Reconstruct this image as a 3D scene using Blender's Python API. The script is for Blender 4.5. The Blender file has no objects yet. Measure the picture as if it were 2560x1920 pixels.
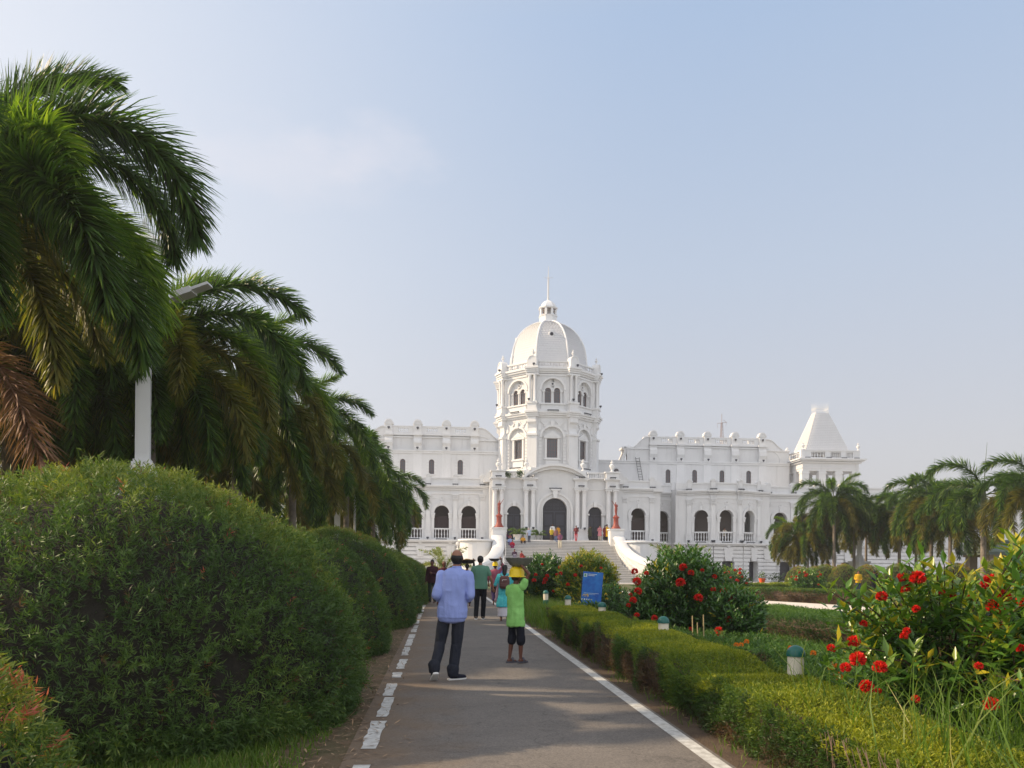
import bpy, math, random
import numpy as np
from mathutils import Vector, Matrix

R = math.radians
PI = math.pi
sc = bpy.context.scene
COL = sc.collection
random.seed(11)
rng = np.random.default_rng(11)

# ------------------------------------------------------------------ camera
F = 1922.5                      # focal length in pixels of the 2560 wide photograph
CX, CY = 1280.0, 1412.5         # principal point (the horizon is low: view shifted up)
PSI = R(5.35)                   # camera looks 5.35 degrees right of the path direction (+Y)
ROLL = R(0.5)
CAMH = 1.5
cd = bpy.data.cameras.new('camera')
cam = bpy.data.objects.new('camera', cd)
COL.objects.link(cam)
cam.matrix_world = (Matrix.Translation((0, 0, CAMH)) @ Matrix.Rotation(-PSI, 4, 'Z')
                    @ Matrix.Rotation(R(90), 4, 'X') @ Matrix.Rotation(ROLL, 4, 'Z'))
cd.sensor_width = 36.0
cd.lens = F / 2560 * 36.0
cd.shift_y = (CY - 960) / 2560
cd.clip_start = 0.05
cd.clip_end = 5000
cd.dof.use_dof = False
sc.camera = cam

# ------------------------------------------------------------------ sky and sun
SUN_EL = R(33)
SUN_AZ = R(9)                   # how far behind the palace front the sun stands, west (left) side
TO_SUN = Vector((-math.cos(SUN_AZ) * math.cos(SUN_EL), math.sin(SUN_AZ) * math.cos(SUN_EL), math.sin(SUN_EL)))
w = bpy.data.worlds.new("World")
sc.world = w
w.use_nodes = True
nt = w.node_tree
for n in list(nt.nodes):
    nt.nodes.remove(n)
def N(t, typ, **k):
    n = t.nodes.new(typ)
    for a, b in k.items():
        setattr(n, a, b)
    return n
sky = N(nt, 'ShaderNodeTexSky', sky_type='NISHITA')
sky.sun_disc = False
sky.sun_elevation = SUN_EL
sky.sun_rotation = math.atan2(TO_SUN.x, TO_SUN.y)
sky.altitude = 0
sky.air_density = 1.0
sky.dust_density = 3.0
sky.ozone_density = 1.0
bg = N(nt, 'ShaderNodeBackground')
bg.inputs['Strength'].default_value = 0.13
wo = N(nt, 'ShaderNodeOutputWorld')
# thin pink-white haze and one faint cloud, as brightness of the sky by direction
geo = N(nt, 'ShaderNodeTexCoord')
sep = N(nt, 'ShaderNodeSeparateXYZ')
nt.links.new(geo.outputs['Generated'], sep.inputs[0])
rmp = N(nt, 'ShaderNodeValToRGB')
for i, (p_, c_) in enumerate([(0.0, (.455, .435, .44)), (.14, (.44, .44, .465)), (.35, (.375, .43, .52)), (.58, (.295, .385, .53)), (.8, (.41, .41, .42))]):  # last stop: unseen sky overhead, greyed to keep the fill light neutral
    e_ = rmp.color_ramp.elements[i] if i < 2 else rmp.color_ramp.elements.new(p_)
    e_.position = p_; e_.color = (*c_, 1)
nt.links.new(sep.outputs['Z'], rmp.inputs['Fac'])
lf = N(nt, 'ShaderNodeMapRange', interpolation_type='SMOOTHSTEP')
lf.inputs['From Min'].default_value = 0.3
lf.inputs['From Max'].default_value = -0.75
lf.inputs['To Max'].default_value = 0.95
nt.links.new(sep.outputs['X'], lf.inputs['Value'])
ml = N(nt, 'ShaderNodeMixRGB')
ml.inputs['Color2'].default_value = (.62, .63, .66, 1)
nt.links.new(lf.outputs[0], ml.inputs['Fac'])
nt.links.new(rmp.outputs[0], ml.inputs['Color1'])
vm = N(nt, 'ShaderNodeVectorMath', operation='SCALE')
vm.inputs['Scale'].default_value = 8.3
nt.links.new(ml.outputs[0], vm.inputs[0])
mixh = N(nt, 'ShaderNodeMixRGB')
mixh.inputs['Fac'].default_value = 0.86
nt.links.new(vm.outputs[0], mixh.inputs['Color2'])
nt.links.new(sky.outputs[0], mixh.inputs['Color1'])
# brighter sky added out of view behind the viewer, to light the palace front
bk = N(nt, 'ShaderNodeMapRange', interpolation_type='SMOOTHSTEP')
bk.inputs['From Min'].default_value = 0.15
bk.inputs['From Max'].default_value = -0.7
bk.inputs['To Min'].default_value = 1.0
bk.inputs['To Max'].default_value = 1.0
nt.links.new(sep.outputs['Y'], bk.inputs['Value'])
def cloud(px, py, sx, sy, seed, amount, prev):
    d = Vector((math.sin(PSI), math.cos(PSI), 0)) + Vector((math.cos(PSI), -math.sin(PSI), 0)) * ((px - CX) / F) + Vector((0, 0, (CY - py) / F))
    d.normalize()
    mp = N(nt, 'ShaderNodeVectorMath', operation='SUBTRACT')
    mp.inputs[1].default_value = d
    nt.links.new(geo.outputs['Generated'], mp.inputs[0])
    sc2 = N(nt, 'ShaderNodeVectorMath', operation='MULTIPLY')
    sc2.inputs[1].default_value = (1 / sx, 1 / sx, 1 / sy)
    nt.links.new(mp.outputs[0], sc2.inputs[0])
    ln = N(nt, 'ShaderNodeVectorMath', operation='LENGTH')
    nt.links.new(sc2.outputs[0], ln.inputs[0])
    no = N(nt, 'ShaderNodeTexNoise')
    no.inputs['Scale'].default_value = 13
    no.inputs['Detail'].default_value = 6
    no.inputs['Roughness'].default_value = 0.6
    st = N(nt, 'ShaderNodeVectorMath', operation='MULTIPLY')
    st.inputs[1].default_value = (1, 1, 2.4)
    nt.links.new(geo.outputs['Generated'], st.inputs[0])
    nt.links.new(st.outputs[0], no.inputs['Vector'])
    a = N(nt, 'ShaderNodeMath', operation='MULTIPLY_ADD')
    a.inputs[1].default_value = 1.3
    nt.links.new(no.outputs['Fac'], a.inputs[0])
    sub = N(nt, 'ShaderNodeMath', operation='SUBTRACT')
    sub.inputs[0].default_value = 0.35
    nt.links.new(ln.outputs['Value'], sub.inputs[1])
    nt.links.new(sub.outputs[0], a.inputs[2])
    mr = N(nt, 'ShaderNodeMapRange', interpolation_type='SMOOTHSTEP')
    mr.inputs['From Min'].default_value = 0.1
    mr.inputs['From Max'].default_value = 0.95
    mr.inputs['To Max'].default_value = amount
    nt.links.new(a.outputs[0], mr.inputs['Value'])
    mx = N(nt, 'ShaderNodeMixRGB')
    mx.inputs['Color2'].default_value = (4.9, 4.7, 5.0, 1)
    nt.links.new(mr.outputs[0], mx.inputs['Fac'])
    nt.links.new(prev, mx.inputs['Color1'])
    return mx.outputs[0]
c1 = cloud(720, 425, 0.19, 0.06, 0, 0.26, mixh.outputs[0])
c1 = cloud(930, 385, 0.12, 0.045, 1, 0.25, c1)
bk.inputs['To Min'].default_value = 0.0
fin = N(nt, 'ShaderNodeMixRGB')
fin.inputs['Color2'].default_value = (6.3, 6.4, 6.8, 1)
nt.links.new(c1, fin.inputs['Color1'])
nt.links.new(bk.outputs[0], fin.inputs['Fac'])
nt.links.new(fin.outputs[0], bg.inputs['Color'])
nt.links.new(bg.outputs[0], wo.inputs[0])

sd = bpy.data.lights.new('sun', 'SUN')
sun = bpy.data.objects.new('sun', sd)
COL.objects.link(sun)
sun.rotation_mode = 'QUATERNION'
sun.rotation_quaternion = TO_SUN.to_track_quat('Z', 'Y')
sun.location = (-30, 20, 40)
sd.energy = 4.2
sd.angle = R(0.6)
sd.color = (1.0, 0.78, 0.52)

sc.view_settings.view_transform = 'Standard'
sc.view_settings.look = 'None'
sc.view_settings.exposure = 0.47
sc.view_settings.gamma = 1.0
sc.cycles.max_bounces = 6
sc.cycles.diffuse_bounces = 3
sc.cycles.transmission_bounces = 4
sc.cycles.transparent_max_bounces = 4

# ------------------------------------------------------------------ helpers
FW = Vector((math.sin(PSI), math.cos(PSI), 0))
RT = Vector((math.cos(PSI), -math.sin(PSI), 0))
def unroll(px, py):
    x, y = px - CX, py - CY
    c, s = math.cos(ROLL), math.sin(ROLL)
    return x * c + y * s, -x * s + y * c
def A(px, py, D):
    x, y = unroll(px, py)
    return Vector((0, 0, CAMH)) + FW * D + RT * (x / F * D) + Vector((0, 0, -y / F * D))
def G(px, D, z=0.0):
    """ground spot at depth D seen in photo column px (near the horizon)"""
    p = A(px, CY, D)
    p.z = z
    return p

def mat(name, col, rough=0.6, noise=0.0, nscale=5.0, bump=0.0, bscale=40.0, metal=0.0, spec=0.4, col2=None):
    m = bpy.data.materials.new(name)
    m.use_nodes = True
    t = m.node_tree
    b = t.nodes['Principled BSDF']
    b.inputs['Base Color'].default_value = (*col, 1)
    b.inputs['Roughness'].default_value = rough
    b.inputs['Metallic'].default_value = metal
    b.inputs['Specular IOR Level'].default_value = spec
    tc = N(t, 'ShaderNodeTexCoord')
    if noise or col2:
        nz = N(t, 'ShaderNodeTexNoise')
        nz.inputs['Scale'].default_value = nscale
        nz.inputs['Detail'].default_value = 8
        nz.inputs['Roughness'].default_value = 0.65
        t.links.new(tc.outputs['Object'], nz.inputs['Vector'])
        cr = N(t, 'ShaderNodeValToRGB')
        cr.color_ramp.elements[0].position = 0.35
        cr.color_ramp.elements[1].position = 0.65
        c2 = col2 or tuple(c * (1 - noise) for c in col)
        cr.color_ramp.elements[0].color = (*c2, 1)
        cr.color_ramp.elements[1].color = (*col, 1)
        t.links.new(nz.outputs['Fac'], cr.inputs['Fac'])
        t.links.new(cr.outputs[0], b.inputs['Base Color'])
    if bump:
        nb = N(t, 'ShaderNodeTexNoise')
        nb.inputs['Scale'].default_value = bscale
        nb.inputs['Detail'].default_value = 5
        t.links.new(tc.outputs['Object'], nb.inputs['Vector'])
        bp = N(t, 'ShaderNodeBump')
        bp.inputs['Strength'].default_value = bump
        bp.inputs['Distance'].default_value = 0.02
        t.links.new(nb.outputs['Fac'], bp.inputs['Height'])
        t.links.new(bp.outputs[0], b.inputs['Normal'])
    return m

def leafmat(name, stops, trans=0.3, rough=0.5, spec=0.3):
    m = bpy.data.materials.new(name)
    m.use_nodes = True
    t = m.node_tree
    b = t.nodes['Principled BSDF']
    b.inputs['Roughness'].default_value = rough
    b.inputs['Specular IOR Level'].default_value = spec
    at = N(t, 'ShaderNodeAttribute', attribute_name='tint')
    cr = N(t, 'ShaderNodeValToRGB')
    e = cr.color_ramp.elements
    e[0].position, e[0].color = stops[0][0], (*stops[0][1], 1)
    e[1].position, e[1].color = stops[-1][0], (*stops[-1][1], 1)
    for p, c in stops[1:-1]:
        x = e.new(p)
        x.color = (*c, 1)
    t.links.new(at.outputs['Fac'], cr.inputs['Fac'])
    t.links.new(cr.outputs[0], b.inputs['Base Color'])
    if trans:
        tr = N(t, 'ShaderNodeBsdfTranslucent')
        br = N(t, 'ShaderNodeMixRGB', blend_type='MULTIPLY')
        br.inputs['Fac'].default_value = 1
        br.inputs['Color2'].default_value = (1.5, 1.6, 0.6, 1)
        t.links.new(cr.outputs[0], br.inputs['Color1'])
        t.links.new(br.outputs[0], tr.inputs['Color'])
        ms = N(t, 'ShaderNodeMixShader')
        ms.inputs['Fac'].default_value = trans
        t.links.new(b.outputs[0], ms.inputs[1])
        t.links.new(tr.outputs[0], ms.inputs[2])
        out = t.nodes['Material Output']
        t.links.new(ms.outputs[0], out.inputs['Surface'])
    return m

def tag(o, label=None, cat=None, group=None, kind=None):
    if label: o['label'] = label
    if cat: o['category'] = cat
    if group: o['group'] = group
    if kind: o['kind'] = kind
    return o
def thing(name, label, cat, loc=(0, 0, 0), rz=0.0, group=None):
    o = bpy.data.objects.new(name, None)
    o.empty_display_size = 0.2
    COL.objects.link(o)
    o.location = loc
    o.rotation_euler = (0, 0, rz)
    return tag(o, label, cat, group)
def link(name, me, parent=None, loc=None, rot=None, scale=None):
    o = bpy.data.objects.new(name, me)
    COL.objects.link(o)
    if parent: o.parent = parent
    if loc is not None: o.location = loc
    if rot is not None: o.rotation_euler = rot
    if scale is not None: o.scale = scale if hasattr(scale, '__len__') else (scale,) * 3
    return o

class MB:
    """collects shapes; build() links them as one mesh object"""
    def __init__(s):
        s.v, s.f, s.m, s.T = [], [], [], Matrix.Identity(4)
        s.mi = 0
    def add(s, vs, fs):
        n = len(s.v)
        s.v += [tuple(s.T @ Vector(p)) for p in vs]
        s.f += [tuple(i + n for i in f) for f in fs]
        s.m += [s.mi] * len(fs)
        return s
    def box(s, x0, x1, y0, y1, z0, z1):
        return s.add([(x0, y0, z0), (x1, y0, z0), (x1, y1, z0), (x0, y1, z0), (x0, y0, z1), (x1, y0, z1), (x1, y1, z1), (x0, y1, z1)],
                     [(0, 3, 2, 1), (4, 5, 6, 7), (0, 1, 5, 4), (1, 2, 6, 5), (2, 3, 7, 6), (3, 0, 4, 7)])
    def lathe(s, c, prof, seg=12, ang0=0.0, cap=True):
        """prof: list of (r, z) from bottom to top"""
        vs, fs = [], []
        for r, z in prof:
            for k in range(seg):
                a = ang0 + 2 * PI * k / seg
                vs.append((c[0] + r * math.cos(a), c[1] + r * math.sin(a), c[2] + z))
        for i in range(len(prof) - 1):
            for k in range(seg):
                k2 = (k + 1) % seg
                fs.append((i * seg + k, i * seg + k2, (i + 1) * seg + k2, (i + 1) * seg + k))
        if cap:
            fs.append(tuple(range(seg - 1, -1, -1)))
            fs.append(tuple((len(prof) - 1) * seg + k for k in range(seg)))
        return s.add(vs, fs)
    def loft(s, rings, cap=True, closed=True):
        """rings: lists of equal numbers of points"""
        n = len(rings[0])
        vs = [p for r in rings for p in r]
        fs = []
        m = n if closed else n - 1
        for i in range(len(rings) - 1):
            for k in range(m):
                k2 = (k + 1) % n
                fs.append((i * n + k, i * n + k2, (i + 1) * n + k2, (i + 1) * n + k))
        if cap and closed:
            fs.append(tuple(range(n - 1, -1, -1)))
            fs.append(tuple((len(rings) - 1) * n + k for k in range(n)))
        return s.add(vs, fs)
    def tube(s, pts, r, seg=6, r1=None):
        pts = [Vector(p) for p in pts]
        rings = []
        n = len(pts)
        for i, p in enumerate(pts):
            d = (pts[min(i + 1, n - 1)] - pts[max(i - 1, 0)]).normalized()
            a = d.cross(Vector((0, 0, 1)))
            if a.length < 1e-3: a = d.cross(Vector((0, 1, 0)))
            a.normalize()
            b = d.cross(a)
            rr = r if r1 is None else r + (r1 - r) * i / (n - 1)
            rings.append([tuple(p + (a * math.cos(2 * PI * k / seg) + b * math.sin(2 * PI * k / seg)) * rr) for k in range(seg)])
        return s.loft(rings)
    def prism(s, poly, y0, y1):
        """polygon in x,z extruded along y"""
        n = len(poly)
        vs = [(x, y0, z) for x, z in poly] + [(x, y1, z) for x, z in poly]
        fs = [tuple(range(n)), tuple(range(2 * n - 1, n - 1, -1))] + [(k, n + k, n + (k + 1) % n, (k + 1) % n) for k in range(n)]
        return s.add(vs, fs)
    def build(s, name, mats, parent=None, smooth=False, loc=None, fix=True):
        me = bpy.data.meshes.new(name)
        me.from_pydata(s.v, [], s.f)
        mats = mats if isinstance(mats, (list, tuple)) else [mats]
        for m in mats: me.materials.append(m)
        if len(mats) > 1: me.polygons.foreach_set('material_index', s.m)
        if smooth:
            me.polygons.foreach_set('use_smooth', [True] * len(me.polygons))
        if fix:
            import bmesh
            bm = bmesh.new(); bm.from_mesh(me)
            bmesh.ops.recalc_face_normals(bm, faces=bm.faces)
            bm.to_mesh(me); bm.free()
        if smooth:
            me.set_sharp_from_angle(angle=R(40))
        me.update()
        return link(name, me, parent, loc)

def npmesh(name, V, Fc, mats, tint=None, smooth=False):
    V = np.asarray(V, dtype=np.float32).reshape(-1, 3)
    Fc = np.asarray(Fc, dtype=np.int32)
    k = Fc.shape[1]
    me = bpy.data.meshes.new(name)
    me.vertices.add(len(V)); me.vertices.foreach_set('co', V.ravel())
    me.loops.add(Fc.size); me.loops.foreach_set('vertex_index', Fc.ravel())
    me.polygons.add(len(Fc))
    me.polygons.foreach_set('loop_start', np.arange(0, Fc.size, k, dtype=np.int32))
    me.polygons.foreach_set('loop_total', np.full(len(Fc), k, dtype=np.int32))
    if smooth: me.polygons.foreach_set('use_smooth', np.ones(len(Fc), dtype=bool))
    for m in (mats if isinstance(mats, (list, tuple)) else [mats]): me.materials.append(m)
    if tint is not None:
        a = me.attributes.new('tint', 'FLOAT', 'POINT')
        a.data.foreach_set('value', np.asarray(tint, dtype=np.float32))
    me.update(calc_edges=True)
    return me

def unit(a):
    return a / np.maximum(np.linalg.norm(a, axis=-1, keepdims=True), 1e-9)
def rdir(n):
    return unit(rng.normal(size=(n, 3)))
_K = rng.normal(size=(14, 3)); _P = rng.uniform(0, 6.28, 14)
def lump(P, sc_=1.0):
    P = np.asarray(P) * sc_
    return sum(np.sin(P @ _K[i] * (1 + .35 * i) + _P[i]) / (1 + .35 * i) for i in range(14)) / 3.2

def kites(P, D, L, W, tint, up=None, fold=0.0):
    """one four-cornered leaf blade per point"""
    n = len(P)
    L = np.broadcast_to(np.asarray(L, float), (n,))[:, None]; W = np.broadcast_to(np.asarray(W, float), (n,))[:, None]
    S = unit(np.cross(D, rdir(n) if up is None else up))
    Nn = np.cross(S, D)
    v = np.stack([P, P + D * L * .45 + S * W * .5 + Nn * W * fold, P + D * L, P + D * L * .45 - S * W * .5 + Nn * W * fold], 1)
    if fold:
        i = np.arange(n)[:, None] * 4
        f = np.concatenate([i + [0, 1, 2], i + [0, 2, 3]], 0)
    else:
        f = np.arange(4 * n).reshape(n, 4)
    return v.reshape(-1, 3), f, np.repeat(tint, 4)

# ------------------------------------------------------------------ materials
M = {}
def stained(name, col, dirt, amt):
    m = mat(name, col, .8, .06, .6, .25, 3)
    t = m.node_tree; b = t.nodes['Principled BSDF']
    tc = N(t, 'ShaderNodeTexCoord'); mp = N(t, 'ShaderNodeVectorMath', operation='MULTIPLY'); mp.inputs[1].default_value = (2.6, 2.6, .32)
    t.links.new(tc.outputs['Object'], mp.inputs[0])
    nz = N(t, 'ShaderNodeTexNoise'); nz.inputs['Scale'].default_value = 1.0; nz.inputs['Detail'].default_value = 9; nz.inputs['Roughness'].default_value = .68
    t.links.new(mp.outputs[0], nz.inputs['Vector'])
    mr = N(t, 'ShaderNodeMapRange', interpolation_type='SMOOTHSTEP'); mr.inputs['From Min'].default_value = .5; mr.inputs['From Max'].default_value = .78; mr.inputs['To Max'].default_value = amt
    t.links.new(nz.outputs['Fac'], mr.inputs['Value'])
    mx = N(t, 'ShaderNodeMixRGB'); mx.inputs['Color2'].default_value = (*dirt, 1)
    old = b.inputs['Base Color'].links[0].from_socket
    t.links.new(mr.outputs[0], mx.inputs['Fac']); t.links.new(old, mx.inputs['Color1']); t.links.new(mx.outputs[0], b.inputs['Base Color'])
    return m
M['white'] = stained('white_limewash', (.70, .70, .70), (.42, .41, .40), .42)
M['white2'] = stained('white_trim_paint', (.74, .74, .74), (.46, .45, .44), .32)
M['stone'] = mat('pale_marble_step', (.72, .70, .67), .5, .12, 1.2)
M['riser'] = mat('dark_step_riser', (.40, .385, .37), .8, .25, 1.5)  # dirty risers, darkened to stand for shadow the nosing doesn't cast
M['tile'] = mat('white_roof_tile', (.72, .72, .73), .55, .05, 2)
M['wood'] = mat('dark_red_wood', (.10, .035, .03), .5, .3, 4)
M['dark'] = mat('dark_door_leaf', (.012, .013, .024), .35)
M['shutter'] = mat('brown_shutter', (.03, .014, .014), .5)
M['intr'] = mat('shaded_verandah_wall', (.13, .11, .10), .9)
M['glass'] = mat('window_glass', (.06, .065, .075), .08, spec=.8)
M['lamp'] = mat('grey_lamp_casing', (.05, .055, .07), .5)
M['red'] = mat('terracotta_paint', (.30, .055, .035), .5, .25, 3)
M['iron'] = mat('dark_iron', (.06, .06, .065), .5)
M['metalw'] = mat('pale_painted_metal', (.6, .6, .6), .4)
# ------------------------------------------------------------------ palace
P0 = A(1386, CY, 78); P0.z = 0
PY = R(-1.48)
PM = Matrix.Translation(P0) @ Matrix.Rotation(PY, 4, 'Z')
palace = thing('palace', 'white domed palace with arcaded wings and a wide front staircase', 'palace', P0, PY)
def pw(x, y, z):
    return PM @ Vector((x, y, z))

def FT(x, y, ang=0.0):
    """frame of a wall: origin at x,y, its face turned by ang; local x along, y inwards"""
    return Matrix.Translation((x, y, 0)) @ Matrix.Rotation(ang, 4, 'Z')

def arch_bay(mb, x0, x1, z0, z1, cx, hw, zs, zb, dep, rise=None, seg=14):
    """wall panel x0..x1, z0..z1 with a round-headed opening, face at y=0, reveal depth dep"""
    rise = rise or hw
    pts = [(cx - hw * math.cos(PI * k / seg), zs + rise * math.sin(PI * k / seg)) for k in range(seg + 1)]
    def fr(poly):
        mb.add([(x, 0, z) for x, z in poly], [tuple(range(len(poly)))])
    fr([(x0, z0), (cx - hw, z0), (cx - hw, zs), (x0, zs)])
    fr([(cx + hw, z0), (x1, z0), (x1, zs), (cx + hw, zs)])
    if zb > z0: fr([(cx - hw, z0), (cx + hw, z0), (cx + hw, zb), (cx - hw, zb)])
    fr([(x0, zs), pts[0], (cx - hw * .98, z1), (x0, z1)]) if False else None
    # spandrels
    h = seg // 2
    fr([(x0, zs)] + pts[:h + 1] + [(cx, z1), (x0, z1)])
    fr(pts[h:] + [(x1, zs), (x1, z1), (cx, z1)])
    ring = [(cx - hw, zb)] + pts + [(cx + hw, zb)]
    n = len(ring)
    mb.add([(x, 0, z) for x, z in ring] + [(x, dep, z) for x, z in ring],
           [(k, k + 1, n + k + 1, n + k) for k in range(n - 1)] + [(0, n, 2 * n - 1, n - 1)])
def arch_ring(mb, cx, zs, r0, r1, y0, y1, a0=0.0, a1=PI, seg=18, rz=1.0):
    for k in range(seg):
        a, b = a0 + (a1 - a0) * k / seg, a0 + (a1 - a0) * (k + 1) / seg
        q = [(cx - r * math.cos(t), zs + rz * r * math.sin(t)) for r, t in ((r0, a), (r1, a), (r1, b), (r0, b))]
        mb.prism(q, y0, y1)
def urn(mb, x, y, z, s=1.0):
    mb.lathe((x, y, z), [(r * s, h * s) for r, h in [(.2, 0), (.2, .08), (.1, .14), (.08, .26), (.2, .45), (.27, .6), (.25, .72), (.12, .8), (.09, .86), (.17, .94), (.17, 1.0), (.06, 1.06), (.09, 1.14), (.02, 1.22)]], 10)
def baluster(mb, x, y, z, h, r=.075):
    mb.lathe((x, y, z), [(r, 0), (r * .9, h * .08), (r * .45, h * .14), (r * 1.05, h * .42), (r * .45, h * .8), (r * .9, h * .9), (r, h)], 8)
def balustrade(parent, T, x0, x1, z, h, n, name='balustrade', dep=.22):
    m = MB(); m.T = T
    m.box(x0, x1, 0, dep, z, z + .13)
    m.box(x0, x1, -.02, dep + .02, z + h - .14, z + h)
    for k in range(n):
        baluster(m, x0 + (x1 - x0) * (k + .5) / n, dep / 2, z + .13, h - .27)
    return m.build(name, M['white2'], parent, smooth=True)
def flood(T, x, y, z, kind=0):
    m = MB(); m.T = T
    if kind == 0:   # round-backed flood lamp on a foot
        m.lathe((x, y, z), [(.03, 0), (.03, .1)], 6)
        m.lathe((x, y, z + .08), [(.07, 0), (.12, .06), (.14, .18), (.12, .2)], 8)
    else:           # long linear washer
        m.box(x - kind / 2, x + kind / 2, y - .12, y + .02, z, z + .09)
        m.box(x - kind / 2 + .05, x - kind / 2 + .1, y - .06, y, z - .06, z)
        m.box(x + kind / 2 - .1, x + kind / 2 - .05, y - .06, y, z - .06, z)
    return m.build('floodlight', M['lamp'], palace)
def capital(mb, x, y, z0, z1, r):
    h = z1 - z0
    mb.lathe((x, y, z0), [(r, 0), (r * 1.12, h * .05), (r, h * .1), (r * 1.05, h * .3), (r * 1.2, h * .42), (r * 1.08, h * .46), (r * 1.3, h * .72), (r * 1.2, h * .75), (r * 1.5, h * .88)], 12)
    mb.box(x - r * 1.45, x + r * 1.45, y - r * 1.45, y + r * 1.45, z1 - h * .13, z1)
    for sx in (-1, 1):   # corner volutes
        mb.lathe((x + sx * r * 1.25, y - r * 1.25, z0 + h * .6), [(r * .1, 0), (r * .3, h * .1), (r * .3, h * .2), (r * .1, h * .27)], 6)
def column(x, y, z0, z1, r, parent=palace):
    m = MB()
    hc = (z1 - z0) * .115
    m.box(x - r * 1.5, x + r * 1.5, y - r * 1.5, y + r * 1.5, z0, z0 + .12)
    m.lathe((x, y, z0 + .12), [(r * 1.35, 0), (r * 1.4, .06), (r * 1.15, .12), (r * 1.2, .18), (r, .24), (r * 1.0, (z1 - z0) * .4), (r * .88, z1 - hc - z0 - .12)], 16)
    capital(m, x, y, z1 - hc, z1, r * .88)
    return m.build('column', M['white2'], parent, smooth=True)
def pilaster(mb, x, y, z0, z1, w, d, base=.9):
    """flat pilaster with pedestal and leafy capital"""
    mb.box(x - w * .72, x + w * .72, y - d - .10, y + .01, z0, z0 + base)
    mb.box(x - w * .8, x + w * .8, y - d - .15, y + .01, z0, z0 + .15)
    mb.box(x - w * .8, x + w * .8, y - d - .14, y + .01, z0 + base - .1, z0 + base)
    mb.box(x - w * .6, x + w * .6, y - d - .05, y + .01, z0 + base, z0 + base + .15)
    mb.box(x - w / 2, x + w / 2, y - d, y + .01, z0 + base + .15, z1 - .62)
    mb.box(x - w * .56, x + w * .56, y - d - .03, y + .01, z1 - .66, z1 - .6)
    q = [(x - w * .48, z1 - .6), (x + w * .48, z1 - .6), (x + w * .56, z1 - .3), (x + w * .75, z1 - .12), (x - w * .75, z1 - .12), (x - w * .56, z1 - .3)]
    mb.prism(q, y - d - .07, y + .01)
    for k in range(4):
        xx = x + w * (-.42 + .28 * k)
        mb.box(xx - .045, xx + .045, y - d - .13, y - d, z1 - .55, z1 - .36)
        mb.box(xx - .05, xx + .05, y - d - .16, y - d, z1 - .3, z1 - .18)
    mb.box(x - w * .78, x + w * .78, y - d - .14, y + .01, z1 - .12, z1)
def cornice(mb, x0, x1, y, z, h, d, yb=None, ends=True):
    """stepped cornice; y is the wall face, projects towards -y"""
    yb = y + .3 if yb is None else yb
    e = 1 if ends else 0
    st = [(0, .28, .35), (.28, .42, .22), (.42, .7, .75), (.7, 1, 1.0)]
    for a, b, k in st:
        mb.box(x0 - e * d * k, x1 + e * d * k, y - d * k, yb, z + h * a, z + h * b)
def glazed(parent, T, x0, x1, z0, z1, y, nx, nz, arch=False, fr=.07, col='wood', shut=False):
    """window > frame, pane"""
    m = MB(); m.T = T
    cx, hw = (x0 + x1) / 2, (x1 - x0) / 2
    zs = z1 - hw if arch else z1
    m.box(x0, x0 + fr, y, y + .08, z0, zs); m.box(x1 - fr, x1, y, y + .08, z0, zs)
    m.box(x0 + fr, x1 - fr, y, y + .08, z0, z0 + fr)
    if arch: arch_ring(m, cx, zs, hw - fr, hw, y, y + .08, seg=10)
    else: m.box(x0 + fr, x1 - fr, y, y + .08, z1 - fr, z1)
    win = m.build('window', M[col], parent)
    m = MB(); m.T = T
    for k in range(1, nx):
        x = x0 + (x1 - x0) * k / nx
        m.box(x - .018, x + .018, y + .02, y + .06, z0 + fr, zs + (hw * .9 if arch and abs(x - cx) < hw * .4 else 0))
    for k in range(1, nz):
        z = z0 + (zs - z0) * k / nz
        m.box(x0 + fr, x1 - fr, y + .025, y + .055, z - .015, z + .015)
    if arch: m.box(x0 + fr, x1 - fr, y + .025, y + .055, zs - .02, zs + .02)
    if m.v: m.build('frame', M[col], win)
    m = MB(); m.T = T
    if arch:
        p = [(x0 + .01, z0 + .01), (x1 - .01, z0 + .01)] + [(cx + (hw - .01) * math.cos(PI * k / 12), zs + (hw - .01) * math.sin(PI * k / 12)) for k in range(13)]
    else:
        p = [(x0 + .01, z0 + .01), (x1 - .01, z0 + .01), (x1 - .01, z1 - .01), (x0 + .01, z1 - .01)]
    m.prism(p, y + .03, y + .05)
    m.build('pane', M['glass'], win)
    return win

Z1 = 4.0     # terrace level
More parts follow.
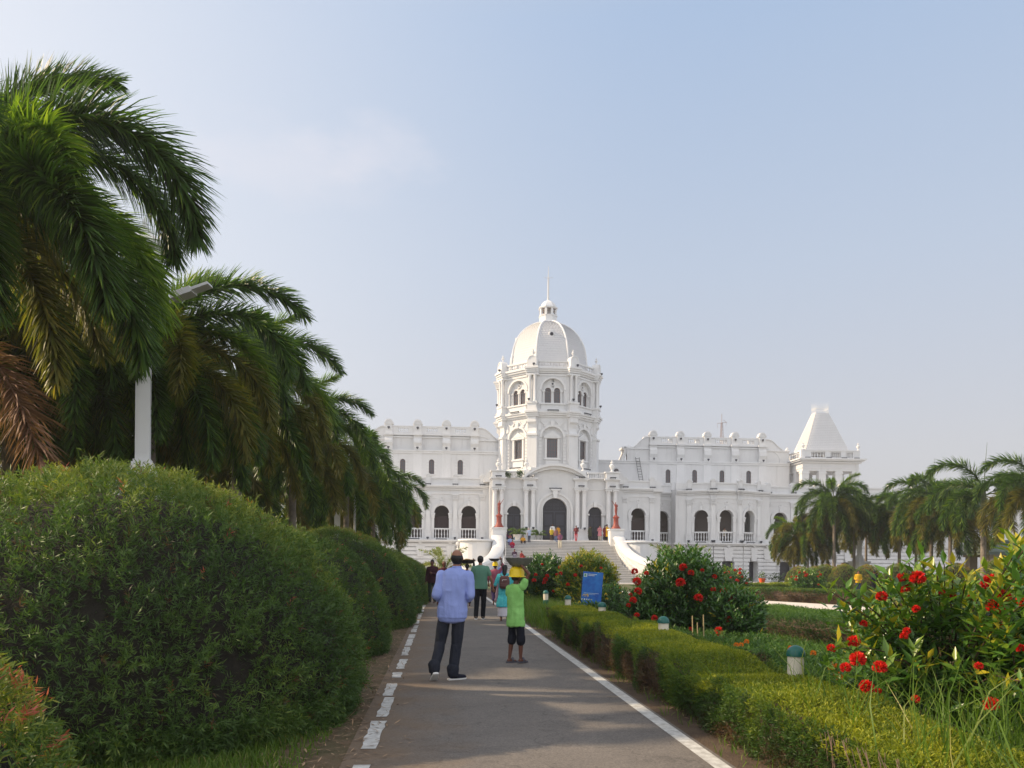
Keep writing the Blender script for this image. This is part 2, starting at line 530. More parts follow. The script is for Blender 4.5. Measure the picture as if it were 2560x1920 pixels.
# ---- arcade: one bay module, along a frame T
def arcade(T, xs_p, z0=Z1, ztop=9.6, hw=.76, dep=.55, name='arcade', ent=True, shutter=True, pil=True):
    wall, trim = MB(), MB()
    wall.T = trim.T = T
    for i in range(len(xs_p) - 1):
        a, b = xs_p[i], xs_p[i + 1]
        c = (a + b) / 2
        h = min(hw, (b - a) / 2 - .5)
        arch_bay(wall, a, b, z0, ztop - .9, c, h, 6.78, z0, dep)
        arch_ring(trim, c, 6.78, h + .02, h + .28, -.09, .005)
        arch_ring(trim, c, 6.78, h + .28, h + .34, -.13, .005)
        for s in (-1, 1):    # impost capitals and jamb pilasters
            xx = c + s * (h + .12)
            trim.box(xx - .13, xx + .13, -.05, .005, z0 + 1.15, 6.38)
            trim.prism([(xx - .14, 6.3), (xx + .14, 6.3), (xx + .2, 6.62), (xx - .2, 6.62)], -.13, .005)
            trim.box(xx - .23, xx + .23, -.18, .005, 6.62, 6.76)
            trim.box(xx - .19, xx + .19, -.12, .005, 6.24, 6.3)
        trim.box(c - .13, c + .13, -.2, .005, 6.78 + h - .02, 6.78 + h + .42)   # keystone
        trim.box(c - .95, c - .5, -.05, .005, 8.25, 8.33); trim.box(c + .5, c + .95, -.05, .005, 8.25, 8.33)
        arch_ring(trim, c, 8.27, .12, .2, -.07, .005, 0, 2 * PI, 12)
        trim.box(a + .25, b - .25, -.02, .16, z0, z0 + .12)
        b_ = balustrade(palace, T @ Matrix.Translation((0, .12, 0)), c - h, c + h, z0 + .1, 1.12, 5)
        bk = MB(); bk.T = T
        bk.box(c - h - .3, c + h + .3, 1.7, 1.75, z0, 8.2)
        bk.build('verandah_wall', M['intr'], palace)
        if shutter:
            s_ = MB(); s_.T = T
            s_.box(c - h, c + h, .4, .44, z0, 6.45)
            for k in range(9):
                zz = 5.25 + k * .13
                s_.box(c - h + .05, c + h - .05, .36, .4, zz, zz + .06)
            s_.build('shutter', M['shutter'], palace)
        flood(T, c, -.22, z0 + .06, 1.1)
    if pil:
        for x in xs_p:
            pilaster(trim, x, 0, z0, ztop - .9, .44, .12)
            flood(T, x, -.45, z0 + .02)
    x0, x1 = xs_p[0] - .3, xs_p[-1] + .3
    wall.box(xs_p[0] - .3, xs_p[0], 0, dep, z0, ztop - .9); wall.box(xs_p[-1], xs_p[-1] + .3, 0, dep, z0, ztop - .9)
    if ent:
        trim.box(x0, x1, -.06, .4, ztop - .9, ztop - .72)
        wall.box(x0, x1, 0.001, .5, ztop - .9, ztop + .15)
        cornice(trim, x0, x1, 0, ztop - .45, .45, .38)
        # attic parapet with small round-headed pediments
        trim.box(x0, x1, -.02, .25, ztop, ztop + .12)
        wall.box(x0, x1, .04, .2, ztop + .12, ztop + .68)
        trim.box(x0, x1, -.04, .26, ztop + .68, ztop + .82)
        for x in xs_p:
            trim.box(x - .24, x + .24, -.07, .28, ztop + .12, ztop + .9)
            arch_ring(trim, x, ztop + .9, 0, .32, -.1, .28, seg=10)
            arch_ring(trim, x, ztop + .9, .2, .27, -.14, -.1, seg=10)
            flood(T, x, -.3, ztop + .06, .6)
    wall.build(name, M['white'], palace)
    return trim.build(name + '_trim', M['white2'], palace)

# left wing: plane y=1.5
lx = [-7.32 - 2.77 * k for k in range(8)][::-1]
arcade(FT(0, 1.5), lx)
# near right wing
arcade(FT(0, 1.5), [7.5, 10.35], shutter=True)
m = MB(); m.box(10.65, 11.25, 1.5, 6, Z1, 9.75); m.box(10.4, 11.5, 1.1, 6, 9.25, 9.6); m.box(10.5, 11.3, 1.45, 6, 9.6, 10.4)
m.build('side_wall', M['white'], palace)
# recess and right bow
arcade(FT(0, 5.0), [11.1, 13.6], ztop=9.6)
V = [(14.8, 3.0), (17.04, 2.0), (19.93, 2.0), (22.4, 3.2)]
def facet(p, q, xsp, **k):
    ang = math.atan2(q[1] - p[1], q[0] - p[0])
    arcade(FT(p[0], p[1], ang), xsp, **k)
for i in range(3):
    L_ = math.hypot(V[i + 1][0] - V[i][0], V[i + 1][1] - V[i][1])
    facet(V[i], V[i + 1], [0, L_], hw=.74, shutter=False)
m = MB()
m.box(13.35, 14.78, 3.15, 6, Z1, 9.75); cornice(m, 13.35, 14.7, 3.15, 9.16, .44, .38, ends=False); m.box(13.35, 14.75, 3.1, 3.4, 9.7, 10.4)
m.build('bow_flank', M['white'], palace); m = MB()
m.box(22.42, 23.7, 3.4, 6, Z1, 9.75); cornice(m, 22.5, 23.7, 3.4, 9.16, .44, .38, ends=False); m.box(22.5, 23.7, 3.35, 3.6, 9.7, 10.4)
m.build('bow_flank', M['white'], palace)
arcade(FT(0, 5.0), [24.2, 26.97, 29.74, 32.5, 35.3, 38.1, 40.9, 43.7])
# ---- rusticated base storey, ledge course
def rustic(T, x0, x1, holes=()):
    m = MB(); m.T = T
    courses = 9
    hs = 3.72 / courses
    for k in range(courses):
        z0, z1 = k * hs, (k + 1) * hs - .085
        segs = [(x0, x1)]
        for (c, hw, zt) in holes:
            if z0 < zt:
                grow = max(0, (z0 - (zt - .5))) * .3
                segs = [s for a, b in segs for s in (((a, c - hw + grow), (c + hw - grow, b)) if a < c - hw and b > c + hw else ((a, b),))]
        for a, b in segs: m.box(a, b, 0, .2, z0, z1)
    segs = [(x0, x1)]
    for (c, hw, zt) in holes:
        segs = [s for a, b in segs for s in (((a, c - hw), (c + hw, b)) if a < c - hw and b > c + hw else ((a, b),))]
    for a, b in segs: m.box(a, b, .18, 1.0, 0, 3.75)
    for (c, hw, zt) in holes:
        m.box(c - hw, c + hw, .18, 1.0, zt, 3.75)
        m.prism([(c - .33, zt + .02), (c + .33, zt + .02), (c + .5, 3.5), (c - .5, 3.5)], -.1, .1)
    for c, hw, zt in holes:
        dm = MB(); dm.T = T; dm.box(c - hw, c + hw, .7, .75, 0, zt); dm.build('basement_door', M['dark'], palace)
    m.box(x0 - .1, x1 + .1, -.2, .6, 3.72, 3.86); m.box(x0 - .15, x1 + .15, -.32, .6, 3.86, 4.0)
    n = max(1, int((x1 - x0) / 2.77))
    for k in range(n):
        xx = x0 + (x1 - x0) * (k + .5) / n
        m.prism([(xx - .25, 3.74), (xx, 3.5), (xx + .25, 3.74)], -.14, 0)
        if not holes:
            m.prism([(xx - .3, 2.3), (xx + .3, 2.3), (xx + .45, 3.4), (xx - .45, 3.4)], -.06, .05)
    m.build('base_storey', M['white'], palace)
rustic(FT(0, .7), -27.2, -6.0)
rustic(FT(0, .7), 6.2, 11.5)
rustic(FT(0, 4.2), 11.6, 13.3)
for i in range(3):
    p, q = V[i], V[i + 1]
    ang = math.atan2(q[1] - p[1], q[0] - p[0])
    L_ = math.hypot(q[0] - p[0], q[1] - p[1])
    o = Vector((p[0], p[1], 0)) + Matrix.Rotation(ang, 3, 'Z') @ Vector((0, -.7, 0))
    rustic(FT(o.x, o.y, ang), -.1, L_ + .1, holes=((L_ / 2, .68, 2.1),))
rustic(FT(0, 2.5), 13.1, 15.0); rustic(FT(0, 2.75), 22.3, 24.2)
rustic(FT(0, 4.3), 23.7, 46, holes=((26, .7, 2.1), (33, .7, 2.1)))
# floors and roofs behind the arcades
m = MB()
m.box(-27, -6, 1.3, 5.5, Z1 - .25, Z1 - .01); m.box(6, 11.3, 1.3, 10, Z1 - .25, Z1 - .01); m.box(11.3, 46, 4.4, 10, Z1 - .25, Z1 - .01)
m.prism([(0, 0)], 0, 0) if False else None
m.add([(14.8, 3.0, Z1 - .02), (17.04, 2, Z1 - .02), (19.93, 2, Z1 - .02), (22.4, 3.2, Z1 - .02), (23.7, 5, Z1 - .02), (13.4, 5, Z1 - .02)], [(0, 1, 2, 3, 4, 5)])
m.add([(14.8, 3.1, 9.7), (17.04, 2.1, 9.7), (19.93, 2.1, 9.7), (22.4, 3.3, 9.7), (23.7, 5.2, 9.7), (13.4, 5.2, 9.7)], [(0, 1, 2, 3, 4, 5)])
m.box(-27, -6, 1.9, 5.5, 9.5, 9.65); m.box(6.5, 11.2, 1.9, 10.5, 9.5, 9.65); m.box(11.25, 46, 5.4, 10.5, 9.5, 9.65)
m.box(-27, -6, 3.4, 5.5, Z1, 9.5); m.box(6.5, 46, 7.0, 10.5, Z1, 9.5)
m.build('floor_slab', M['white'], palace)

# ---- upper blocks with disc-topped piers
def upper(xp, y, wins, zb=9.6, x_l=None, x_r=None, back=False, sl=2.6, sr=2.9):
    wall, trim = MB(), MB()
    z1, z2, z3 = 13.4, 15.55 + (.2 if y > 8 else -.05), 16.3 + (.2 if y > 8 else -.05)
    # lower zone with windows
    xa, xb = x_l, x_r
    hw = .28
    cuts = sorted(wins)
    edges = [xa] + [(cuts[i] + cuts[i + 1]) / 2 for i in range(len(cuts) - 1)] + [xb]
    wall.T = FT(0, y)
    for i, c in enumerate(cuts):
        arch_bay(wall, edges[i], edges[i + 1], zb, z1, c, hw, 12.5, 11.2, .3, seg=10)
        win = glazed(palace, FT(0, y), c - hw, c + hw, 11.2, 12.78, .12, 2, 5, arch=True, fr=.05)
        for s in (-1, 1):
            for k in range(5):
                trim.box(c + s * .42 - .12, c + s * .42 + .12, y - .04, y + .02, 11.15 + k * .34, 11.15 + k * .34 + .17)
        trim.box(c - .38, c + .38, y - .1, y + .02, 11.08, 11.16)
    wall.T = Matrix.Identity(4)
    wall.box(xa, xb, y + .31, y + 1, zb, z1)
    trim.box(xa, xb, y - .1, y + .3, z1, z1 + .22); trim.box(xa, xb, y - .18, y + .3, z1 + .22, z1 + .34)
    X0, X1 = xp[0] - .25, xp[-1] + .25
    wall.box(X0, X1, y + .25, y + 1, z1 + .34, z2)
    trim.box(X0, X1, y + .1, y + 1, z2 - .4, z2 - .28); trim.box(X0, X1, y + .02, y + 1, z2 - .15, z2)
    for i, x in enumerate(xp):
        trim.box(x - .45, x + .45, y - .05, y + .02, zb, z1)       # lower strip
        trim.box(x - .42, x + .42, y - .12, y + .3, z1 + .34, z1 + .75)
        # scroll bracket body
        q = [(-.12, z1 + .75), (-.3, z1 + 1.1), (-.26, z2 - .75), (-.1, z2 - .45), (-.1, z2 - .2), (.3, z2 - .2), (.3, z1 + .75)]
        mm = MB(); mm.T = FT(x, y) @ Matrix.Rotation(R(90), 4, 'Z')
        mm.prism([(a, b) for a, b in q], -.42, .42)
        trim.add(mm.v, mm.f)
        trim.box(x - .52, x + .52, y - .3, y + .5, z2 - .2, z2 + .02)
        trim.box(x - .38, x + .38, y - .08, y + .5, z2 + .02, z3 + .25)
        arch_ring(trim, x, z3 + .32, 0, .47, y - .12, y + .5, seg=14)
        arch_ring(trim, x, z3 + .32, .28, .4, y - .18, y - .12, seg=14)
        trim.box(x - .5, x + .5, y - .14, y + .5, z3 + .22, z3 + .34)
        flood(FT(0, 0), x, y - .45, z1 + .36); flood(FT(0, 0), x, y - .22, z2 + .42)
    for i in range(len(xp) - 1):
        a, b = xp[i] + .38, xp[i + 1] - .38
        trim.box(a, a + .55, y + .08, y + .32, z2, z3); trim.box(b - .55, b, y + .08, y + .32, z2, z3)
        balustrade(palace, FT(0, y + .08), a + .55, b - .55, z2, z3 - z2, 6)
        trim.box(a, b, y + .03, y + .36, z3, z3 + .1)
    def scroll(x, s, L):
        p = [(x, z2 - 2.1)]
        for k in range(13):
            t = k / 12
            zz = z3 - .05 - 1.35 * (t ** 2 * (3 - 2 * t)) + .10 * math.sin(t * 2 * PI)
            p.append((x + s * L * t, zz))
        p += [(x + s * L, z1 + .34), (x, z1 + .34)]
        q = p[1:]
        wall.prism(q, y + .15, y + .9)
        for k in range(12):
            a, b = p[1 + k], p[2 + k]
            trim.prism([a, b, (b[0], b[1] + .1), (a[0], a[1] + .1)], y + .05, y + .95)
        trim.box(min(x + s * (L + .1), x), max(x + s * (L + .1), x), y + .02, y + .2, z2 - .65, z2 - .52)
        trim.lathe((x + s * L * .93, y + .4, z2 - .6), [(.16, 0), (.16, .2), (.1, .3), (.03, .42)], 8)
        arch_ring(trim, x + s * .3, z1 + .4, L * .52, L * .56, y + .1, y + .16, PI / 2 if s > 0 else 0, PI if s > 0 else PI / 2, seg=10)
    scroll(xp[0] - .4, -1, sl); scroll(xp[-1] + .4, 1, sr)
    wall.build('upper_wall', M['white'], palace)
    trim.build('upper_trim', M['white2'], palace)
    if back:
        bk = MB()
        for x in xp:
            bk.box(x - .38, x + .38, y + 3.2, y + 3.7, z2, z3 + .2)
            arch_ring(bk, x, z3 + .25, 0, .47, y + 3.2, y + 3.7, seg=14)
        bk.box(xp[0], xp[-1], y + 3.3, y + 3.5, z2, z2 + .15); bk.box(xp[0], xp[-1], y + 3.3, y + 3.5, z3 - .1, z3)
        n = int((xp[-1] - xp[0]) / .42)
        for k in range(n): baluster(bk, xp[0] + (k + .5) * .42, y + 3.4, z2 + .15, .5, .07)
        bk.box(xp[0] - .3, xp[-1] + .3, y + 1, y + 3.9, z1, z2 - .1)
        bk.build('rear_parapet', M['white2'], palace)
LP = [-17.28, -14.2, -11.12, -8.1]
upper(LP, 5.5, [-15.78, -12.7, -9.62], x_l=-21, x_r=-4.6, back=True)
RP = [12.72, 15.93, 19.14, 22.43, 25.7]
upper(RP, 10.5, [8.4, 14.5, 17.65, 20.9, 24.1], x_l=4, x_r=29, back=True)
# sun-facing end gable consoles of the right block
m = MB()
for yy in (10.9, 12.4):
    q = []
    for k in range(13):
        t = k / 12
        q.append((9.3 - .16 * math.sin(t * 2 * PI), 13.5 + 1.9 * t))
    m.prism(q + [(9.65 - .16 * math.sin(t / 12 * 2 * PI), 13.5 + 1.9 * t / 12) for t in range(12, -1, -1)], yy, yy + .5)
m.box(9.2, 12.4, 10.9, 12.9, 15.2, 15.4)
m.build('gable_console', M['white2'], palace)

# ---- portico
pt, tr = MB(), MB()
arch_bay(pt, -2.25, 2.25, Z1, 9.4, 0, 1.24, 7.09, Z1, .6, seg=24)
for s in (-1, 1):
    T = FT(s * 4.14, .15)
    pt.T = T; tr.T = T
    arch_bay(pt, -1.9, 1.9, Z1, 10.3, 0, .7, 6.8, Z1, .5, seg=16)
    arch_ring(tr, 0, 6.8, .71, .95, -.1, .005); arch_ring(tr, 0, 6.8, .95, 1.12, -.16, .005)
    tr.prism([(-.13, 7.45), (.13, 7.45), (.2, 8.0), (-.2, 8.0)], -.26, .005)
    for q in (-1, 1):
        tr.box(q * .83 - .13, q * .83 + .13, -.08, .005, Z1, 6.55)
        tr.box(q * .83 - .22, q * .83 + .24, -.2, .005, 6.6, 6.78)
    tr.box(-1.9, 1.9, -.06, .0, 9.2, 9.32); tr.box(-1.9, 1.9, -.05, .0, 10.15, 10.3)
    pt.T = tr.T = Matrix.Identity(4)
for r0, r1, d in ((1.25, 1.36, .12), (1.36, 1.62, .05), (1.62, 1.84, .16)):
    arch_ring(tr, 0, 7.09, r0, r1, -d, .005, seg=28)
for s in (-1, 1):
    tr.box(s * 1.3 - .05, s * 1.3 + .05, -.12, .005, Z1, 7.09); tr.box(s * 1.49 - .12, s * 1.49 + .12, -.05, .005, Z1, 7.09)
    tr.box(s * 1.73 - .11, s * 1.73 + .11, -.16, .005, Z1, 7.09)
    for k in range(24): tr.box(s * 1.49 - .1, s * 1.49 + .1, -.075, -.045, Z1 + .1 + k * .125, Z1 + .15 + k * .125)
for k in range(40):   # beading round the arch
    a = PI * (k + .5) / 40
    tr.T = Matrix.Translation((0, 0, 7.09)) @ Matrix.Rotation(a, 4, 'Y')
    tr.box(-1.6, -1.4, -.075, -.045, -.025, .025)
tr.T = Matrix.Identity(4)
tr.prism([(-.17, 8.3), (.17, 8.3), (.26, 9.05), (-.26, 9.05)], -.4, .005)
tr.box(-.42, .42, -.45, .005, 9.05, 9.2)
# segmental pediment over the centre
def segarc(xc, zend, zap, n=26):
    r = (xc * xc + (zap - zend) ** 2) / (2 * (zap - zend))
    a = math.asin(xc / r)
    return [(r * math.sin(-a + 2 * a * k / n), zap - r + r * math.cos(-a + 2 * a * k / n)) for k in range(n + 1)]
o1, i1, i2 = segarc(3.35, 10.35, 11.75), segarc(3.1, 10.3, 11.5), segarc(2.12, 10.72, 11.22)
for k in range(26):
    tr.prism([i1[k], i1[k + 1], o1[k + 1], o1[k]], -.75, .5)
    tr.prism([i2[k], i2[k + 1], i1[k + 1], i1[k]], -.45, .4)
pt.prism([(-2.12, 9.4), (2.12, 9.4)] + [(x, z) for x, z in reversed(i2)], .0, .5)
# outer walls
for s in (-1, 1):
    pt.box(min(s * 5.95, s * 6.65), max(s * 5.95, s * 6.65), .15, 4, Z1, 10.3)
    pt.box(min(s * 6.6, s * 7.3), max(s * 6.6, s * 7.3), 1.35, 4, Z1, 10.28)
    # concave flank scroll on the roofline
    q = [(s * 6.4, 10.25)] + [(s * (6.4 + .75 * math.sin(PI / 2 * k / 8)), 10.3 + .9 * math.cos(PI / 2 * k / 8)) for k in range(9)]
    pt.prism(q if s > 0 else q[::-1], .4, 1.2)
    tr.box(min(s * 6.5, s * 7.2), max(s * 6.5, s * 7.2), .3, 1.3, 9.9, 10.28)
pt.box(-6.6, 6.6, .7, 4, 9.9, 10.3)
for s in (-1, 1):
    for c, wd in ((2.6, 1.55), (5.78, 1.55)):
        x = s * c
        tr.box(x - .78, x + .78, -.62, .14, Z1, Z1 + .22); tr.box(x - .68, x + .68, -.55, .14, Z1 + .22, Z1 + .92); tr.box(x - .74, x + .74, -.6, .14, Z1 + .92, Z1 + 1.05)
        tr.box(x - .66, x + .66, -.5, .13, 9.15, 9.27); tr.box(x - .74, x + .74, -.58, .13, 9.27, 9.38)
        tr.box(x - .62, x + .62, -.48, .13, 9.38, 10.05); tr.box(x - .7, x + .7, -.56, .13, 10.05, 10.17); tr.box(x - .82, x + .82, -.7, .3, 10.17, 10.32)
        column(x - .35, -.27, Z1 + 1.05, 9.15, .235); column(x + .35, -.27, Z1 + 1.05, 9.15, .235)
        flood(FT(0, 0), x - .35, -.75, Z1 + 1.06); flood(FT(0, 0), x + .35, -.75, Z1 + 1.06)
        flood(FT(0, 0), x, -.6, 9.5, .62); flood(FT(0, 0), x, -.8, 10.36, .62)
    x = s * 5.78
    tr.box(x - .66, x + .66, -.6, .3, 10.32, 10.9); tr.box(x - .78, x + .78, -.72, .4, 10.9, 11.02)
    balustrade(palace, FT(0, -.2), min(s * 3.3, s * 5.1), max(s * 3.3, s * 5.1), 10.3, .68, 8)
    um = MB(); urn(um, x, -.15, 11.02, 1.0); um.build('urn', M['white2'], palace, smooth=True)
    um = MB(); urn(um, s * 2.9, .35, 11.15, 1.0); um.box(s * 2.9 - .3, s * 2.9 + .3, .1, .6, 10.4, 11.15); um.build('urn', M['white2'], palace, smooth=True)
flood(FT(0, 0), 0, -.35, 9.24, 1.3)
pt.build('portico', M['white'], palace); tr.build('portico_trim', M['white2'], palace)
# doors: dark wood with a pierced fanlight
d = MB(); d.prism([(-1.24, Z1), (1.24, Z1)] + [(1.24 * math.cos(PI * k / 20), 7.09 + 1.24 * math.sin(PI * k / 20)) for k in range(21)], .5, .58)
dm = d.build('door', M['dark'], palace)
d = MB()
for k in range(5):
    for j in range(2):
        arch_ring(d, -.72 + .36 * k, 7.45 + .34 * j - .1, .09, .13, .46, .49, 0, 2 * PI, 8)
d.box(-.05, .05, .44, .5, Z1, 7.0); d.box(-1.2, 1.2, .44, .5, 6.95, 7.06)
for s in (-1, 1):
    for z in (4.3, 5.6): d.box(s * .6 - .4, s * .6 + .4, .47, .5, z, z + 1.1)
d.build('fanlight', mat('faded_door_panel', (.035, .037, .055), .5), dm)
for s in (-1, 1):
    d = MB(); d.T = FT(s * 4.14, .15)
    d.prism([(-.7, Z1), (.7, Z1)] + [(.7 * math.cos(PI * k / 16), 6.8 + .7 * math.sin(PI * k / 16)) for k in range(17)], .42, .48)
    dm = d.build('door', M['dark'], palace)
    d = MB(); d.T = FT(s * 4.14, .15)
    d.box(-.03, .03, .38, .42, Z1, 6.6); d.box(-.68, .68, .38, .42, 6.6, 6.68)
    for q in (-1, 1):
        for z in (4.3, 5.5): d.box(q * .34 - .22, q * .34 + .22, .4, .42, z, z + .95)
    d.build('panel', bpy.data.materials['faded_door_panel'], dm)

# ---- stairs: 26 marble steps and flaring parapets
m = MB()
NS, YS, TR = 26, -2.0, .335
for k in range(NS):
    y1 = YS - k * TR
    z = Z1 - k * (Z1 / NS)
    fl = max(0, (k - 15)) / 11 * 1.7
    m.box(-5.45 - fl, 5.45 + fl, y1 - TR, y1, max(0, z - 2 * Z1 / NS) , z - Z1 / NS)
    m.mi = 1; m.box(-5.45 - fl, 5.45 + fl, y1 - TR - .03, y1, z - Z1 / NS, z - Z1 / NS + .04); m.mi = 0
m.mi = 1; m.box(-6.6, 6.6, YS, .75, Z1 - .3, Z1)
m.build('staircase', [M['riser'], M['stone']], palace)
def parapet(s):
    m, c = MB(), MB()
    rings, cap = [], []
    for k in range(25):
        t = k / 24
        y = -2.3 - 8.2 * t
        x = 5.95 + 2.7 * max(0, (t - .25) / .75) ** 2.2
        zt = 4.15 - .05 * t if t < .12 else 4.15 - 3.0 * ((t - .12) / .88) ** .8
        hw = .42
        rings.append([(s * (x - hw), y, 0), (s * (x + hw), y, 0), (s * (x + hw), y, zt), (s * (x - hw), y, zt)])
        e = .16
        cap.append([(s * (x - hw - e), y, zt), (s * (x + hw + e), y, zt), (s * (x + hw + e), y, zt + .12), (s * (x + hw), y, zt + .26), (s * (x - hw), y, zt + .26), (s * (x - hw - e), y, zt + .12)])
    m.loft(rings); c.loft(cap)
    r2 = [[(s * (abs(a[0][0]) - .06), a[0][1], a[2][2] - .65), (s * (abs(a[0][0]) + .02), a[0][1], a[2][2] - .65), (s * (abs(a[0][0]) + .02), a[0][1], a[2][2] - .5), (s * (abs(a[0][0]) - .06), a[0][1], a[2][2] - .5)] for a in rings]
    c.loft(r2)
    # end newel with ball
    x = 5.95 + 2.7
    c.lathe((s * x, -10.4, 0), [(.55, 0), (.55, .25), (.42, .35), (.42, 1.0), (.55, 1.1), (.55, 1.25), (.2, 1.3)], 12)
    m.build('stair_parapet', M['white'], palace); c.build('parapet_coping', M['white2'], palace, smooth=True)
    # pedestal block at the top and side terrace
    b = MB()
    x = s * 5.78
    b.box(x - .68, x + .68, -3.1, -1.75, Z1 - .6, 5.02); b.box(x - .78, x + .78, -3.2, -1.65, 5.02, 5.14)
    b.box(x - .55, x + .55, -3.16, -3.1, 4.1, 4.85)
    x0, x1 = sorted((s * 6.4, s * 9.6))
    b.box(x0, x1, -3.6, .35, 0, 3.7); b.box(x0, x1 , -3.75, .35, 3.7, 3.95)
    b.lathe((s * 8.0, -3.6, 0), [(1.6, 0), (1.6, 3.69)], 24); b.lathe((s * 8.0, -3.6, 3.71), [(1.75, 0), (1.8, .12), (1.75, .22)], 24)
    b.build('terrace_block', M['white2'], palace)
    # cast iron lamp standard against the terrace
    q = MB(); q.lathe((s * 9.8, -3.0, 2.0), [(.12, 0), (.06, .2), (.05, .9), (.14, 1.0), (.05, 1.1), (.05, 1.3), (.16, 1.4), (.18, 1.55), (.05, 1.7)], 8)
    q.build('wall_lamp', M['white2'], palace)
    # thin handrail on the steps
    h = MB()
    for rail in (.55, .95):
        h.tube([(s * (5.3 + 1.9 * max(0, (t / 12 - .35)) ** 1.7), -3.2 - 7.5 * t / 12, Z1 - .7 - 3.2 * t / 12 + rail) for t in range(13)], .018, 5)
    for t in range(0, 13, 1):
        xx, yy, zz = s * (5.3 + 1.9 * max(0, (t / 12 - .35)) ** 1.7), -3.2 - 7.5 * t / 12, Z1 - .7 - 3.2 * t / 12
        h.tube([(xx, yy, max(0, zz - .15)), (xx, yy, zz + .95)], .015, 5)
    h.build('handrail', M['metalw'], palace)
parapet(-1); parapet(1)

# ---- tower (octagon)
TX, TY = -.08, 7.0
RV = 5.42
AP = RV * math.cos(PI / 8)
tw, tt = MB(), MB()
def octa(mb, r0, z0, r1=None, z1=None, seg=8):
    r1 = r0 if r1 is None else r1
    mb.lathe((TX, TY, 0), [(r0, z0), (r1, z1)], 8, PI / 8)
side = 2 * AP * math.tan(PI / 8)
for k in range(8):
    ang = PI / 4 * k      # face normal direction: k=0 -> front (-y)
    T = Matrix.Translation((TX, TY, 0)) @ Matrix.Rotation(ang, 4, 'Z') @ Matrix.Translation((0, -AP, 0))
    vis = k in (0, 1, 2, 6, 7)
    tw.T = tt.T = T
    h = side / 2
    # lower stage
    arch_bay(tw, -h, h, 9.8, 16.9, 0, 1.12, 14.8, 11.7, .28, seg=16)
    arch_ring(tt, 0, 14.8, 1.13, 1.33, -.1, .005, seg=18)
    for s in (-1, 1):
        for j in range(9):
            tt.box(s * 1.28 - .14, s * 1.28 + .14, -.08, .005, 11.75 + j * .34, 11.75 + j * .34 + .22)
        # swags in the spandrels
        q = [(s * (.35 + .9 * t / 8), 16.45 - .35 * math.sin(PI * t / 8)) for t in range(9)]
        for t in range(8):
            a, b = q[t], q[t + 1]
            tt.prism([a, b, (b[0], b[1] + .14), (a[0], a[1] + .14)], -.09, .005)
        tt.prism([(s * 1.2, 15.6), (s * 1.5, 15.5), (s * 1.45, 16.3), (s * 1.25, 16.25)], -.1, .005)
        tt.prism([(s * .5, 16.02), (s * .85, 15.9), (s * .95, 16.05), (s * .6, 16.2)], -.08, .005)
    tt.prism([(-.15, 15.9), (.15, 15.9), (.22, 16.5), (-.22, 16.5)], -.16, .005)
    # recessed wall with aedicule window
    tw.box(-1.3, -.54, .26, .5, 11.6, 16.0); tw.box(.54, 1.3, .26, .5, 11.6, 16.0); tw.box(-.54, .54, .26, .5, 11.6, 12.75); tw.box(-.54, .54, .26, .5, 14.7, 16.0)
    for s in (-1, 1): tt.box(s * .66 - .1, s * .66 + .1, .08, .27, 12.6, 14.75)
    tt.box(-.85, .85, .0, .27, 12.5, 12.66); tt.box(-.7, .7, .1, .27, 11.8, 12.5)
    tt.box(-.88, .88, .02, .27, 14.75, 14.9); tt.prism([(-.9, 14.9), (.9, 14.9), (0, 15.5)], .05, .27); tt.prism([(-.6, 14.96), (.6, 14.96), (0, 15.32)], .02, .05)
    if vis: glazed(palace, T, -.54, .54, 12.72, 14.72, .3, 4, 5, fr=.06)
    # upper stage
    arch_bay(tw, -h, h, 17.4, 21.2, 0, 1.18, 19.75, 18.4, .3, seg=16)
    arch_ring(tt, 0, 19.75, 1.19, 1.38, -.1, .005, seg=18)
    # recessed tympanum with twin lights
    def tym(x0, x1, z0, z1): tw.box(x0, x1, .28, .42, z0, z1)
    tym(-1.25, -.8, 18.3, 21); tym(.8, 1.25, 18.3, 21); tym(-.16, .16, 18.3, 21); tym(-.8, .8, 20.05, 21.0); tym(-.8, .8, 18.2, 18.38)
    tt.T = T @ Matrix.Translation((0, .28, 0))
    for s in (-1, 1):
        arch_ring(tt, s * .48, 19.7, .33, .45, -.08, .0, seg=12)
        arch_bay(tt, s * .48 - .33, s * .48 + .33, 19.6, 20.06, s * .48, .32, 19.7, 19.6, .08, seg=10)
    for x in (-.95, 0, .95):
        tt.lathe((x, -.06, 18.4), [(.09, 0), (.09, .1), (.065, .16), (.06, 1.05), (.1, 1.15), (.13, 1.28)], 8); tt.box(x - .17, x + .17, -.16, 0, 19.6, 19.74)
    arch_ring(tt, 0, 20.42, .12, .2, -.08, .0, 0, 2 * PI, 12)
    if vis:
        for s in (-1, 1): glazed(palace, T, s * .48 - .32, s * .48 + .32, 18.36, 20.03, .34, 2, 4, arch=True, fr=.06)
        rs = MB(); rs.T = T; arch_ring(rs, 0, 20.42, 0, .12, .24, .27, 0, 2 * PI, 10); rs.build('roundel', M['lamp'], palace)
    tt.T = T
    tt.box(-1.35, 1.35, -.12, .3, 17.55, 17.7); tt.box(-1.3, 1.3, -.2, .3, 18.2, 18.34)
    tt.box(-1.2, 1.2, -.1, .0, 17.7, 18.2)
    # friezes and cornices between corner piers
    for z, d_ in ((16.9, .12), (17.1, .3), (17.3, .42)): tt.box(-h - d_ * .4, h + d_ * .4, -d_, .2, z, z + .2 - .003 * d_)
    for z, d_ in ((21.2, .08), (21.45, .14), (21.65, .3), (21.85, .42)): tt.box(-h - d_ * .4, h + d_ * .4, -d_, .2, z, z + .2)
    tt.box(-h, h, -.04, .1, 12.0 - .3, 12.0 - .18)
    tt.box(-h - .2, h + .2, -.45, .3, 11.35, 11.6)
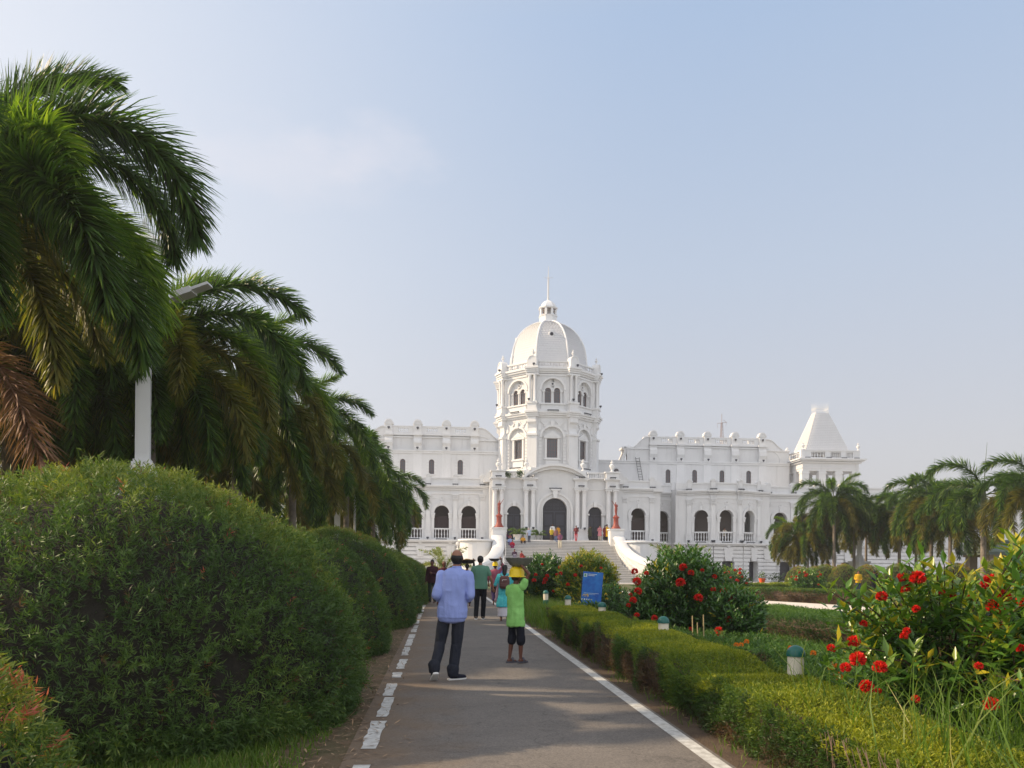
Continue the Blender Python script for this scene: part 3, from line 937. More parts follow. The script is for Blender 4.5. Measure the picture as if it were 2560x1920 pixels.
    if vis:
        flood(T, 0, -.3, 11.68, 1.5); flood(T, 0, -.45, 17.52, 1.2)
    if k in (0, 1, 7, 2, 6): balustrade(palace, T @ Matrix.Translation((0, -.1, 0)), -h + .55, h - .55, 22.05, .72, 8)
    # corner pier at the right-hand vertex of this face
    T2 = Matrix.Translation((TX, TY, 0)) @ Matrix.Rotation(ang + PI / 8, 4, 'Z') @ Matrix.Translation((0, -RV, 0))
    tt.T = T2
    tt.box(-.52, .52, -.28, .5, 9.8, 14.95); tt.box(-.6, .6, -.4, .5, 14.95, 15.15)
    mm = MB(); mm.T = T2 @ Matrix.Rotation(R(90), 4, 'Z')
    mm.prism([(.28, 15.15), (.1, 15.4), (.02, 15.75), (.12, 16.15), (.35, 16.35), (.3, 16.9), (-.5, 16.9), (-.5, 15.15)][::-1], -.46, .46)
    tt.T = Matrix.Identity(4)
    # console points outwards: mirror into pier frame
    mm2 = MB(); mm2.T = T2
    prof = [(-.3, 15.15), (-.12, 15.4), (-.04, 15.75), (-.14, 16.15), (-.36, 16.35), (-.32, 16.9)]
    for s0 in range(len(prof) - 1):
        a, b = prof[s0], prof[s0 + 1]
        mm2.add([(-.46, a[0], a[1]), (.46, a[0], a[1]), (.46, b[0], b[1]), (-.46, b[0], b[1])], [(0, 1, 2, 3)])
        for sx in (-.46, .46): mm2.add([(sx, a[0], a[1]), (sx, .4, a[1]), (sx, .4, b[1]), (sx, b[0], b[1])], [(0, 1, 2, 3)])
    tt.add(mm2.v, mm2.f)
    tt.T = T2
    for z, d_ in ((16.9, .42), (17.1, .52), (17.3, .66)): tt.box(-.5 - d_ * .3, .5 + d_ * .3, -d_, .3, z + .002, z + .2)
    tt.box(-.6, .6, -.5, .3, 17.5, 17.7); tt.box(-.5, .5, -.4, .3, 17.7, 18.25); tt.box(-.58, .58, -.48, .3, 18.25, 18.45)
    tt.box(-.5, .5, -.02, .3, 18.45, 21.2)
    for z, d_ in ((21.2, .42), (21.45, .46), (21.65, .56), (21.85, .68)): tt.box(-.52 - d_ * .3, .52 + d_ * .3, -d_, .3, z + .002, z + .2)
    tt.box(-.5, .5, -.45, .35, 22.05, 22.75)
    arch_ring(tt, 0, 22.75, 0, .5, -.4, .3, seg=12); arch_ring(tt, 0, 22.75, .38, .48, -.45, -.4, seg=12)
    if True:
        for s in (-1, 1):
            cm = MB(); cm.T = T2
            cm.lathe((s * .28, -.22, 18.45), [(.2, 0), (.2, .12), (.15, .2), (.145, 1.3), (.13, 2.3), (.16, 2.4), (.15, 2.5), (.22, 2.72), (.22, 2.75)], 10)
            cm.build('tower_column', M['white2'], palace, smooth=True)
        um = MB(); um.T = T2; urn(um, 0, -.05, 23.22, .62); um.build('urn', M['white2'], palace, smooth=True)
        if vis:
            flood(T2, -.25, -.62, 18.46); flood(T2, .25, -.6, 22.07)
tw.T = tt.T = Matrix.Identity(4)
octa(tw, RV - .6, 9.8, RV - .6, 21.9)
octa(tt, RV + .1, 21.95, RV + .1, 22.05)
tw.build('tower', M['white'], palace); tt.build('tower_trim', M['white2'], palace)
# dome: eight curved sides laid with lapped tiles, ribs, lantern and spire
prof = [(4.2, 22.0), (4.18, 23.0), (4.1, 23.9), (3.95, 24.9), (3.65, 25.8), (3.15, 26.65), (2.5, 27.35), (1.7, 27.88), (.95, 28.2)]
def pr(t):
    t = t * (len(prof) - 1); i = min(int(t), len(prof) - 2); f = t - i
    def cr(j):
        p = [prof[max(0, min(len(prof) - 1, i + q))][j] for q in (-1, 0, 1, 2)]
        return .5 * ((2 * p[1]) + (-p[0] + p[2]) * f + (2 * p[0] - 5 * p[1] + 4 * p[2] - p[3]) * f * f + (-p[0] + 3 * p[1] - 3 * p[2] + p[3]) * f ** 3)
    return cr(0), cr(1)
dm = MB(); rb = MB()
dm.lathe((TX, TY, 0), [(pr(i / 24)[0] * 1.04, pr(i / 24)[1]) for i in range(25)], 8, PI / 8)
rows = 30
for k in range(8):
    a0, a1 = PI / 8 + PI / 4 * (k - 1), PI / 8 + PI / 4 * k
    for j in range(rows):
        r0, z0 = pr(j / rows); r1, z1 = pr((j + 1.25) / rows if j < rows - 1 else 1)
        r0, r1 = r0 * 1.05 + .02, r1 * 1.05
        n = max(3, int(r0 * .765 / .3))
        off = .5 if j % 2 else 0
        def pt_(r, z, f):
            x0, y0, x1_, y1_ = r * math.cos(a0), r * math.sin(a0), r * math.cos(a1), r * math.sin(a1)
            f = min(1, max(0, f))
            return Vector((TX + x0 + (x1_ - x0) * f, TY + y0 + (y1_ - y0) * f, z))
        for i in range(n + (1 if off else 0)):
            f0, f1 = (i - off) / n, (i + 1 - off) / n
            f0, f1 = max(0, f0), min(1, f1)
            if f1 - f0 < .05: continue
            c0, c1 = f0 + (f1 - f0) * .06, f1 - (f1 - f0) * .06
            o = Vector((math.cos((a0 + a1) / 2), math.sin((a0 + a1) / 2), .3)) * .03
            A_, B_, C_, D_ = pt_(r0, z0, (c0 + c1) / 2) + o, pt_(r0, z0 + (z1 - z0) * .35, c1) + o * .6, pt_(r1, z1, c1), pt_(r1, z1, c0)
            E_ = pt_(r0, z0 + (z1 - z0) * .35, c0) + o * .6
            dm.add([A_, B_, C_, D_, E_], [(0, 1, 2, 3, 4)])
    rb.tube([(TX + (pr(i / 20)[0] * 1.05 + .03) * math.cos(a1), TY + (pr(i / 20)[0] * 1.05 + .03) * math.sin(a1), pr(i / 20)[1]) for i in range(21)], .11, 6)
dob = dm.build('dome', M['tile'], palace, fix=False)
rb.build('rib', M['white2'], dob, smooth=True)
for k in (0, 2, 6):
    T = Matrix.Translation((TX, TY, 0)) @ Matrix.Rotation(PI / 4 * k, 4, 'Z') @ Matrix.Translation((0, -3.5, 26.0))
    oc = MB(); oc.T = T
    oc.T = T @ Matrix.Rotation(R(90), 4, 'X') @ Matrix.Identity(4)
    oc.lathe((0, 0, -.5), [(.34, 0), (.36, .55), (.28, .62), (.2, .6)], 14)
    oc.T = T
    oc.prism([(-.3, .3), (.3, .3), (.12, .42), (0, .55), (-.12, .42)], -.1, .25)
    oo = oc.build('oculus', M['white2'], dob, smooth=True)
    oc = MB(); oc.T = T @ Matrix.Rotation(R(90), 4, 'X'); oc.lathe((0, 0, .115), [(.19, 0), (.19, .02)], 14); oc.build('pane', M['dark'], oo)
ln = MB()
ln.lathe((TX, TY, 0), [(1.08, 28.2), (1.0, 28.5), (1.0, 28.85), (1.08, 28.9), (1.08, 28.98), (.92, 29.02)], 8, PI / 8)
for k in range(8):
    a = PI / 8 + PI / 4 * k
    ln.T = Matrix.Translation((TX, TY, 0)) @ Matrix.Rotation(a, 4, 'Z')
    ln.box(.78, .95, -.12, .12, 28.95, 29.75)
ln.T = Matrix.Identity(4)
ln.lathe((TX, TY, 0), [(.92, 29.7), (1.1, 29.78), (1.1, 29.9), (.92, 29.95), (.86, 30.15), (.7, 30.4), (.45, 30.6), (.18, 30.72), (.1, 30.9)], 8, PI / 8)
lo = ln.build('lantern', M['white2'], palace)
ln = MB(); ln.lathe((TX, TY, 0), [(.3, 28.9), (.3, 29.1), (.26, 29.72)], 8, PI / 8); ln.build('lantern_core', M['metalw'], lo)
ln = MB()
for k in range(8):
    ln.T = Matrix.Translation((TX, TY, 0)) @ Matrix.Rotation(PI / 4 * k, 4, 'Z')
    ln.box(-.3, .3, -.86, -.82, 29.0, 29.06); ln.box(-.3, .3, -.86, -.82, 29.62, 29.7); ln.box(-.02, .02, -.86, -.82, 29.06, 29.62)
ln.build('lantern_frame', M['wood'], lo)
sp = MB()
sp.lathe((TX, TY, 30.8), [(.14, 0), (.1, .4), (.09, 2.4), (.13, 2.45), (.05, 2.55), (.02, 3.75)], 8)
for s in (-1, 1): sp.tube([(TX, TY, 33.1), (TX + s * .18, TY, 33.3), (TX + s * .4, TY, 33.35), (TX + s * .5, TY, 33.2)], .02, 5)
sp.build('spire', M['metalw'], palace)

# ---- right pavilion tower with pyramid roof
bx0, bx1, by0, by1 = 29.45, 36.1, 8.0, 12.2
t_, u_ = MB(), MB()
PZ = Matrix.Translation((0, 0, .4)); t_.T = u_.T = PZ
t_.box(bx0, bx1, by0, by1, 0, 9.2)
for x in (bx0 + .35, bx0 + 2.35, bx0 + 4.3, bx1 - .35):
    for y in (by0 + .35, by1 - .35):
        t_.box(x - .42, x + .42, y - .35, y + .35, 9.2, 12.2)
        u_.box(x - .47, x + .47, y - .4, y + .4, 11.9, 12.05); u_.box(x - .47, x + .47, y - .4, y + .4, 9.3, 9.6)
for y in (by0 + 2.1,): t_.box(bx0, bx0 + .7, y - .3, y + .3, 9.2, 12.2)
t_.box(bx0, bx1, by0, by1, 12.2, 13.15)
cornice(u_, bx0, bx1, by0, 13.1, .5, .65, yb=by1 + .3)
u_.box(bx0 - .05, bx1 + .05, by0 - .05, by1 + .05, 12.5, 12.6)
for (a, b) in ((0, .9), (2.55, 3.2), (4.4, 5.05), (5.85, 6.65)): u_.box(bx0 + a, bx0 + b, by0 - .2, by0 + .15, 13.6, 14.45)
u_.box(bx0 - .02, bx1 + .02, by0 - .25, by0 + .2, 14.45, 14.58)
for i in range(3): balustrade(palace, PZ @ FT(0, by0 - .15), bx0 + (.9, 3.2, 5.05)[i], bx0 + (2.55, 4.4, 5.85)[i], 13.6, .86, 5)
balustrade(palace, PZ @ FT(bx0 - .1, by0 + 4.2, R(-90)), 0, 4.2, 13.6, .98, 9)
u_.box(bx0 - .3, bx0 + .1, by0 - .25, by0 + .2, 13.6, 14.6)
t_.build('pavilion', M['white'], palace); u_.build('pavilion_trim', M['white2'], palace)
rf = MB(); rf.T = PZ
B = [(bx0 + .3, by0 + .25), (bx1 - .65, by0 + .25), (bx1 - .65, by1 - .1), (bx0 + .3, by1 - .1)]
tz = 19.2
Tp = [(bx0 + 2.25, by0 + 1.5), (bx0 + 3.75, by0 + 1.5), (bx0 + 3.75, by1 - 1.5), (bx0 + 2.25, by1 - 1.5)]
rf.add([(x, y, 13.9) for x, y in B] + [(x, y, tz) for x, y in Tp], [(0, 1, 5, 4), (1, 2, 6, 5), (2, 3, 7, 6), (3, 0, 4, 7), (4, 5, 6, 7)])
for (i, j) in ((0, 1), (3, 0)):
    b0, b1 = Vector((*B[i], 13.9)), Vector((*B[j], 13.9)); t0, t1 = Vector((*Tp[i], tz)), Vector((*Tp[j], tz))
    nrm = (b1 - b0).cross(t0 - b0).normalized()
    rows = 26
    for r in range(rows):
        a, b = r / rows, (r + 1.05) / rows
        L0, L1, U0, U1 = b0.lerp(t0, a), b1.lerp(t1, a), b0.lerp(t0, min(b, 1)), b1.lerp(t1, min(b, 1))
        n = max(3, int((L1 - L0).length / .26)); off = .5 * (r % 2)
        for q in range(n):
            f0, f1 = (q + off) / n + .008, min(1, (q + 1 + off) / n - .008)
            rf.add([L0.lerp(L1, (f0 + f1) / 2) + nrm * .035 , L0.lerp(L1, f1) * .7 + U0.lerp(U1, f1) * .3 + nrm * .05, U0.lerp(U1, f1) + nrm * .005, U0.lerp(U1, f0) + nrm * .005, L0.lerp(L1, f0) * .7 + U0.lerp(U1, f0) * .3 + nrm * .05], [(0, 1, 2, 3, 4)])
ro = rf.build('pyramid_roof', M['tile'], palace, fix=False)
cr = MB(); cr.T = PZ
for (x0, y0), (x1, y1) in zip(Tp, Tp[1:] + Tp[:1]):
    n = 5
    for k in range(n):
        x, y = x0 + (x1 - x0) * k / n, y0 + (y1 - y0) * k / n
        cr.tube([(x, y, tz), (x, y, tz + 1.15 + .25 * (k == 0))], .018, 5, .006)
    for z in (tz + .1, tz + .4, tz + .68): cr.tube([(x0, y0, z), (x1, y1, z)], .014, 5)
    for k in range(n):
        x, y = x0 + (x1 - x0) * (k + .5) / n, y0 + (y1 - y0) * (k + .5) / n
        cr.lathe((x, y, tz + .42), [(.01, 0), (.05, .04), (.05, .1), (.01, .14)], 5)
cr.build('cresting', M['white2'], ro)
for x, y in ((bx0 - .1, by0), (bx1 - .2, by0), (bx0 - .1, by1)):
    um = MB(); um.T = PZ; urn(um, x + .1, y, 14.58, .75); um.build('urn', M['white2'], palace, smooth=True)
for x in (0.4, 2.9, 4.7, 6.2): flood(PZ @ FT(0, 0), bx0 + x, by0 - .4, 13.62, .6)
# gabled roof block seen beyond
m = MB(); m.box(36, 60, 9, 14, 0, 9.0); m.prism([(37, 9.0), (41.5, 9.0), (39.3, 10.6)], 9, 14); cornice(m, 36, 60, 9, 8.6, .45, .4)
m.build('rear_range', M['white'], palace)

# ---- things on and around the palace
for s, lb in ((-1, 'terracotta red dancer statue on a round pedestal left of the palace stairs'), (1, 'terracotta red dancer statue on a round pedestal right of the palace stairs')):
    pass
# ------------------------------------------------------------------ ground and path
def sheet(name, pts, z, m, kind='structure'):
    o = MB().add([(x, y, z) for x, y in pts], [tuple(range(len(pts)))]).build(name, m)
    return tag(o, kind=kind)
def groundmat():
    m = mat('lawn_soil', (.07, .10, .025), .95, col2=(.10, .075, .04), nscale=.9, bump=.6, bscale=30)
    return m
sheet('ground', [(-250, -40), (250, -40), (250, 500), (-250, 500)], 0, groundmat())
asph = bpy.data.materials.new('worn_asphalt'); asph.use_nodes = True
t = asph.node_tree; b = t.nodes['Principled BSDF']; b.inputs['Roughness'].default_value = .85
tc = N(t, 'ShaderNodeTexCoord'); n1 = N(t, 'ShaderNodeTexNoise'); n1.inputs['Scale'].default_value = 55; n1.inputs['Detail'].default_value = 8; n1.inputs['Roughness'].default_value = .8
n2 = N(t, 'ShaderNodeTexNoise'); n2.inputs['Scale'].default_value = .9; n2.inputs['Detail'].default_value = 9; n2.inputs['Roughness'].default_value = .7
t.links.new(tc.outputs['Object'], n1.inputs['Vector']); t.links.new(tc.outputs['Object'], n2.inputs['Vector'])
c1_ = N(t, 'ShaderNodeValToRGB'); c1_.color_ramp.elements[0].color = (.06, .057, .054, 1); c1_.color_ramp.elements[1].color = (.27, .242, .22, 1)
c1_.color_ramp.elements[0].position = .3; c1_.color_ramp.elements[1].position = .75
c2_ = N(t, 'ShaderNodeValToRGB'); c2_.color_ramp.elements[0].color = (.82, .8, .78, 1); c2_.color_ramp.elements[1].color = (1.15, 1.12, 1.08, 1)
c2_.color_ramp.elements[0].position = .35; c2_.color_ramp.elements[1].position = .7
mx = N(t, 'ShaderNodeMixRGB', blend_type='MULTIPLY'); mx.inputs['Fac'].default_value = 1
t.links.new(n1.outputs['Fac'], c1_.inputs['Fac']); t.links.new(n2.outputs['Fac'], c2_.inputs['Fac'])
t.links.new(c1_.outputs[0], mx.inputs['Color1']); t.links.new(c2_.outputs[0], mx.inputs['Color2'])
vo = N(t, 'ShaderNodeTexVoronoi', feature='DISTANCE_TO_EDGE'); vo.inputs['Scale'].default_value = .8
nw = N(t, 'ShaderNodeTexNoise'); nw.inputs['Scale'].default_value = 2.5; nw.inputs['Detail'].default_value = 6; t.links.new(tc.outputs['Object'], nw.inputs['Vector'])
wv = N(t, 'ShaderNodeVectorMath', operation='MULTIPLY_ADD'); wv.inputs[1].default_value = (.8, .8, .8); t.links.new(nw.outputs['Color'], wv.inputs[0]); t.links.new(tc.outputs['Object'], wv.inputs[2]); t.links.new(wv.outputs[0], vo.inputs['Vector'])
crk = N(t, 'ShaderNodeMapRange'); crk.inputs['From Min'].default_value = .0; crk.inputs['From Max'].default_value = .012; crk.inputs['To Min'].default_value = .72; crk.inputs['To Max'].default_value = 1
t.links.new(vo.outputs['Distance'], crk.inputs['Value'])
ns = N(t, 'ShaderNodeTexNoise'); ns.inputs['Scale'].default_value = 3.2; ns.inputs['Detail'].default_value = 7; t.links.new(tc.outputs['Object'], ns.inputs['Vector'])
st_ = N(t, 'ShaderNodeMapRange', interpolation_type='SMOOTHSTEP'); st_.inputs['From Min'].default_value = .58; st_.inputs['From Max'].default_value = .72; st_.inputs['To Min'].default_value = 1; st_.inputs['To Max'].default_value = .78
t.links.new(ns.outputs['Fac'], st_.inputs['Value'])
mm_ = N(t, 'ShaderNodeMath', operation='MULTIPLY'); t.links.new(crk.outputs[0], mm_.inputs[0]); t.links.new(st_.outputs[0], mm_.inputs[1])
mx0 = mx; mx = N(t, 'ShaderNodeVectorMath', operation='SCALE'); t.links.new(mx0.outputs[0], mx.inputs[0]); t.links.new(mm_.outputs[0], mx.inputs['Scale'])
# dusty brown margin along the left edge (real soil washed onto the asphalt)
sx = N(t, 'ShaderNodeSeparateXYZ'); t.links.new(tc.outputs['Object'], sx.inputs[0])
n3 = N(t, 'ShaderNodeTexNoise'); n3.inputs['Scale'].default_value = 2.2; n3.inputs['Detail'].default_value = 8; t.links.new(tc.outputs['Object'], n3.inputs['Vector'])
ad = N(t, 'ShaderNodeMath', operation='MULTIPLY_ADD'); ad.inputs[1].default_value = -1.3; t.links.new(n3.outputs['Fac'], ad.inputs[0]); t.links.new(sx.outputs['X'], ad.inputs[2])
mr = N(t, 'ShaderNodeMapRange'); mr.inputs['From Min'].default_value = -1.25; mr.inputs['From Max'].default_value = -.40; mr.inputs['To Min'].default_value = .75; mr.inputs['To Max'].default_value = 0
t.links.new(ad.outputs[0], mr.inputs['Value'])
m2 = N(t, 'ShaderNodeMixRGB'); m2.inputs['Color2'].default_value = (.16, .105, .06, 1)
t.links.new(mr.outputs[0], m2.inputs['Fac']); t.links.new(mx.outputs[0], m2.inputs['Color1']); t.links.new(m2.outputs[0], b.inputs['Base Color'])
bp = N(t, 'ShaderNodeBump'); bp.inputs['Strength'].default_value = .5; bp.inputs['Distance'].default_value = .01
t.links.new(n1.outputs['Fac'], bp.inputs['Height']); t.links.new(bp.outputs[0], b.inputs['Normal'])
sheet('path', [(-.72, -5), (2.2, -5), (2.2, 62), (-.72, 62)], .012, asph)
sheet('left_verge', [(-2.4, -5), (-.72, -5), (-.72, 62), (-2.4, 62)], .004, mat('dry_soil', (.15, .10, .06), .95, col2=(.08, .07, .03), nscale=3, bump=.8, bscale=60))
sheet('right_verge', [(2.2, -5), (2.9, -5), (2.9, 62), (2.2, 62)], .004, mat('dark_soil', (.075, .05, .035), .95, col2=(.12, .085, .055), nscale=4, bump=1, bscale=50))
pave = mat('pale_paving', (.42, .40, .37), .8, .15, .5)
sheet('forecourt', [(-60, 62), (90, 62), (90, 200), (-60, 200)], .004, pave)
line = mat('worn_white_paint', (.62, .62, .60), .7, col2=(.38, .37, .35), nscale=14)
mb = MB()
y = -4.0
mb.add([(2.03, -4, .017), (2.16, -4, .017), (2.16, 60, .017), (2.03, 60, .017)], [(0, 1, 2, 3)])
tag(mb.build('right_edge_line', line), kind='structure')
mb = MB()
random.seed(5)
y = -2.0
while y < 60:
    L_ = random.choice([.5, .9, 1.3, 1.5 if y < 6.2 else 1.1])
    if y > 40: L_ = 4
    w0, w1 = random.uniform(-.015, .015), random.uniform(-.015, .015)
    n = 8
    left = [(-.62 + w0 + random.uniform(-.014, .014), y + L_ * k / n) for k in range(n + 1)]
    right = [(-.51 + w1 + random.uniform(-.014, .014), y + L_ * k / n) for k in range(n + 1)]
    mb.loft([[(a[0], a[1], .017), (b_[0], b_[1], .017)] for a, b_ in zip(left, right)], cap=False, closed=False)
    y += L_ + random.choice([.10, .2, .5, .35])
tag(mb.build('left_edge_line', line), kind='structure')
# ------------------------------------------------------------------ vegetation
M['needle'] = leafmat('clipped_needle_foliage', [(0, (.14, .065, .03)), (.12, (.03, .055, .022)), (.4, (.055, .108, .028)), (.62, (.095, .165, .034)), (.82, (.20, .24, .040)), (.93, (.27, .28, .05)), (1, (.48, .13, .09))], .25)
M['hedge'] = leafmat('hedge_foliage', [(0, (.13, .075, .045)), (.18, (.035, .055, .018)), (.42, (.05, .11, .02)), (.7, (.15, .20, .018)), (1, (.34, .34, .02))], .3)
M['hedge2'] = leafmat('green_hedge_foliage', [(0, (.12, .08, .045)), (.2, (.03, .055, .02)), (.5, (.045, .11, .025)), (1, (.11, .20, .03))], .3)
M['palm'] = leafmat('palm_leaflet', [(0, (.030, .044, .018)), (.35, (.044, .088, .026)), (.7, (.085, .165, .034)), (1, (.24, .32, .05))], .42, .4, .3)
M['palm_dry'] = leafmat('browning_palm_leaflet', [(0, (.06, .055, .022)), (.4, (.11, .125, .034)), (.75, (.19, .17, .04)), (1, (.32, .24, .06))], .42, .45)
M['palm_lit'] = leafmat('sunlit_palm_leaflet', [(0, (.05, .09, .02)), (.4, (.10, .18, .025)), (.75, (.18, .27, .035)), (1, (.34, .40, .07))], .45, .45)  # brighter copy of the palm leaflet, sunlight put into its colour
M['dead'] = leafmat('dead_palm_leaflet', [(0, (.11, .055, .035)), (1, (.27, .15, .09))], .2, .7)
M['trunk'] = mat('grey_palm_bark', (.26, .22, .18), .9, .4, 6, .6, 20)
M['shaft'] = mat('green_crownshaft', (.12, .15, .07), .6, .3, 4)
M['rachis'] = mat('palm_midrib', (.10, .11, .045), .6)
M['twig'] = mat('dark_twigs', (.022, .019, .013), .95, .5, 12, 1, 30)
M['twig2'] = mat('brown_twigs', (.12, .08, .055), .95, .5, 14, 1, 30)
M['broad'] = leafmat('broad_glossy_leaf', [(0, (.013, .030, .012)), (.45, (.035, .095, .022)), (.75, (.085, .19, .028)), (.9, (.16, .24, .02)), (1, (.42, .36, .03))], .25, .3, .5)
M['petal'] = leafmat('scarlet_petal', [(0, (.42, .008, .008)), (1, (.80, .035, .02))], .2, .6)
M['orange'] = leafmat('orange_petal', [(0, (.7, .14, .01)), (1, (.85, .3, .02))], .2, .6)
M['yellowf'] = leafmat('yellow_petal', [(0, (.7, .45, .01)), (1, (.85, .6, .03))], .2, .6)
M['grass'] = leafmat('grass_blade', [(0, (.05, .10, .015)), (.7, (.11, .19, .025)), (1, (.30, .28, .10))], .35, .5)

def sprigs(P, Nn, k, slen, ll, lw, tint, spread=.9, upb=.25):
    """k narrow leaves along each short shoot"""
    n = len(P)
    ax = unit(Nn * .75 + rdir(n) * .55 + np.array([0, 0, upb]))
    tt = np.tile(np.linspace(.05, 1, k), (n, 1)) + rng.uniform(-.05, .05, (n, k))
    base = P[:, None, :] + ax[:, None, :] * (tt[..., None] * slen)
    rd = rdir(n * k).reshape(n, k, 3)
    rd = rd - (rd * ax[:, None, :]).sum(-1, keepdims=True) * ax[:, None, :]
    d = unit(ax[:, None, :] * .75 + unit(rd) * spread)
    L = ll * rng.uniform(.7, 1.25, n * k)
    t_ = np.clip(np.repeat(tint, k) + np.tile(np.linspace(-.08, .08, k), n) + rng.normal(0, .035, n * k), 0, 1)
    return kites(base.reshape(-1, 3), d.reshape(-1, 3), L, lw * rng.uniform(.8, 1.2, n * k), t_)

def dome_points(n, Rr, h, seed=0.0, belly=.12, lumpy=.045, zmin=.03):
    """points and outward normals on a clipped dome-shaped shrub"""
    d = rdir(int(n * 1.25))
    d = d[d[:, 2] > -.72][:n]
    up, lo = h * (1 - belly), h * belly * 1.12
    sz = np.where(d[:, 2] > 0, up, lo)[:, None]
    rad = 1 + lumpy * lump(d * 2.4 + seed, 1.3) + .02 * lump(d * 9 + seed)
    hole = lump(d * 4.7 + seed + 3.1, 1.6)
    rad = rad - .14 * np.clip(hole - .58, 0, .5)[:] * 2
    q = d.copy()
    xy = np.where(d[:, 2:3] < 0, unit(d[:, :2]) * (1 + .05 * d[:, 2:3]), d[:, :2])
    P = np.concatenate([xy * Rr, d[:, 2:3] * sz], 1) * rad[:, None]
    P[:, 2] += h * belly
    Nn = unit(np.concatenate([d[:, :2] / Rr, d[:, 2:3] / sz], 1))
    keep = P[:, 2] > zmin
    return P[keep], Nn[keep], hole[keep]

def core_mesh(name, Rr, h, s, m, belly=.12, seed=0.0):
    V, Fc = [], []
    nu, nv = 40, 20
    for j in range(nv + 1):
        th = PI * j / nv
        for i in range(nu):
            ph = 2 * PI * i / nu
            V.append((math.sin(th) * math.cos(ph), math.sin(th) * math.sin(ph), math.cos(th)))
    d = np.array(V)
    up, lo = h * (1 - belly), h * belly
    sz = np.where(d[:, 2] > 0, up, lo)[:, None]
    rad = s * (1 + .045 * lump(d * 2.4 + seed, 1.3))
    xy = np.where(d[:, 2:3] < 0, unit(d[:, :2]) * (1 + .05 * d[:, 2:3]), d[:, :2])
    P = np.concatenate([xy * Rr, d[:, 2:3] * sz], 1) * rad[:, None]
    P[:, 2] += h * belly
    P[:, 2] = np.maximum(P[:, 2], .01)
    for j in range(nv):
        for i in range(nu):
            i2 = (i + 1) % nu
            Fc.append((j * nu + i, (j + 1) * nu + i, (j + 1) * nu + i2, j * nu + i2))
    return npmesh(name, P, Fc, m, smooth=True)

def topiary_mesh(name, Rr, h, n, k, slen, ll, lw, seed, red=.008, base_t=.45, depth=.02):
    P, Nn, hole = dome_points(n, Rr, h, seed)
    t_ = base_t + .2 * lump(P * 1.9 + seed) + .10 * lump(P * 5 + seed) + .42 * np.clip(Nn[:, 2] - .6, 0, 1) * 1.6 + .08 * np.clip(-Nn[:, 0], 0, 1)  # sun on tops and left flanks put into the leaf tint
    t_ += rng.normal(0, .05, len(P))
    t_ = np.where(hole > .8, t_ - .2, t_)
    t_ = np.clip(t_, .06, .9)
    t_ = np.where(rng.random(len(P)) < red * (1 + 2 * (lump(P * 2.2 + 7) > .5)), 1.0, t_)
    t_ = np.where(rng.random(len(P)) < .02, .02, t_)
    P2 = P * (1 - np.array([.03, .03, .0])) + Nn * rng.normal(0, depth, len(P))[:, None]
    v, f, tv = sprigs(P2, Nn, k, slen, ll, lw, t_)
    return npmesh(name, v, f, M['needle'], tv)

def topiary(x, y, Rr, h, fm, cm, label, group, name='topiary_bush', rz=0.0, sc_=(1, 1, 1)):
    t = thing(name, label, 'bush', (x, y, 0), rz, group)
    link('foliage', fm, t, scale=sc_)
    link('branches', cm, t, scale=sc_)
    return t
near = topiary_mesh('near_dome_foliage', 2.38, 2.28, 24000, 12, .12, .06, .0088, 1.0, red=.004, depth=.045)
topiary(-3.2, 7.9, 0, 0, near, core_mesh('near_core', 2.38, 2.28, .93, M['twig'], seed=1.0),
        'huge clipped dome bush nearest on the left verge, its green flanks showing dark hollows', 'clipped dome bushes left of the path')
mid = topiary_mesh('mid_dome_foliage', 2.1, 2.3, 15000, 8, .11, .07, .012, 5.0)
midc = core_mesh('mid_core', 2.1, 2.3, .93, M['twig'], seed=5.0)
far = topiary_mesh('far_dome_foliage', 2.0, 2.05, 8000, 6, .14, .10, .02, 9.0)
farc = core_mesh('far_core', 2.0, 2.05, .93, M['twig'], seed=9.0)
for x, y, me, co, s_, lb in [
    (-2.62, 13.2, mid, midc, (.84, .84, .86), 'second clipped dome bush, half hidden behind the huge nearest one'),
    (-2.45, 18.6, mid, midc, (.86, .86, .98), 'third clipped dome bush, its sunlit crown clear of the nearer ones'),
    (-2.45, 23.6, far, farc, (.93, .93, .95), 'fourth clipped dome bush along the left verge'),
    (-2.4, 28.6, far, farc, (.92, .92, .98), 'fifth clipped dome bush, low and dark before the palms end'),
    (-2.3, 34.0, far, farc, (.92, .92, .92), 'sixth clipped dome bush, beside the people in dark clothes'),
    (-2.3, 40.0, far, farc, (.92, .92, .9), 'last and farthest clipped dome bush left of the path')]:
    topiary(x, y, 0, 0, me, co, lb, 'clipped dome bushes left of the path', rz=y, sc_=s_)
# small reddish shrub in the lower left corner
P, Nn, _ = dome_points(2000, .42, .95, 4.0, lumpy=.12)
t_ = np.clip(.6 + .1 * rng.normal(size=len(P)) + .2 * (P[:, 2] > .7), 0, .92)
t_ = np.where(rng.random(len(P)) < .09, 1.0, t_)
v, f, tv = sprigs(P, Nn, 11, .12, .055, .009, t_, upb=.5)
sb = thing('young_shrub', 'small young shrub with pink-red tips in the lower left corner of the view', 'shrub', (-2.16, 3.62, 0))
link('foliage', npmesh('young_shrub_foliage', v, f, M['needle'], tv), sb)
link('branches', core_mesh('young_core', .4, .88, .85, M['twig'], seed=4.0), sb)

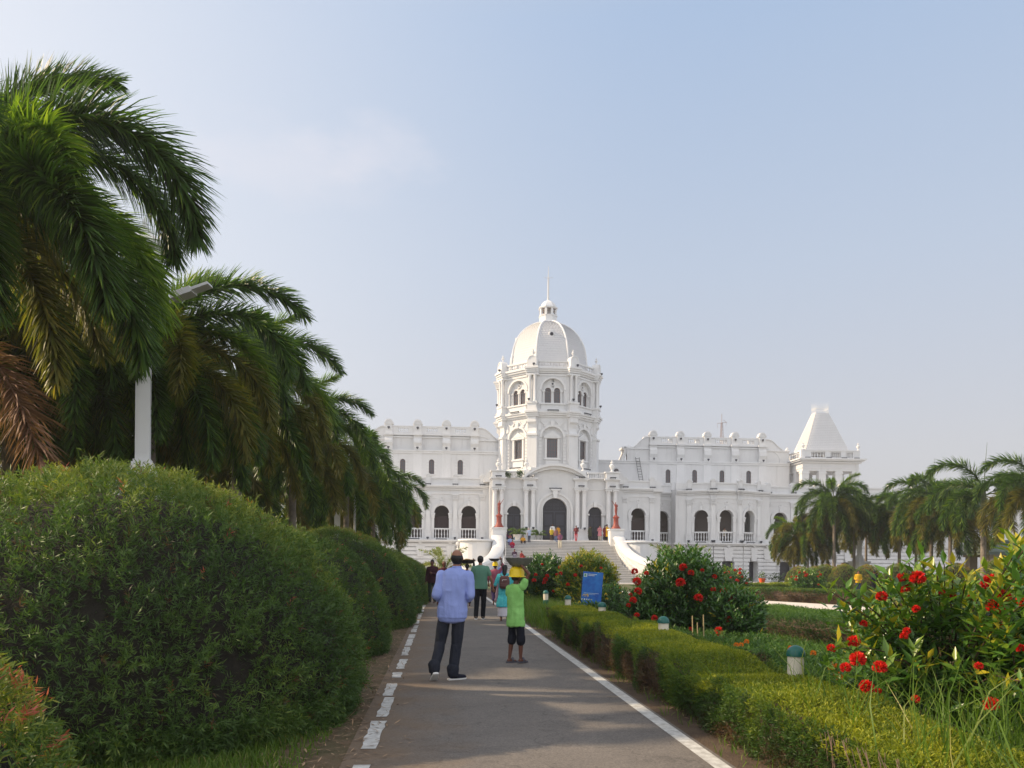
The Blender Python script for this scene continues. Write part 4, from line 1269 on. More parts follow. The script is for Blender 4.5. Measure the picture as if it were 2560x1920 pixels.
# ---- palms -----------------------------------------------------------
def frond_mesh(name, L, e0, bend, n, ll, lw, m, seed, tbase=.5, dry=False, pinch=False):
    """one bushy feather frond, base at origin, heading +x, rising at e0 degrees and bending over"""
    r = np.random.default_rng(seed)
    S = 60
    s = np.linspace(0, 1, S)
    e = np.radians(e0 - bend * s ** 1.15)
    dx = np.cos(e) * L / S; dz = np.sin(e) * L / S
    side = r.uniform(-.25, .25) * s ** 2 * .6
    C = np.stack([np.cumsum(dx), np.cumsum(side * L / S), np.cumsum(dz)], 1)
    Tn = unit(np.gradient(C, axis=0))
    u = np.sort(r.uniform(.13, 1.0, n))
    idx = u * (S - 1)
    i0 = np.minimum(idx.astype(int), S - 2)
    fr = (idx - i0)[:, None]
    B = C[i0] * (1 - fr) + C[i0 + 1] * fr
    T_ = unit(Tn[i0] * (1 - fr) + Tn[i0 + 1] * fr)
    Yv = np.tile([0, 1.0, 0], (n, 1))
    U = unit(np.cross(T_, Yv)) * -1
    U = np.where(U[:, 2:3] < 0, -U, U)
    # plumose: leaflets stand out all round the midrib, most to the sides
    a = r.choice([0, PI], n) + r.normal(0, 1.15, n)
    rad = Yv * np.cos(a)[:, None] + U * np.sin(a)[:, None]
    fwd = (.7 + .7 * u ** 2)[:, None]
    D0 = unit(T_ * fwd + rad * 1.0)
    prof = np.minimum(1, (u - .08) / .14) * (1 - .5 * np.clip((u - .72) / .28, 0, 1) ** 1.5)
    Ln = ll * prof * r.uniform(.75, 1.1, n)
    D1 = unit(D0 + np.array([0, 0, -.06]) * (1 + .5 * r.random((n, 1))))
    D2 = unit(D1 + np.array([0, 0, -.16]) * (1 + .8 * r.random((n, 1))))
    Sd = unit(np.cross(D0, T_ + .3 * rdir(n)))
    W = (lw * r.uniform(.8, 1.2, n))[:, None]
    p0 = B; p1 = p0 + D0 * Ln[:, None] * .35; p2 = p1 + D1 * Ln[:, None] * .35; p3 = p2 + D2 * Ln[:, None] * .3
    V = np.stack([p0 + Sd * W * .25, p0 - Sd * W * .25, p1 + Sd * W * .5, p1 - Sd * W * .5, p2 + Sd * W * .4, p2 - Sd * W * .4, p3 + Sd * W * .04, p3 - Sd * W * .04], 1)
    i = np.arange(n)[:, None] * 8
    Fc = np.concatenate([i + [0, 1, 3, 2], i + [2, 3, 5, 4], i + [4, 5, 7, 6]], 0)
    tint = np.clip(tbase + .18 * r.normal(size=n), 0, 1)
    tv = np.clip(np.repeat(tint, 8) + np.tile([-.08, -.08, 0, 0, .05, .05, .15, .15], n), 0, 1)
    # midrib
    k = 5; Vr = []; Fr = []
    ii = list(range(0, S, 5)) + [S - 1]
    for q, j in enumerate(ii):
        rr = .028 * (1 - .8 * s[j]) * (L / 3)
        nrm = np.cross(Tn[j], [0, 1, 0]); nrm /= np.linalg.norm(nrm)
        for c in range(k):
            an = 2 * PI * c / k
            Vr.append(C[j] + rr * (np.array([0, 1, 0]) * math.cos(an) + nrm * math.sin(an)))
    nb = len(V) * 8
    for q in range(len(ii) - 1):
        for c in range(k):
            c2 = (c + 1) % k
            Fr.append((nb + q * k + c, nb + q * k + c2, nb + (q + 1) * k + c2, nb + (q + 1) * k + c))
    Va = np.concatenate([V.reshape(-1, 3), np.array(Vr)], 0)
    Fa = np.concatenate([Fc, np.array(Fr)], 0)
    tv = np.concatenate([tv, np.full(len(Vr), .75)])
    return npmesh(name, Va, Fa, m, tv)
FR = {}
def fronds(tag_, L, n, ll, lw, m, tb):
    out = []
    for q, (e0, bd) in enumerate([(78, 70), (68, 115), (55, 138), (38, 125), (18, 108), (-5, 82), (-28, 58), (62, 150)]):
        out.append(frond_mesh('frond_' + tag_ + '_shape', L * (1 if e0 > 0 else .9), e0, bd, n, ll, lw, m, 100 + q + len(tag_), tb))
    return out
FR['big'] = fronds('big', 3.3, 1300, .58, .021, M['palm'], .42)
FR['near'] = fronds('near', 3.4, 820, .52, .026, M['palm'], .45)
FR['neardry'] = fronds('neardry', 3.3, 700, .52, .026, M['palm_dry'], .5)
FR['young'] = fronds('young', 3.2, 620, .52, .026, M['palm_lit'], .5)  # fronds meant as sunlit, the light is in their leaflet colour
FR['farlight'] = fronds('farlight', 3.4, 330, .55, .04, M['palm_lit'], .5)
FR['far'] = fronds('far', 3.6, 430, .56, .036, M['palm'], .5)
FR['fardry'] = fronds('fardry', 3.6, 420, .56, .036, M['palm_dry'], .55)
def palm(x, y, zc, kit, label, group, spec, r=.13, s=1.0, spear=False, seed=0, th=None):
    """spec: list of (shape index, heading degrees, dry?, size)"""
    rr = random.Random(seed)
    t = thing('palm_tree', label, 'palm tree', (x, y, 0), 0, group)
    m = MB()
    zt = zc - .9 * s
    prof = []
    for k in range(22):
        f = k / 21
        prof.append((r * (1.35 - .35 * min(1, f * 5)) * (1 - .25 * f) * (1.04 if k % 2 else 1), zt * f))
    m.lathe((0, 0, 0), prof, 12)
    m.build('trunk', M['trunk'], t, smooth=True)
    m = MB()
    m.lathe((0, 0, zt), [(r * .85, 0), (r * 1.0, .15), (r * .9, .5 * s), (r * .55, .95 * s), (r * .3, 1.15 * s)], 10)
    if spear: m.tube([(0, 0, zc - .2), (.05, 0, zc + 1.2), (.16, 0, zc + 2.6)], .03, 5, .006)
    m.build('crownshaft', M['shaft'], t, smooth=True)
    for q, hd, dry, sz in spec:
        key = ('farlight' if kit == 'far' else 'young') if dry == 2 else kit + ('dry' if dry else '')
        if key not in FR: key = 'neardry'
        me = FR[key][q]
        o = link('frond', me, t, loc=(0, 0, zc - rr.uniform(.0, .3)), rot=(rr.uniform(-.15, .15), 0, R(hd)), scale=sz * s)
    return t
def ring(n, q, off=0, dry=False, sz=1.0, j=14, rr=random.Random(3)):
    return [(q, off + 360 * k / n + rr.uniform(-j, j), dry, sz * rr.uniform(.92, 1.08)) for k in range(n)]
def fullcrown(seed, dry=True, lush=1.0):
    rr = random.Random(seed)
    sp = [(0, rr.uniform(0, 360), 2, .8)]
    sp += ring(3, 1, rr.uniform(0, 360), False, 1, rr=rr) + ring(4, 2, rr.uniform(0, 360), False, 1, rr=rr)
    sp += ring(4, 3, rr.uniform(0, 360), False, 1, rr=rr) + ring(1, 3, rr.uniform(-60, 20), 2, .95, rr=rr) + ring(5, 4, rr.uniform(0, 360), dry and rr.random() < .5, .95, rr=rr)
    low = ring(7, 5, rr.uniform(0, 360), False, 1.0, rr=rr) + ring(7, 6, rr.uniform(0, 360), False, 1.0, rr=rr)
    sp += [(a_, b_, bool(dry and rr.random() < .4), d_) for a_, b_, c_, d_ in low]
    return sp
def at_disp(px, D):       # px in the 2560 frame
    return G(px, D)
GL = 'palms in a row left of the path'
specs = [
    # px, D, crown height, kit
    (-120, 9.4, 6.2, 'big', [(7, -4, False, 1.2), (7, 24, False, 1.05), (2, 100, False, 1), (3, 45, 2, 1.1), (4, 5, 2, 1.0), (2, -30, 2, .9), (5, -12, False, 1.15), (3, -60, False, 1.05), (4, -35, False, 1.1), (1, 200, False, 1), (4, 150, False, 1), (3, 240, False, 1), (5, 60, True, .9), (5, -55, False, 1.05), (6, -30, True, 1.0), (5, 14, True, .95), (0, 30, False, .8)],
     'tallest-looking foxtail palm at the left edge, its big frond arching over the top'),
    (370, 14.6, 5.7, 'near', None, 'foxtail palm whose crown hangs round the white lamp column'),
    (590, 19.2, 6.1, 'near', None, 'foxtail palm standing third in the left row, crown just right of the lamp column'),
    (730, 25.0, 5.8, 'near', None, 'foxtail palm standing fourth in the left row, high ragged crown against the sky'),
    (865, 33.0, 5.5, 'far', None, 'foxtail palm next to last in the left row'),
    (932, 41.0, 5.2, 'far', None, 'last foxtail palm of the left row, before the palace wing'),
]
for i, (px, D, zc, kit, sp, lb) in enumerate(specs):
    p = at_disp(px, D)
    palm(p.x, p.y, zc, kit, lb, GL, sp or fullcrown(20 + i, dry=True), seed=i, r=.14)
for i, (px, D, zc, kit, lb) in enumerate([
    (170, 17.0, 5.2, 'near', 'foxtail palm of the second row, between the left edge and the white lamp column'),
    (480, 24.0, 4.6, 'neardry', 'browning low-crowned palm seen right behind the white lamp column'),
    (640, 30.0, 5.2, 'far', 'foxtail palm of the second row, behind the third and fourth ones'),
    (790, 38.0, 5.4, 'far', 'foxtail palm of the second row, above the second dome bush'),
    (880, 47.0, 5.0, 'far', 'foxtail palm of the second row, farthest one by the palace wing'),
    (20, 13.4, 5.0, 'near', 'foxtail palm squeezed in just behind the nearest palm at the left edge'),
    (-70, 13.0, 5.4, 'near', 'low palm at the very left edge behind the huge dome bush'),
    (290, 22.0, 4.3, 'neardry', 'browning palm low behind the huge dome bush, left of the lamp column')]):
    p = at_disp(px, D)
    palm(p.x, p.y, zc, 'near' if kit == 'neardry' else kit, lb, 'palms of the second row on the left', [(a, b_, (c or kit == 'neardry'), d_) for a, b_, c, d_ in fullcrown(60 + i)], seed=30 + i)
# dead hanging frond
df = frond_mesh('dead_frond_shape', 2.4, -35, 45, 420, .5, .02, M['dead'], 5, .5)
p = A(-110, 800, 8.4)
tag(link('fallen_frond', df, None, loc=p, rot=(0, 0, R(-25))), 'dead rust-brown palm frond hanging down at the left edge', 'palm frond')

GR = 'palms along the forecourt on the right'
for i, (px, D, zc, r, sz, sp, sr, lb) in enumerate([
    (1985, 58, 4.2, .11, .8, 'dry', 0, 'small browning palm at the left end of the right-hand palms'),
    (2085, 55, 6.5, .16, 1.0, None, 0, 'palm with green arching fronds before the pyramid-roofed tower'),
    (2020, 57, 3.8, .10, .8, 'dry', 0, 'small brown-tinged palm just left of the arching green one'),
    (2135, 56, 5.7, .13, .95, 'dry', 0, 'palm with yellow-green top frond right of the pyramid-roofed tower'),
    (2165, 60, 5.0, .13, .9, 'dry', 0, 'palm with thin brown trunk half hidden by its neighbours'),
    (2248, 54, 5.5, .15, 1.0, 'dry', 1, 'dense palm with brown hanging fronds in the middle of the right-hand group'),
    (2290, 57, 5.8, .14, 1.0, None, 0, 'dark palm just right of the dense brown-fronded one'),
    (2328, 48, 5.9, .15, 1.0, None, 1, 'palm with upright bright green young frond'),
    (2375, 46, 5.0, .15, 1.0, None, 0, 'dark bushy palm left of the tallest right-hand palm'),
    (2458, 40, 5.6, .19, 1.08, 'open', 1, 'tallest palm on the right with grey trunk and open crown'),
    (2600, 37, 5.6, .16, 1.0, None, 1, 'green palm at the right edge of the view')]):
    p = at_disp(px, D)
    rr = random.Random(200 + i)
    if sp == 'open':
        s_ = [(1, 178, False, 1.05), (3, 170, False, 1), (2, 5, False, 1.05), (3, -10, False, .9), (3, 60, False, 1), (4, 190, False, .95), (4, -5, False, .95), (2, 100, False, 1), (5, 200, False, .9), (5, 20, True, .9), (3, -95, False, .9)]
    elif sp == 'dry':
        s_ = [(a, b_, c or rr.random() < .35, d_) for a, b_, c, d_ in fullcrown(210 + i)]
    else:
        s_ = fullcrown(230 + i)
        s_ = s_[:1] + [(1, 175, False, 1.05), (1, 10, False, 1.0)] + s_[3:]
    palm(p.x, p.y, zc - .1, 'far', lb, GR, s_, r=r * .8, s=sz * .98, spear=bool(sr), seed=300 + i)

# ---- clipped domes on the right, far
fd = topiary_mesh('forecourt_dome_foliage', 1.0, 1.5, 5000, 5, .07, .06, .014, 21.0, base_t=.62)
fdc = core_mesh('forecourt_dome_core', 1.0, 1.5, .95, M['twig'], seed=21.0)
for px, D, s_, lb in [(1998, 50, 1.0, 'leftmost far clipped dome, under the small brown palms'), (2037, 51.5, 1.0, 'far clipped dome between the leftmost one and the red-flowered shrub'),
                      (2064, 49.5, 1.08, 'far clipped dome straight behind the small red-flowered shrub'), (2110, 48.5, 1.1, 'far clipped dome just left of the boy in yellow'),
                      (2168, 47.5, 1.08, 'far clipped dome partly behind the boy in yellow'), (2246, 46.5, 1.12, 'far clipped dome under the dense brown-fronded palm'),
                      (2395, 46, 1.15, 'far clipped dome left of the tallest right-hand palm'), (2490, 42, 1.25, 'far clipped dome right of the tallest right-hand palm')]:
    p = at_disp(px, D)
    topiary(p.x, p.y, 0, 0, fd, fdc, lb, 'clipped domes in front of the right wing', rz=px, sc_=(s_ * .9, s_ * .9, s_))

# ---- hedges
def hedge(name, label, path, w, h, dens, mt, ll, lw, k, slen, seed, group=None, top_t=.85, side_t=.4, gaps=.25, coremat=None):
    """path: list of (x, y, height factor)"""
    Pt, Nt, Tt = [], [], []
    pts = [Vector((a[0], a[1])) for a in path]
    cum = [0]
    for a, b_ in zip(pts, pts[1:]): cum.append(cum[-1] + (b_ - a).length)
    Lt = cum[-1]
    def at(u):
        s_ = u * Lt
        j = np.clip(np.searchsorted(cum, s_) - 1, 0, len(pts) - 2)
        c = np.array(cum); f_ = (s_ - c[j]) / (c[j + 1] - c[j])
        pa = np.array([[p_.x, p_.y] for p_ in pts])
        pos = pa[j] * (1 - f_)[:, None] + pa[j + 1] * f_[:, None]
        d_ = pa[j + 1] - pa[j]; d_ = d_ / np.linalg.norm(d_, axis=1, keepdims=True)
        hf = np.array([a[2] if len(a) > 2 else 1 for a in path])
        return pos, d_, hf[j] * (1 - f_) + hf[j + 1] * f_
    nT = int(dens * Lt * w); nS = int(dens * Lt * h * 1.1)
    for kind, n in (('t', nT), ('l', nS), ('r', nS)):
        u = rng.random(n); pos, d_, hf = at(u)
        nrm = np.stack([-d_[:, 1], d_[:, 0]], 1)
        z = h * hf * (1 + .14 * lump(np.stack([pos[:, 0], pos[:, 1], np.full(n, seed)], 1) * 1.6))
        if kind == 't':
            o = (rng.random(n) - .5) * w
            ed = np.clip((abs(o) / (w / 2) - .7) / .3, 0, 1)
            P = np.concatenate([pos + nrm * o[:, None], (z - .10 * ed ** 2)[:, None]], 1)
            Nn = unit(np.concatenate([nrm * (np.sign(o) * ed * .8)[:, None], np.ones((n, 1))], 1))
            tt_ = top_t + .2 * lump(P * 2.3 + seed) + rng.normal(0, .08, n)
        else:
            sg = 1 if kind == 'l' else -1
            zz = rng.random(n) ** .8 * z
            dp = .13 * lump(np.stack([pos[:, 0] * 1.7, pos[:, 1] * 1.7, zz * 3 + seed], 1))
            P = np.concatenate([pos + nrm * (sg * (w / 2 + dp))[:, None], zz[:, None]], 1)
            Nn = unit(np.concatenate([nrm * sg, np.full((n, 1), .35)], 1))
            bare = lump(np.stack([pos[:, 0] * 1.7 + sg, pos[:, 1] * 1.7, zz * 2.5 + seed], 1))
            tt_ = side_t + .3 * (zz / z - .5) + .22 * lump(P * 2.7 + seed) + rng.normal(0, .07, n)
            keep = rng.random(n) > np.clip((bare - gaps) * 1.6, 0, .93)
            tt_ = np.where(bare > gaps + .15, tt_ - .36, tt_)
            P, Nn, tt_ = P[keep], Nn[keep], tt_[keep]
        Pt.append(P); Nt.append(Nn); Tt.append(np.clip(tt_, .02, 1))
    P, Nn, tt_ = np.concatenate(Pt), np.concatenate(Nt), np.concatenate(Tt)
    P = P - Nn * .03
    v, f_, tv = sprigs(P, Nn, k, slen, ll, lw, tt_, upb=.35)
    t = thing(name, label, 'hedge', (0, 0, 0), 0, group)
    link('foliage', npmesh(name + '_foliage', v, f_, mt, tv), t)
    m = MB()
    rings = []
    n = max(4, int(Lt / .5))
    us = np.linspace(0.003, .997, n)
    pos, d_, hf = at(us)
    for q in range(n):
        nx, ny = -d_[q][1], d_[q][0]
        z = h * hf[q] * (1 + .07 * float(lump(np.array([[pos[q][0], pos[q][1], seed]]) * 1.6)[0])) - .07
        a = w / 2 - .08
        rings.append([(pos[q][0] + nx * o, pos[q][1] + ny * o, zz) for o, zz in ((-a * .9, 0), (a * .9, 0), (a, z * .6), (a * .85, z), (-a * .85, z), (-a, z * .6))])
    m.loft(rings)
    m.build('branches', coremat or M['twig2'], t)
    return t
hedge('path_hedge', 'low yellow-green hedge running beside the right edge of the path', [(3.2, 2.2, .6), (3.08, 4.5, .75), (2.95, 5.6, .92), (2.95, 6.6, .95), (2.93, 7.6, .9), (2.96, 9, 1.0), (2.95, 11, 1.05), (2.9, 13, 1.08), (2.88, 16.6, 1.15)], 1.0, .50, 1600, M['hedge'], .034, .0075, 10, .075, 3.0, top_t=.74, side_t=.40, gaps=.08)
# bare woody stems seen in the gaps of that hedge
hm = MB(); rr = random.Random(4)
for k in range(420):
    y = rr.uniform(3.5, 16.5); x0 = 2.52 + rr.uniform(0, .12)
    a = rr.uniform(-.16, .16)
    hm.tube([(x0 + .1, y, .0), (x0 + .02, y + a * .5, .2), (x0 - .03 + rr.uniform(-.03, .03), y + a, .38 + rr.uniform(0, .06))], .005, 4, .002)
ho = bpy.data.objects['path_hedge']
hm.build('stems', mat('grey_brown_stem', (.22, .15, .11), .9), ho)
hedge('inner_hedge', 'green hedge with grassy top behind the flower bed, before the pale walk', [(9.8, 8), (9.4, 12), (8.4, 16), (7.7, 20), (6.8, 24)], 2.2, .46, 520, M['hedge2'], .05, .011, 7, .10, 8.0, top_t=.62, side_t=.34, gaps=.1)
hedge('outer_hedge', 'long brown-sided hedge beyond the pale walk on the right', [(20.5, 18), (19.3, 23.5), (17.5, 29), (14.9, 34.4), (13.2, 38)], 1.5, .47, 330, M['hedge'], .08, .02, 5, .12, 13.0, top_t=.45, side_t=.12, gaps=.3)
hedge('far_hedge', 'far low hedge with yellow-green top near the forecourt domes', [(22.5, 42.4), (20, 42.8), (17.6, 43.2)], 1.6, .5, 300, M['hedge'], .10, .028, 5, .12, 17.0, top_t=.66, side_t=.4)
# pale walk
sheet('pale_walk', [(11.6, 8), (20.0, 12), (18.4, 22), (16.5, 28), (13.8, 34), (11.8, 40), (9.6, 50), (8.0, 50), (10.4, 40), (12.0, 30.2), (12.4, 22.9)], .02, mat('pale_concrete_walk', (.66, .60, .54), .8, .1, .8))
# ------------------------------------------------------------------ flowering shrubs
def whorls(P, ax, k, ll, lw, tint, fold=.22):
    n = len(P)
    a = rng.uniform(0, 2 * PI, (n, 1)) + np.arange(k)[None, :] * (2 * PI * .382)
    e1 = unit(np.cross(ax, rdir(n))); e2 = np.cross(ax, e1)
    rad = e1[:, None, :] * np.cos(a)[..., None] + e2[:, None, :] * np.sin(a)[..., None]
    lift = np.linspace(.25, 1.3, k)[None, :, None] + rng.normal(0, .15, (n, k, 1))
    d = unit(rad + ax[:, None, :] * lift + np.array([0, 0, -.1]))
    base = P[:, None, :] + ax[:, None, :] * (np.linspace(-.16, .02, k)[None, :, None] * (ll / .1))
    L = ll * rng.uniform(.7, 1.15, n * k)
    t_ = np.clip(np.repeat(tint, k) + np.tile(np.linspace(-.12, .16, k), n) + rng.normal(0, .06, n * k), 0, 1)
    up = np.repeat(ax, k, 0)
    return kites(base.reshape(-1, 3), d.reshape(-1, 3), L, L * lw, t_, up=up, fold=fold)
def shrub_foliage(name, Rx, Ry, h, n, k, ll, lw, seed, base_t=.45, z0=.12, inner=.45, lobes=0.16, yel=0.0):
    d = rdir(int(n * 1.6)); d = d[d[:, 2] > -.55][:n]
    rad = 1 + lobes * lump(d * 2.6 + seed, 1.4)
    rr_ = rng.uniform(inner, 1, len(d)) ** .6
    P = d * np.array([Rx, Ry, h * .56]) * (rad * rr_)[:, None] + np.array([0, 0, h * .47])
    kp = P[:, 2] > z0; P, d, rr_ = P[kp], d[kp], rr_[kp]
    ax = unit(d * .6 + np.array([0, 0, .75]) + rdir(len(P)) * .35)
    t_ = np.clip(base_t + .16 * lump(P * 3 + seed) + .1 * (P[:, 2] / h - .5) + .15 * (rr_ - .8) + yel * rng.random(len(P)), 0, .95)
    t_ = np.where(rng.random(len(P)) < .015 + yel * .2, 1, t_)
    v, f, tv = whorls(P, ax, k, ll, lw, t_)
    return npmesh(name, v, f, M['broad'], tv), P
def flower_mesh(name, r, n, m):
    d = rdir(n); d[:, 2] = abs(d[:, 2]) * 1.3 - .6; d = unit(d)
    P = d * r * .45
    v, f, tv = kites(P, unit(d + rdir(n) * .3), r * .6, r * .34, rng.random(n))
    return npmesh(name, v, f, m, tv)
HEAD = [flower_mesh('flower_head_shape', .08, 190, M['petal']), flower_mesh('small_flower_head_shape', .055, 60, M['petal'])]
YHEAD = flower_mesh('yellow_flower_shape', .05, 26, M['yellowf'])
OHEAD = flower_mesh('marigold_shape', .04, 60, M['orange'])
def stems(P, n, parent, r=.009, h0=0.0):
    m = MB(); rr = random.Random(len(P))
    for q in range(n):
        e = P[rr.randrange(len(P))]
        a = rr.uniform(0, 6.28); b0 = (.1 * math.cos(a), .1 * math.sin(a), 0)
        mid = (e[0] * .45 + b0[0], e[1] * .45 + b0[1], e[2] * .5)
        m.tube([b0, mid, tuple(e)], r, 4, r * .4)
    return m.build('stem', M['twig2'], parent)
def shrub(label, group, px, D, Rx, Ry, h, n, k, ll, seed, flowers=(), auto=0, small=False, base_t=.45, yel=0.0, cat='flowering bush', lw=.34, fl='petal', name='flowering_bush', lobes=.16, pos=None, fs=1.0):
    p = pos if pos is not None else G(px, D)
    t = thing(name, label, cat, p, 0, group)
    me, P = shrub_foliage(name + '_leaves', Rx, Ry, h, n, k, ll, lw, seed, base_t, yel=yel, lobes=lobes)
    link('foliage', me, t)
    stems(P, 46, t)
    inv = p
    head = {'petal': HEAD[1 if small else 0], 'yellow': YHEAD, 'orange': OHEAD}[fl]
    rr = random.Random(seed * 7 + 1)
    for f in flowers:
        q = A(f[0], f[1], f[2] if len(f) > 2 else D - Ry * .9) - inv
        s_ = f[3] if len(f) > 3 else rr.uniform(.85, 1.1)
        link('flower_head', head, t, loc=q, rot=(rr.uniform(-.4, .4), rr.uniform(-.4, .4), rr.uniform(0, 6)), scale=s_ * fs)
    for q in range(auto):
        a = rr.uniform(PI, 2 * PI) if rr.random() < .8 else rr.uniform(0, PI)
        el = rr.uniform(-.1, 1.2)
        d = Vector((math.cos(a) * math.cos(el) * Rx, math.sin(a) * math.cos(el) * Ry, math.sin(el) * h * .56)) * rr.uniform(.92, 1.06)
        d.z += h * .47
        link('flower_head', head, t, loc=d, rot=(rr.uniform(-.4, .4), rr.uniform(-.4, .4), rr.uniform(0, 6)), scale=rr.uniform(.7, 1.1) * fs)
    return t
GI = 'red-flowering bushes in the garden beds'
def z2(x, y, s, ox, oy): return (ox + x / s, oy + y / s)
r2 = lambda x, y, D, s=1.0: (*z2(x, y, 3.568, 1260, 1360), D, s)
r3 = lambda x, y, D, s=1.0: (*z2(x, y, 2.572, 1700, 1400), D, s)
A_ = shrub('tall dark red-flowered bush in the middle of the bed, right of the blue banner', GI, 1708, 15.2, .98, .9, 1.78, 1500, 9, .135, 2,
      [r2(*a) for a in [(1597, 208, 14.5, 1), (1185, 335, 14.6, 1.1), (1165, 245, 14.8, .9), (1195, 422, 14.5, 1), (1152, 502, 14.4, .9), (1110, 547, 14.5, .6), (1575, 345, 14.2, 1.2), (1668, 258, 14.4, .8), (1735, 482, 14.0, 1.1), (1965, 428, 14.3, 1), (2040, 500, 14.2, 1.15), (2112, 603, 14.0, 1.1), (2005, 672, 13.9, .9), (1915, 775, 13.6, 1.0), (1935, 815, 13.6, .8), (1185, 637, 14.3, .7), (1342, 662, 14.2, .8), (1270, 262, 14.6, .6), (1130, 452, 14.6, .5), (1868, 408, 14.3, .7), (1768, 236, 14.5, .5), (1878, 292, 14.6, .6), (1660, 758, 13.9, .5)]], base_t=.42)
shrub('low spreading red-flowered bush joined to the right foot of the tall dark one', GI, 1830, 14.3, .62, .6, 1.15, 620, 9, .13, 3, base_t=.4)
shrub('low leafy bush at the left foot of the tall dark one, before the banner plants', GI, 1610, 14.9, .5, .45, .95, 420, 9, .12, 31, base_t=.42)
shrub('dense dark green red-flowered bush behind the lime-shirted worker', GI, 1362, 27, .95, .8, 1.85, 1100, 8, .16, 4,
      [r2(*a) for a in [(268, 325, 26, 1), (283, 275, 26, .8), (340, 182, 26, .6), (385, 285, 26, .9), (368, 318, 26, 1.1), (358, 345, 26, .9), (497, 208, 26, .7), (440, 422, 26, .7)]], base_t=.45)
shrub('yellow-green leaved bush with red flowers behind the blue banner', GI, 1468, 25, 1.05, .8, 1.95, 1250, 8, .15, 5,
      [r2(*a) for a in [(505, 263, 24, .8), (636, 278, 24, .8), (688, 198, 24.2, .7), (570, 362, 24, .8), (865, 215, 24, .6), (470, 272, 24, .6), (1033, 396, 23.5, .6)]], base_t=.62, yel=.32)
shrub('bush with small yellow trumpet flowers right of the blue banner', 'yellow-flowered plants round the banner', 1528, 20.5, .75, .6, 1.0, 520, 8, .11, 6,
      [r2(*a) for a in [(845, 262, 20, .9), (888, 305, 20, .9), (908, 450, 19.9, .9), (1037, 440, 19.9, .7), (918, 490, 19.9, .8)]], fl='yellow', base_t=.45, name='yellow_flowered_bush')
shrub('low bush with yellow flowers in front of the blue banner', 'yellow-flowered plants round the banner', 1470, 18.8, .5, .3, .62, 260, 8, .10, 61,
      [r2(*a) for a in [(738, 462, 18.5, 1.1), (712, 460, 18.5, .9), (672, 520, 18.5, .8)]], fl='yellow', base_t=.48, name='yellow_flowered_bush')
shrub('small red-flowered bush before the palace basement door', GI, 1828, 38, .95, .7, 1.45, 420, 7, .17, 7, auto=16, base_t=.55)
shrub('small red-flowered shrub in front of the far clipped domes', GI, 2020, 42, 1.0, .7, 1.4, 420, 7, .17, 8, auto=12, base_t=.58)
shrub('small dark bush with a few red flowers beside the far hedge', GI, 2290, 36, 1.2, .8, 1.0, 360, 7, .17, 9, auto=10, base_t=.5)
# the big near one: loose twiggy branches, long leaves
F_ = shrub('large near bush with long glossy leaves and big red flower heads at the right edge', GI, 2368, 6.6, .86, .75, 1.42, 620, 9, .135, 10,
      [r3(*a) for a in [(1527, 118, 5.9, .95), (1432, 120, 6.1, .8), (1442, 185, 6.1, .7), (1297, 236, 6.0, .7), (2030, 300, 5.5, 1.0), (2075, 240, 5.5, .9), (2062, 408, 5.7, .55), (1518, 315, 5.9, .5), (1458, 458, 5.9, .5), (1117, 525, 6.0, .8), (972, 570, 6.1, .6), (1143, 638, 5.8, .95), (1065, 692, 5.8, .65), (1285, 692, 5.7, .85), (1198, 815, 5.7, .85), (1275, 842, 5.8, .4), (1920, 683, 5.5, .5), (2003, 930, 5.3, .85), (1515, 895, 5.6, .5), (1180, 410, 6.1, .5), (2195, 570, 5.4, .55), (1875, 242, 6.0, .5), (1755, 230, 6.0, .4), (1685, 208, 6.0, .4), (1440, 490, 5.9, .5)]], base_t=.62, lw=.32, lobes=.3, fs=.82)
m = MB()
tips = []
for (x, y, D) in [(975, 205, 6.1), (1060, 180, 6.1), (1100, 300, 6.1), (1260, 130, 6.0), (1345, 110, 6.0), (1470, 20, 6.0), (1560, 15, 6.0), (1655, 100, 5.9), (1760, 60, 5.9), (1840, 130, 5.9), (1050, 330, 6.1), (1000, 560, 6.0), (1180, 560, 5.9), (1320, 640, 5.8), (1500, 590, 5.8), (1780, 650, 5.7), (2090, 60, 5.3), (2160, 120, 5.2), (2050, 170, 5.3), (1950, 180, 5.6), (2180, 300, 5.2), (2190, 780, 5.2), (1150, 250, 6.1), (1420, 60, 6.0), (1700, 30, 6.0), (2140, -20, 5.3), (2205, -60, 5.2), (2200, 60, 5.3)]:
    tips.append(A(1700 + x / 2.572, 1400 + y / 2.572, D) - G(2368, 6.6))
T_ = []
for q in tips:
    b0 = Vector((q.x * .25, q.y * .25, .35 + .2 * q.z)); mid = b0.lerp(q, .6) + Vector((0, 0, .08))
    m.tube([b0, mid, q], .008, 5, .004)
    for k in range(4): T_.append(b0.lerp(q, .55 + .15 * k) if k < 3 else q)
m.build('stem', M['twig2'], F_)
T_ = np.array([tuple(q) for q in T_]) + rng.normal(0, .015, (len(T_), 3))
ax = unit(np.tile([0, 0, 1.0], (len(T_), 1)) + rdir(len(T_)) * .5)
v, f, tv = whorls(T_, ax, 8, .15, .33, np.clip(rng.normal(.72, .1, len(T_)), 0, .93))
link('young_leaves', npmesh('young_leaves_shape', v, f, M['broad'], tv), F_)
# second one cut by the right edge
shrub('tall flowering bush cut off by the right edge, with a yellowing twig', GI, 2620, 6.0, .6, .5, 1.75, 380, 9, .14, 12, auto=4, base_t=.6, yel=.15)

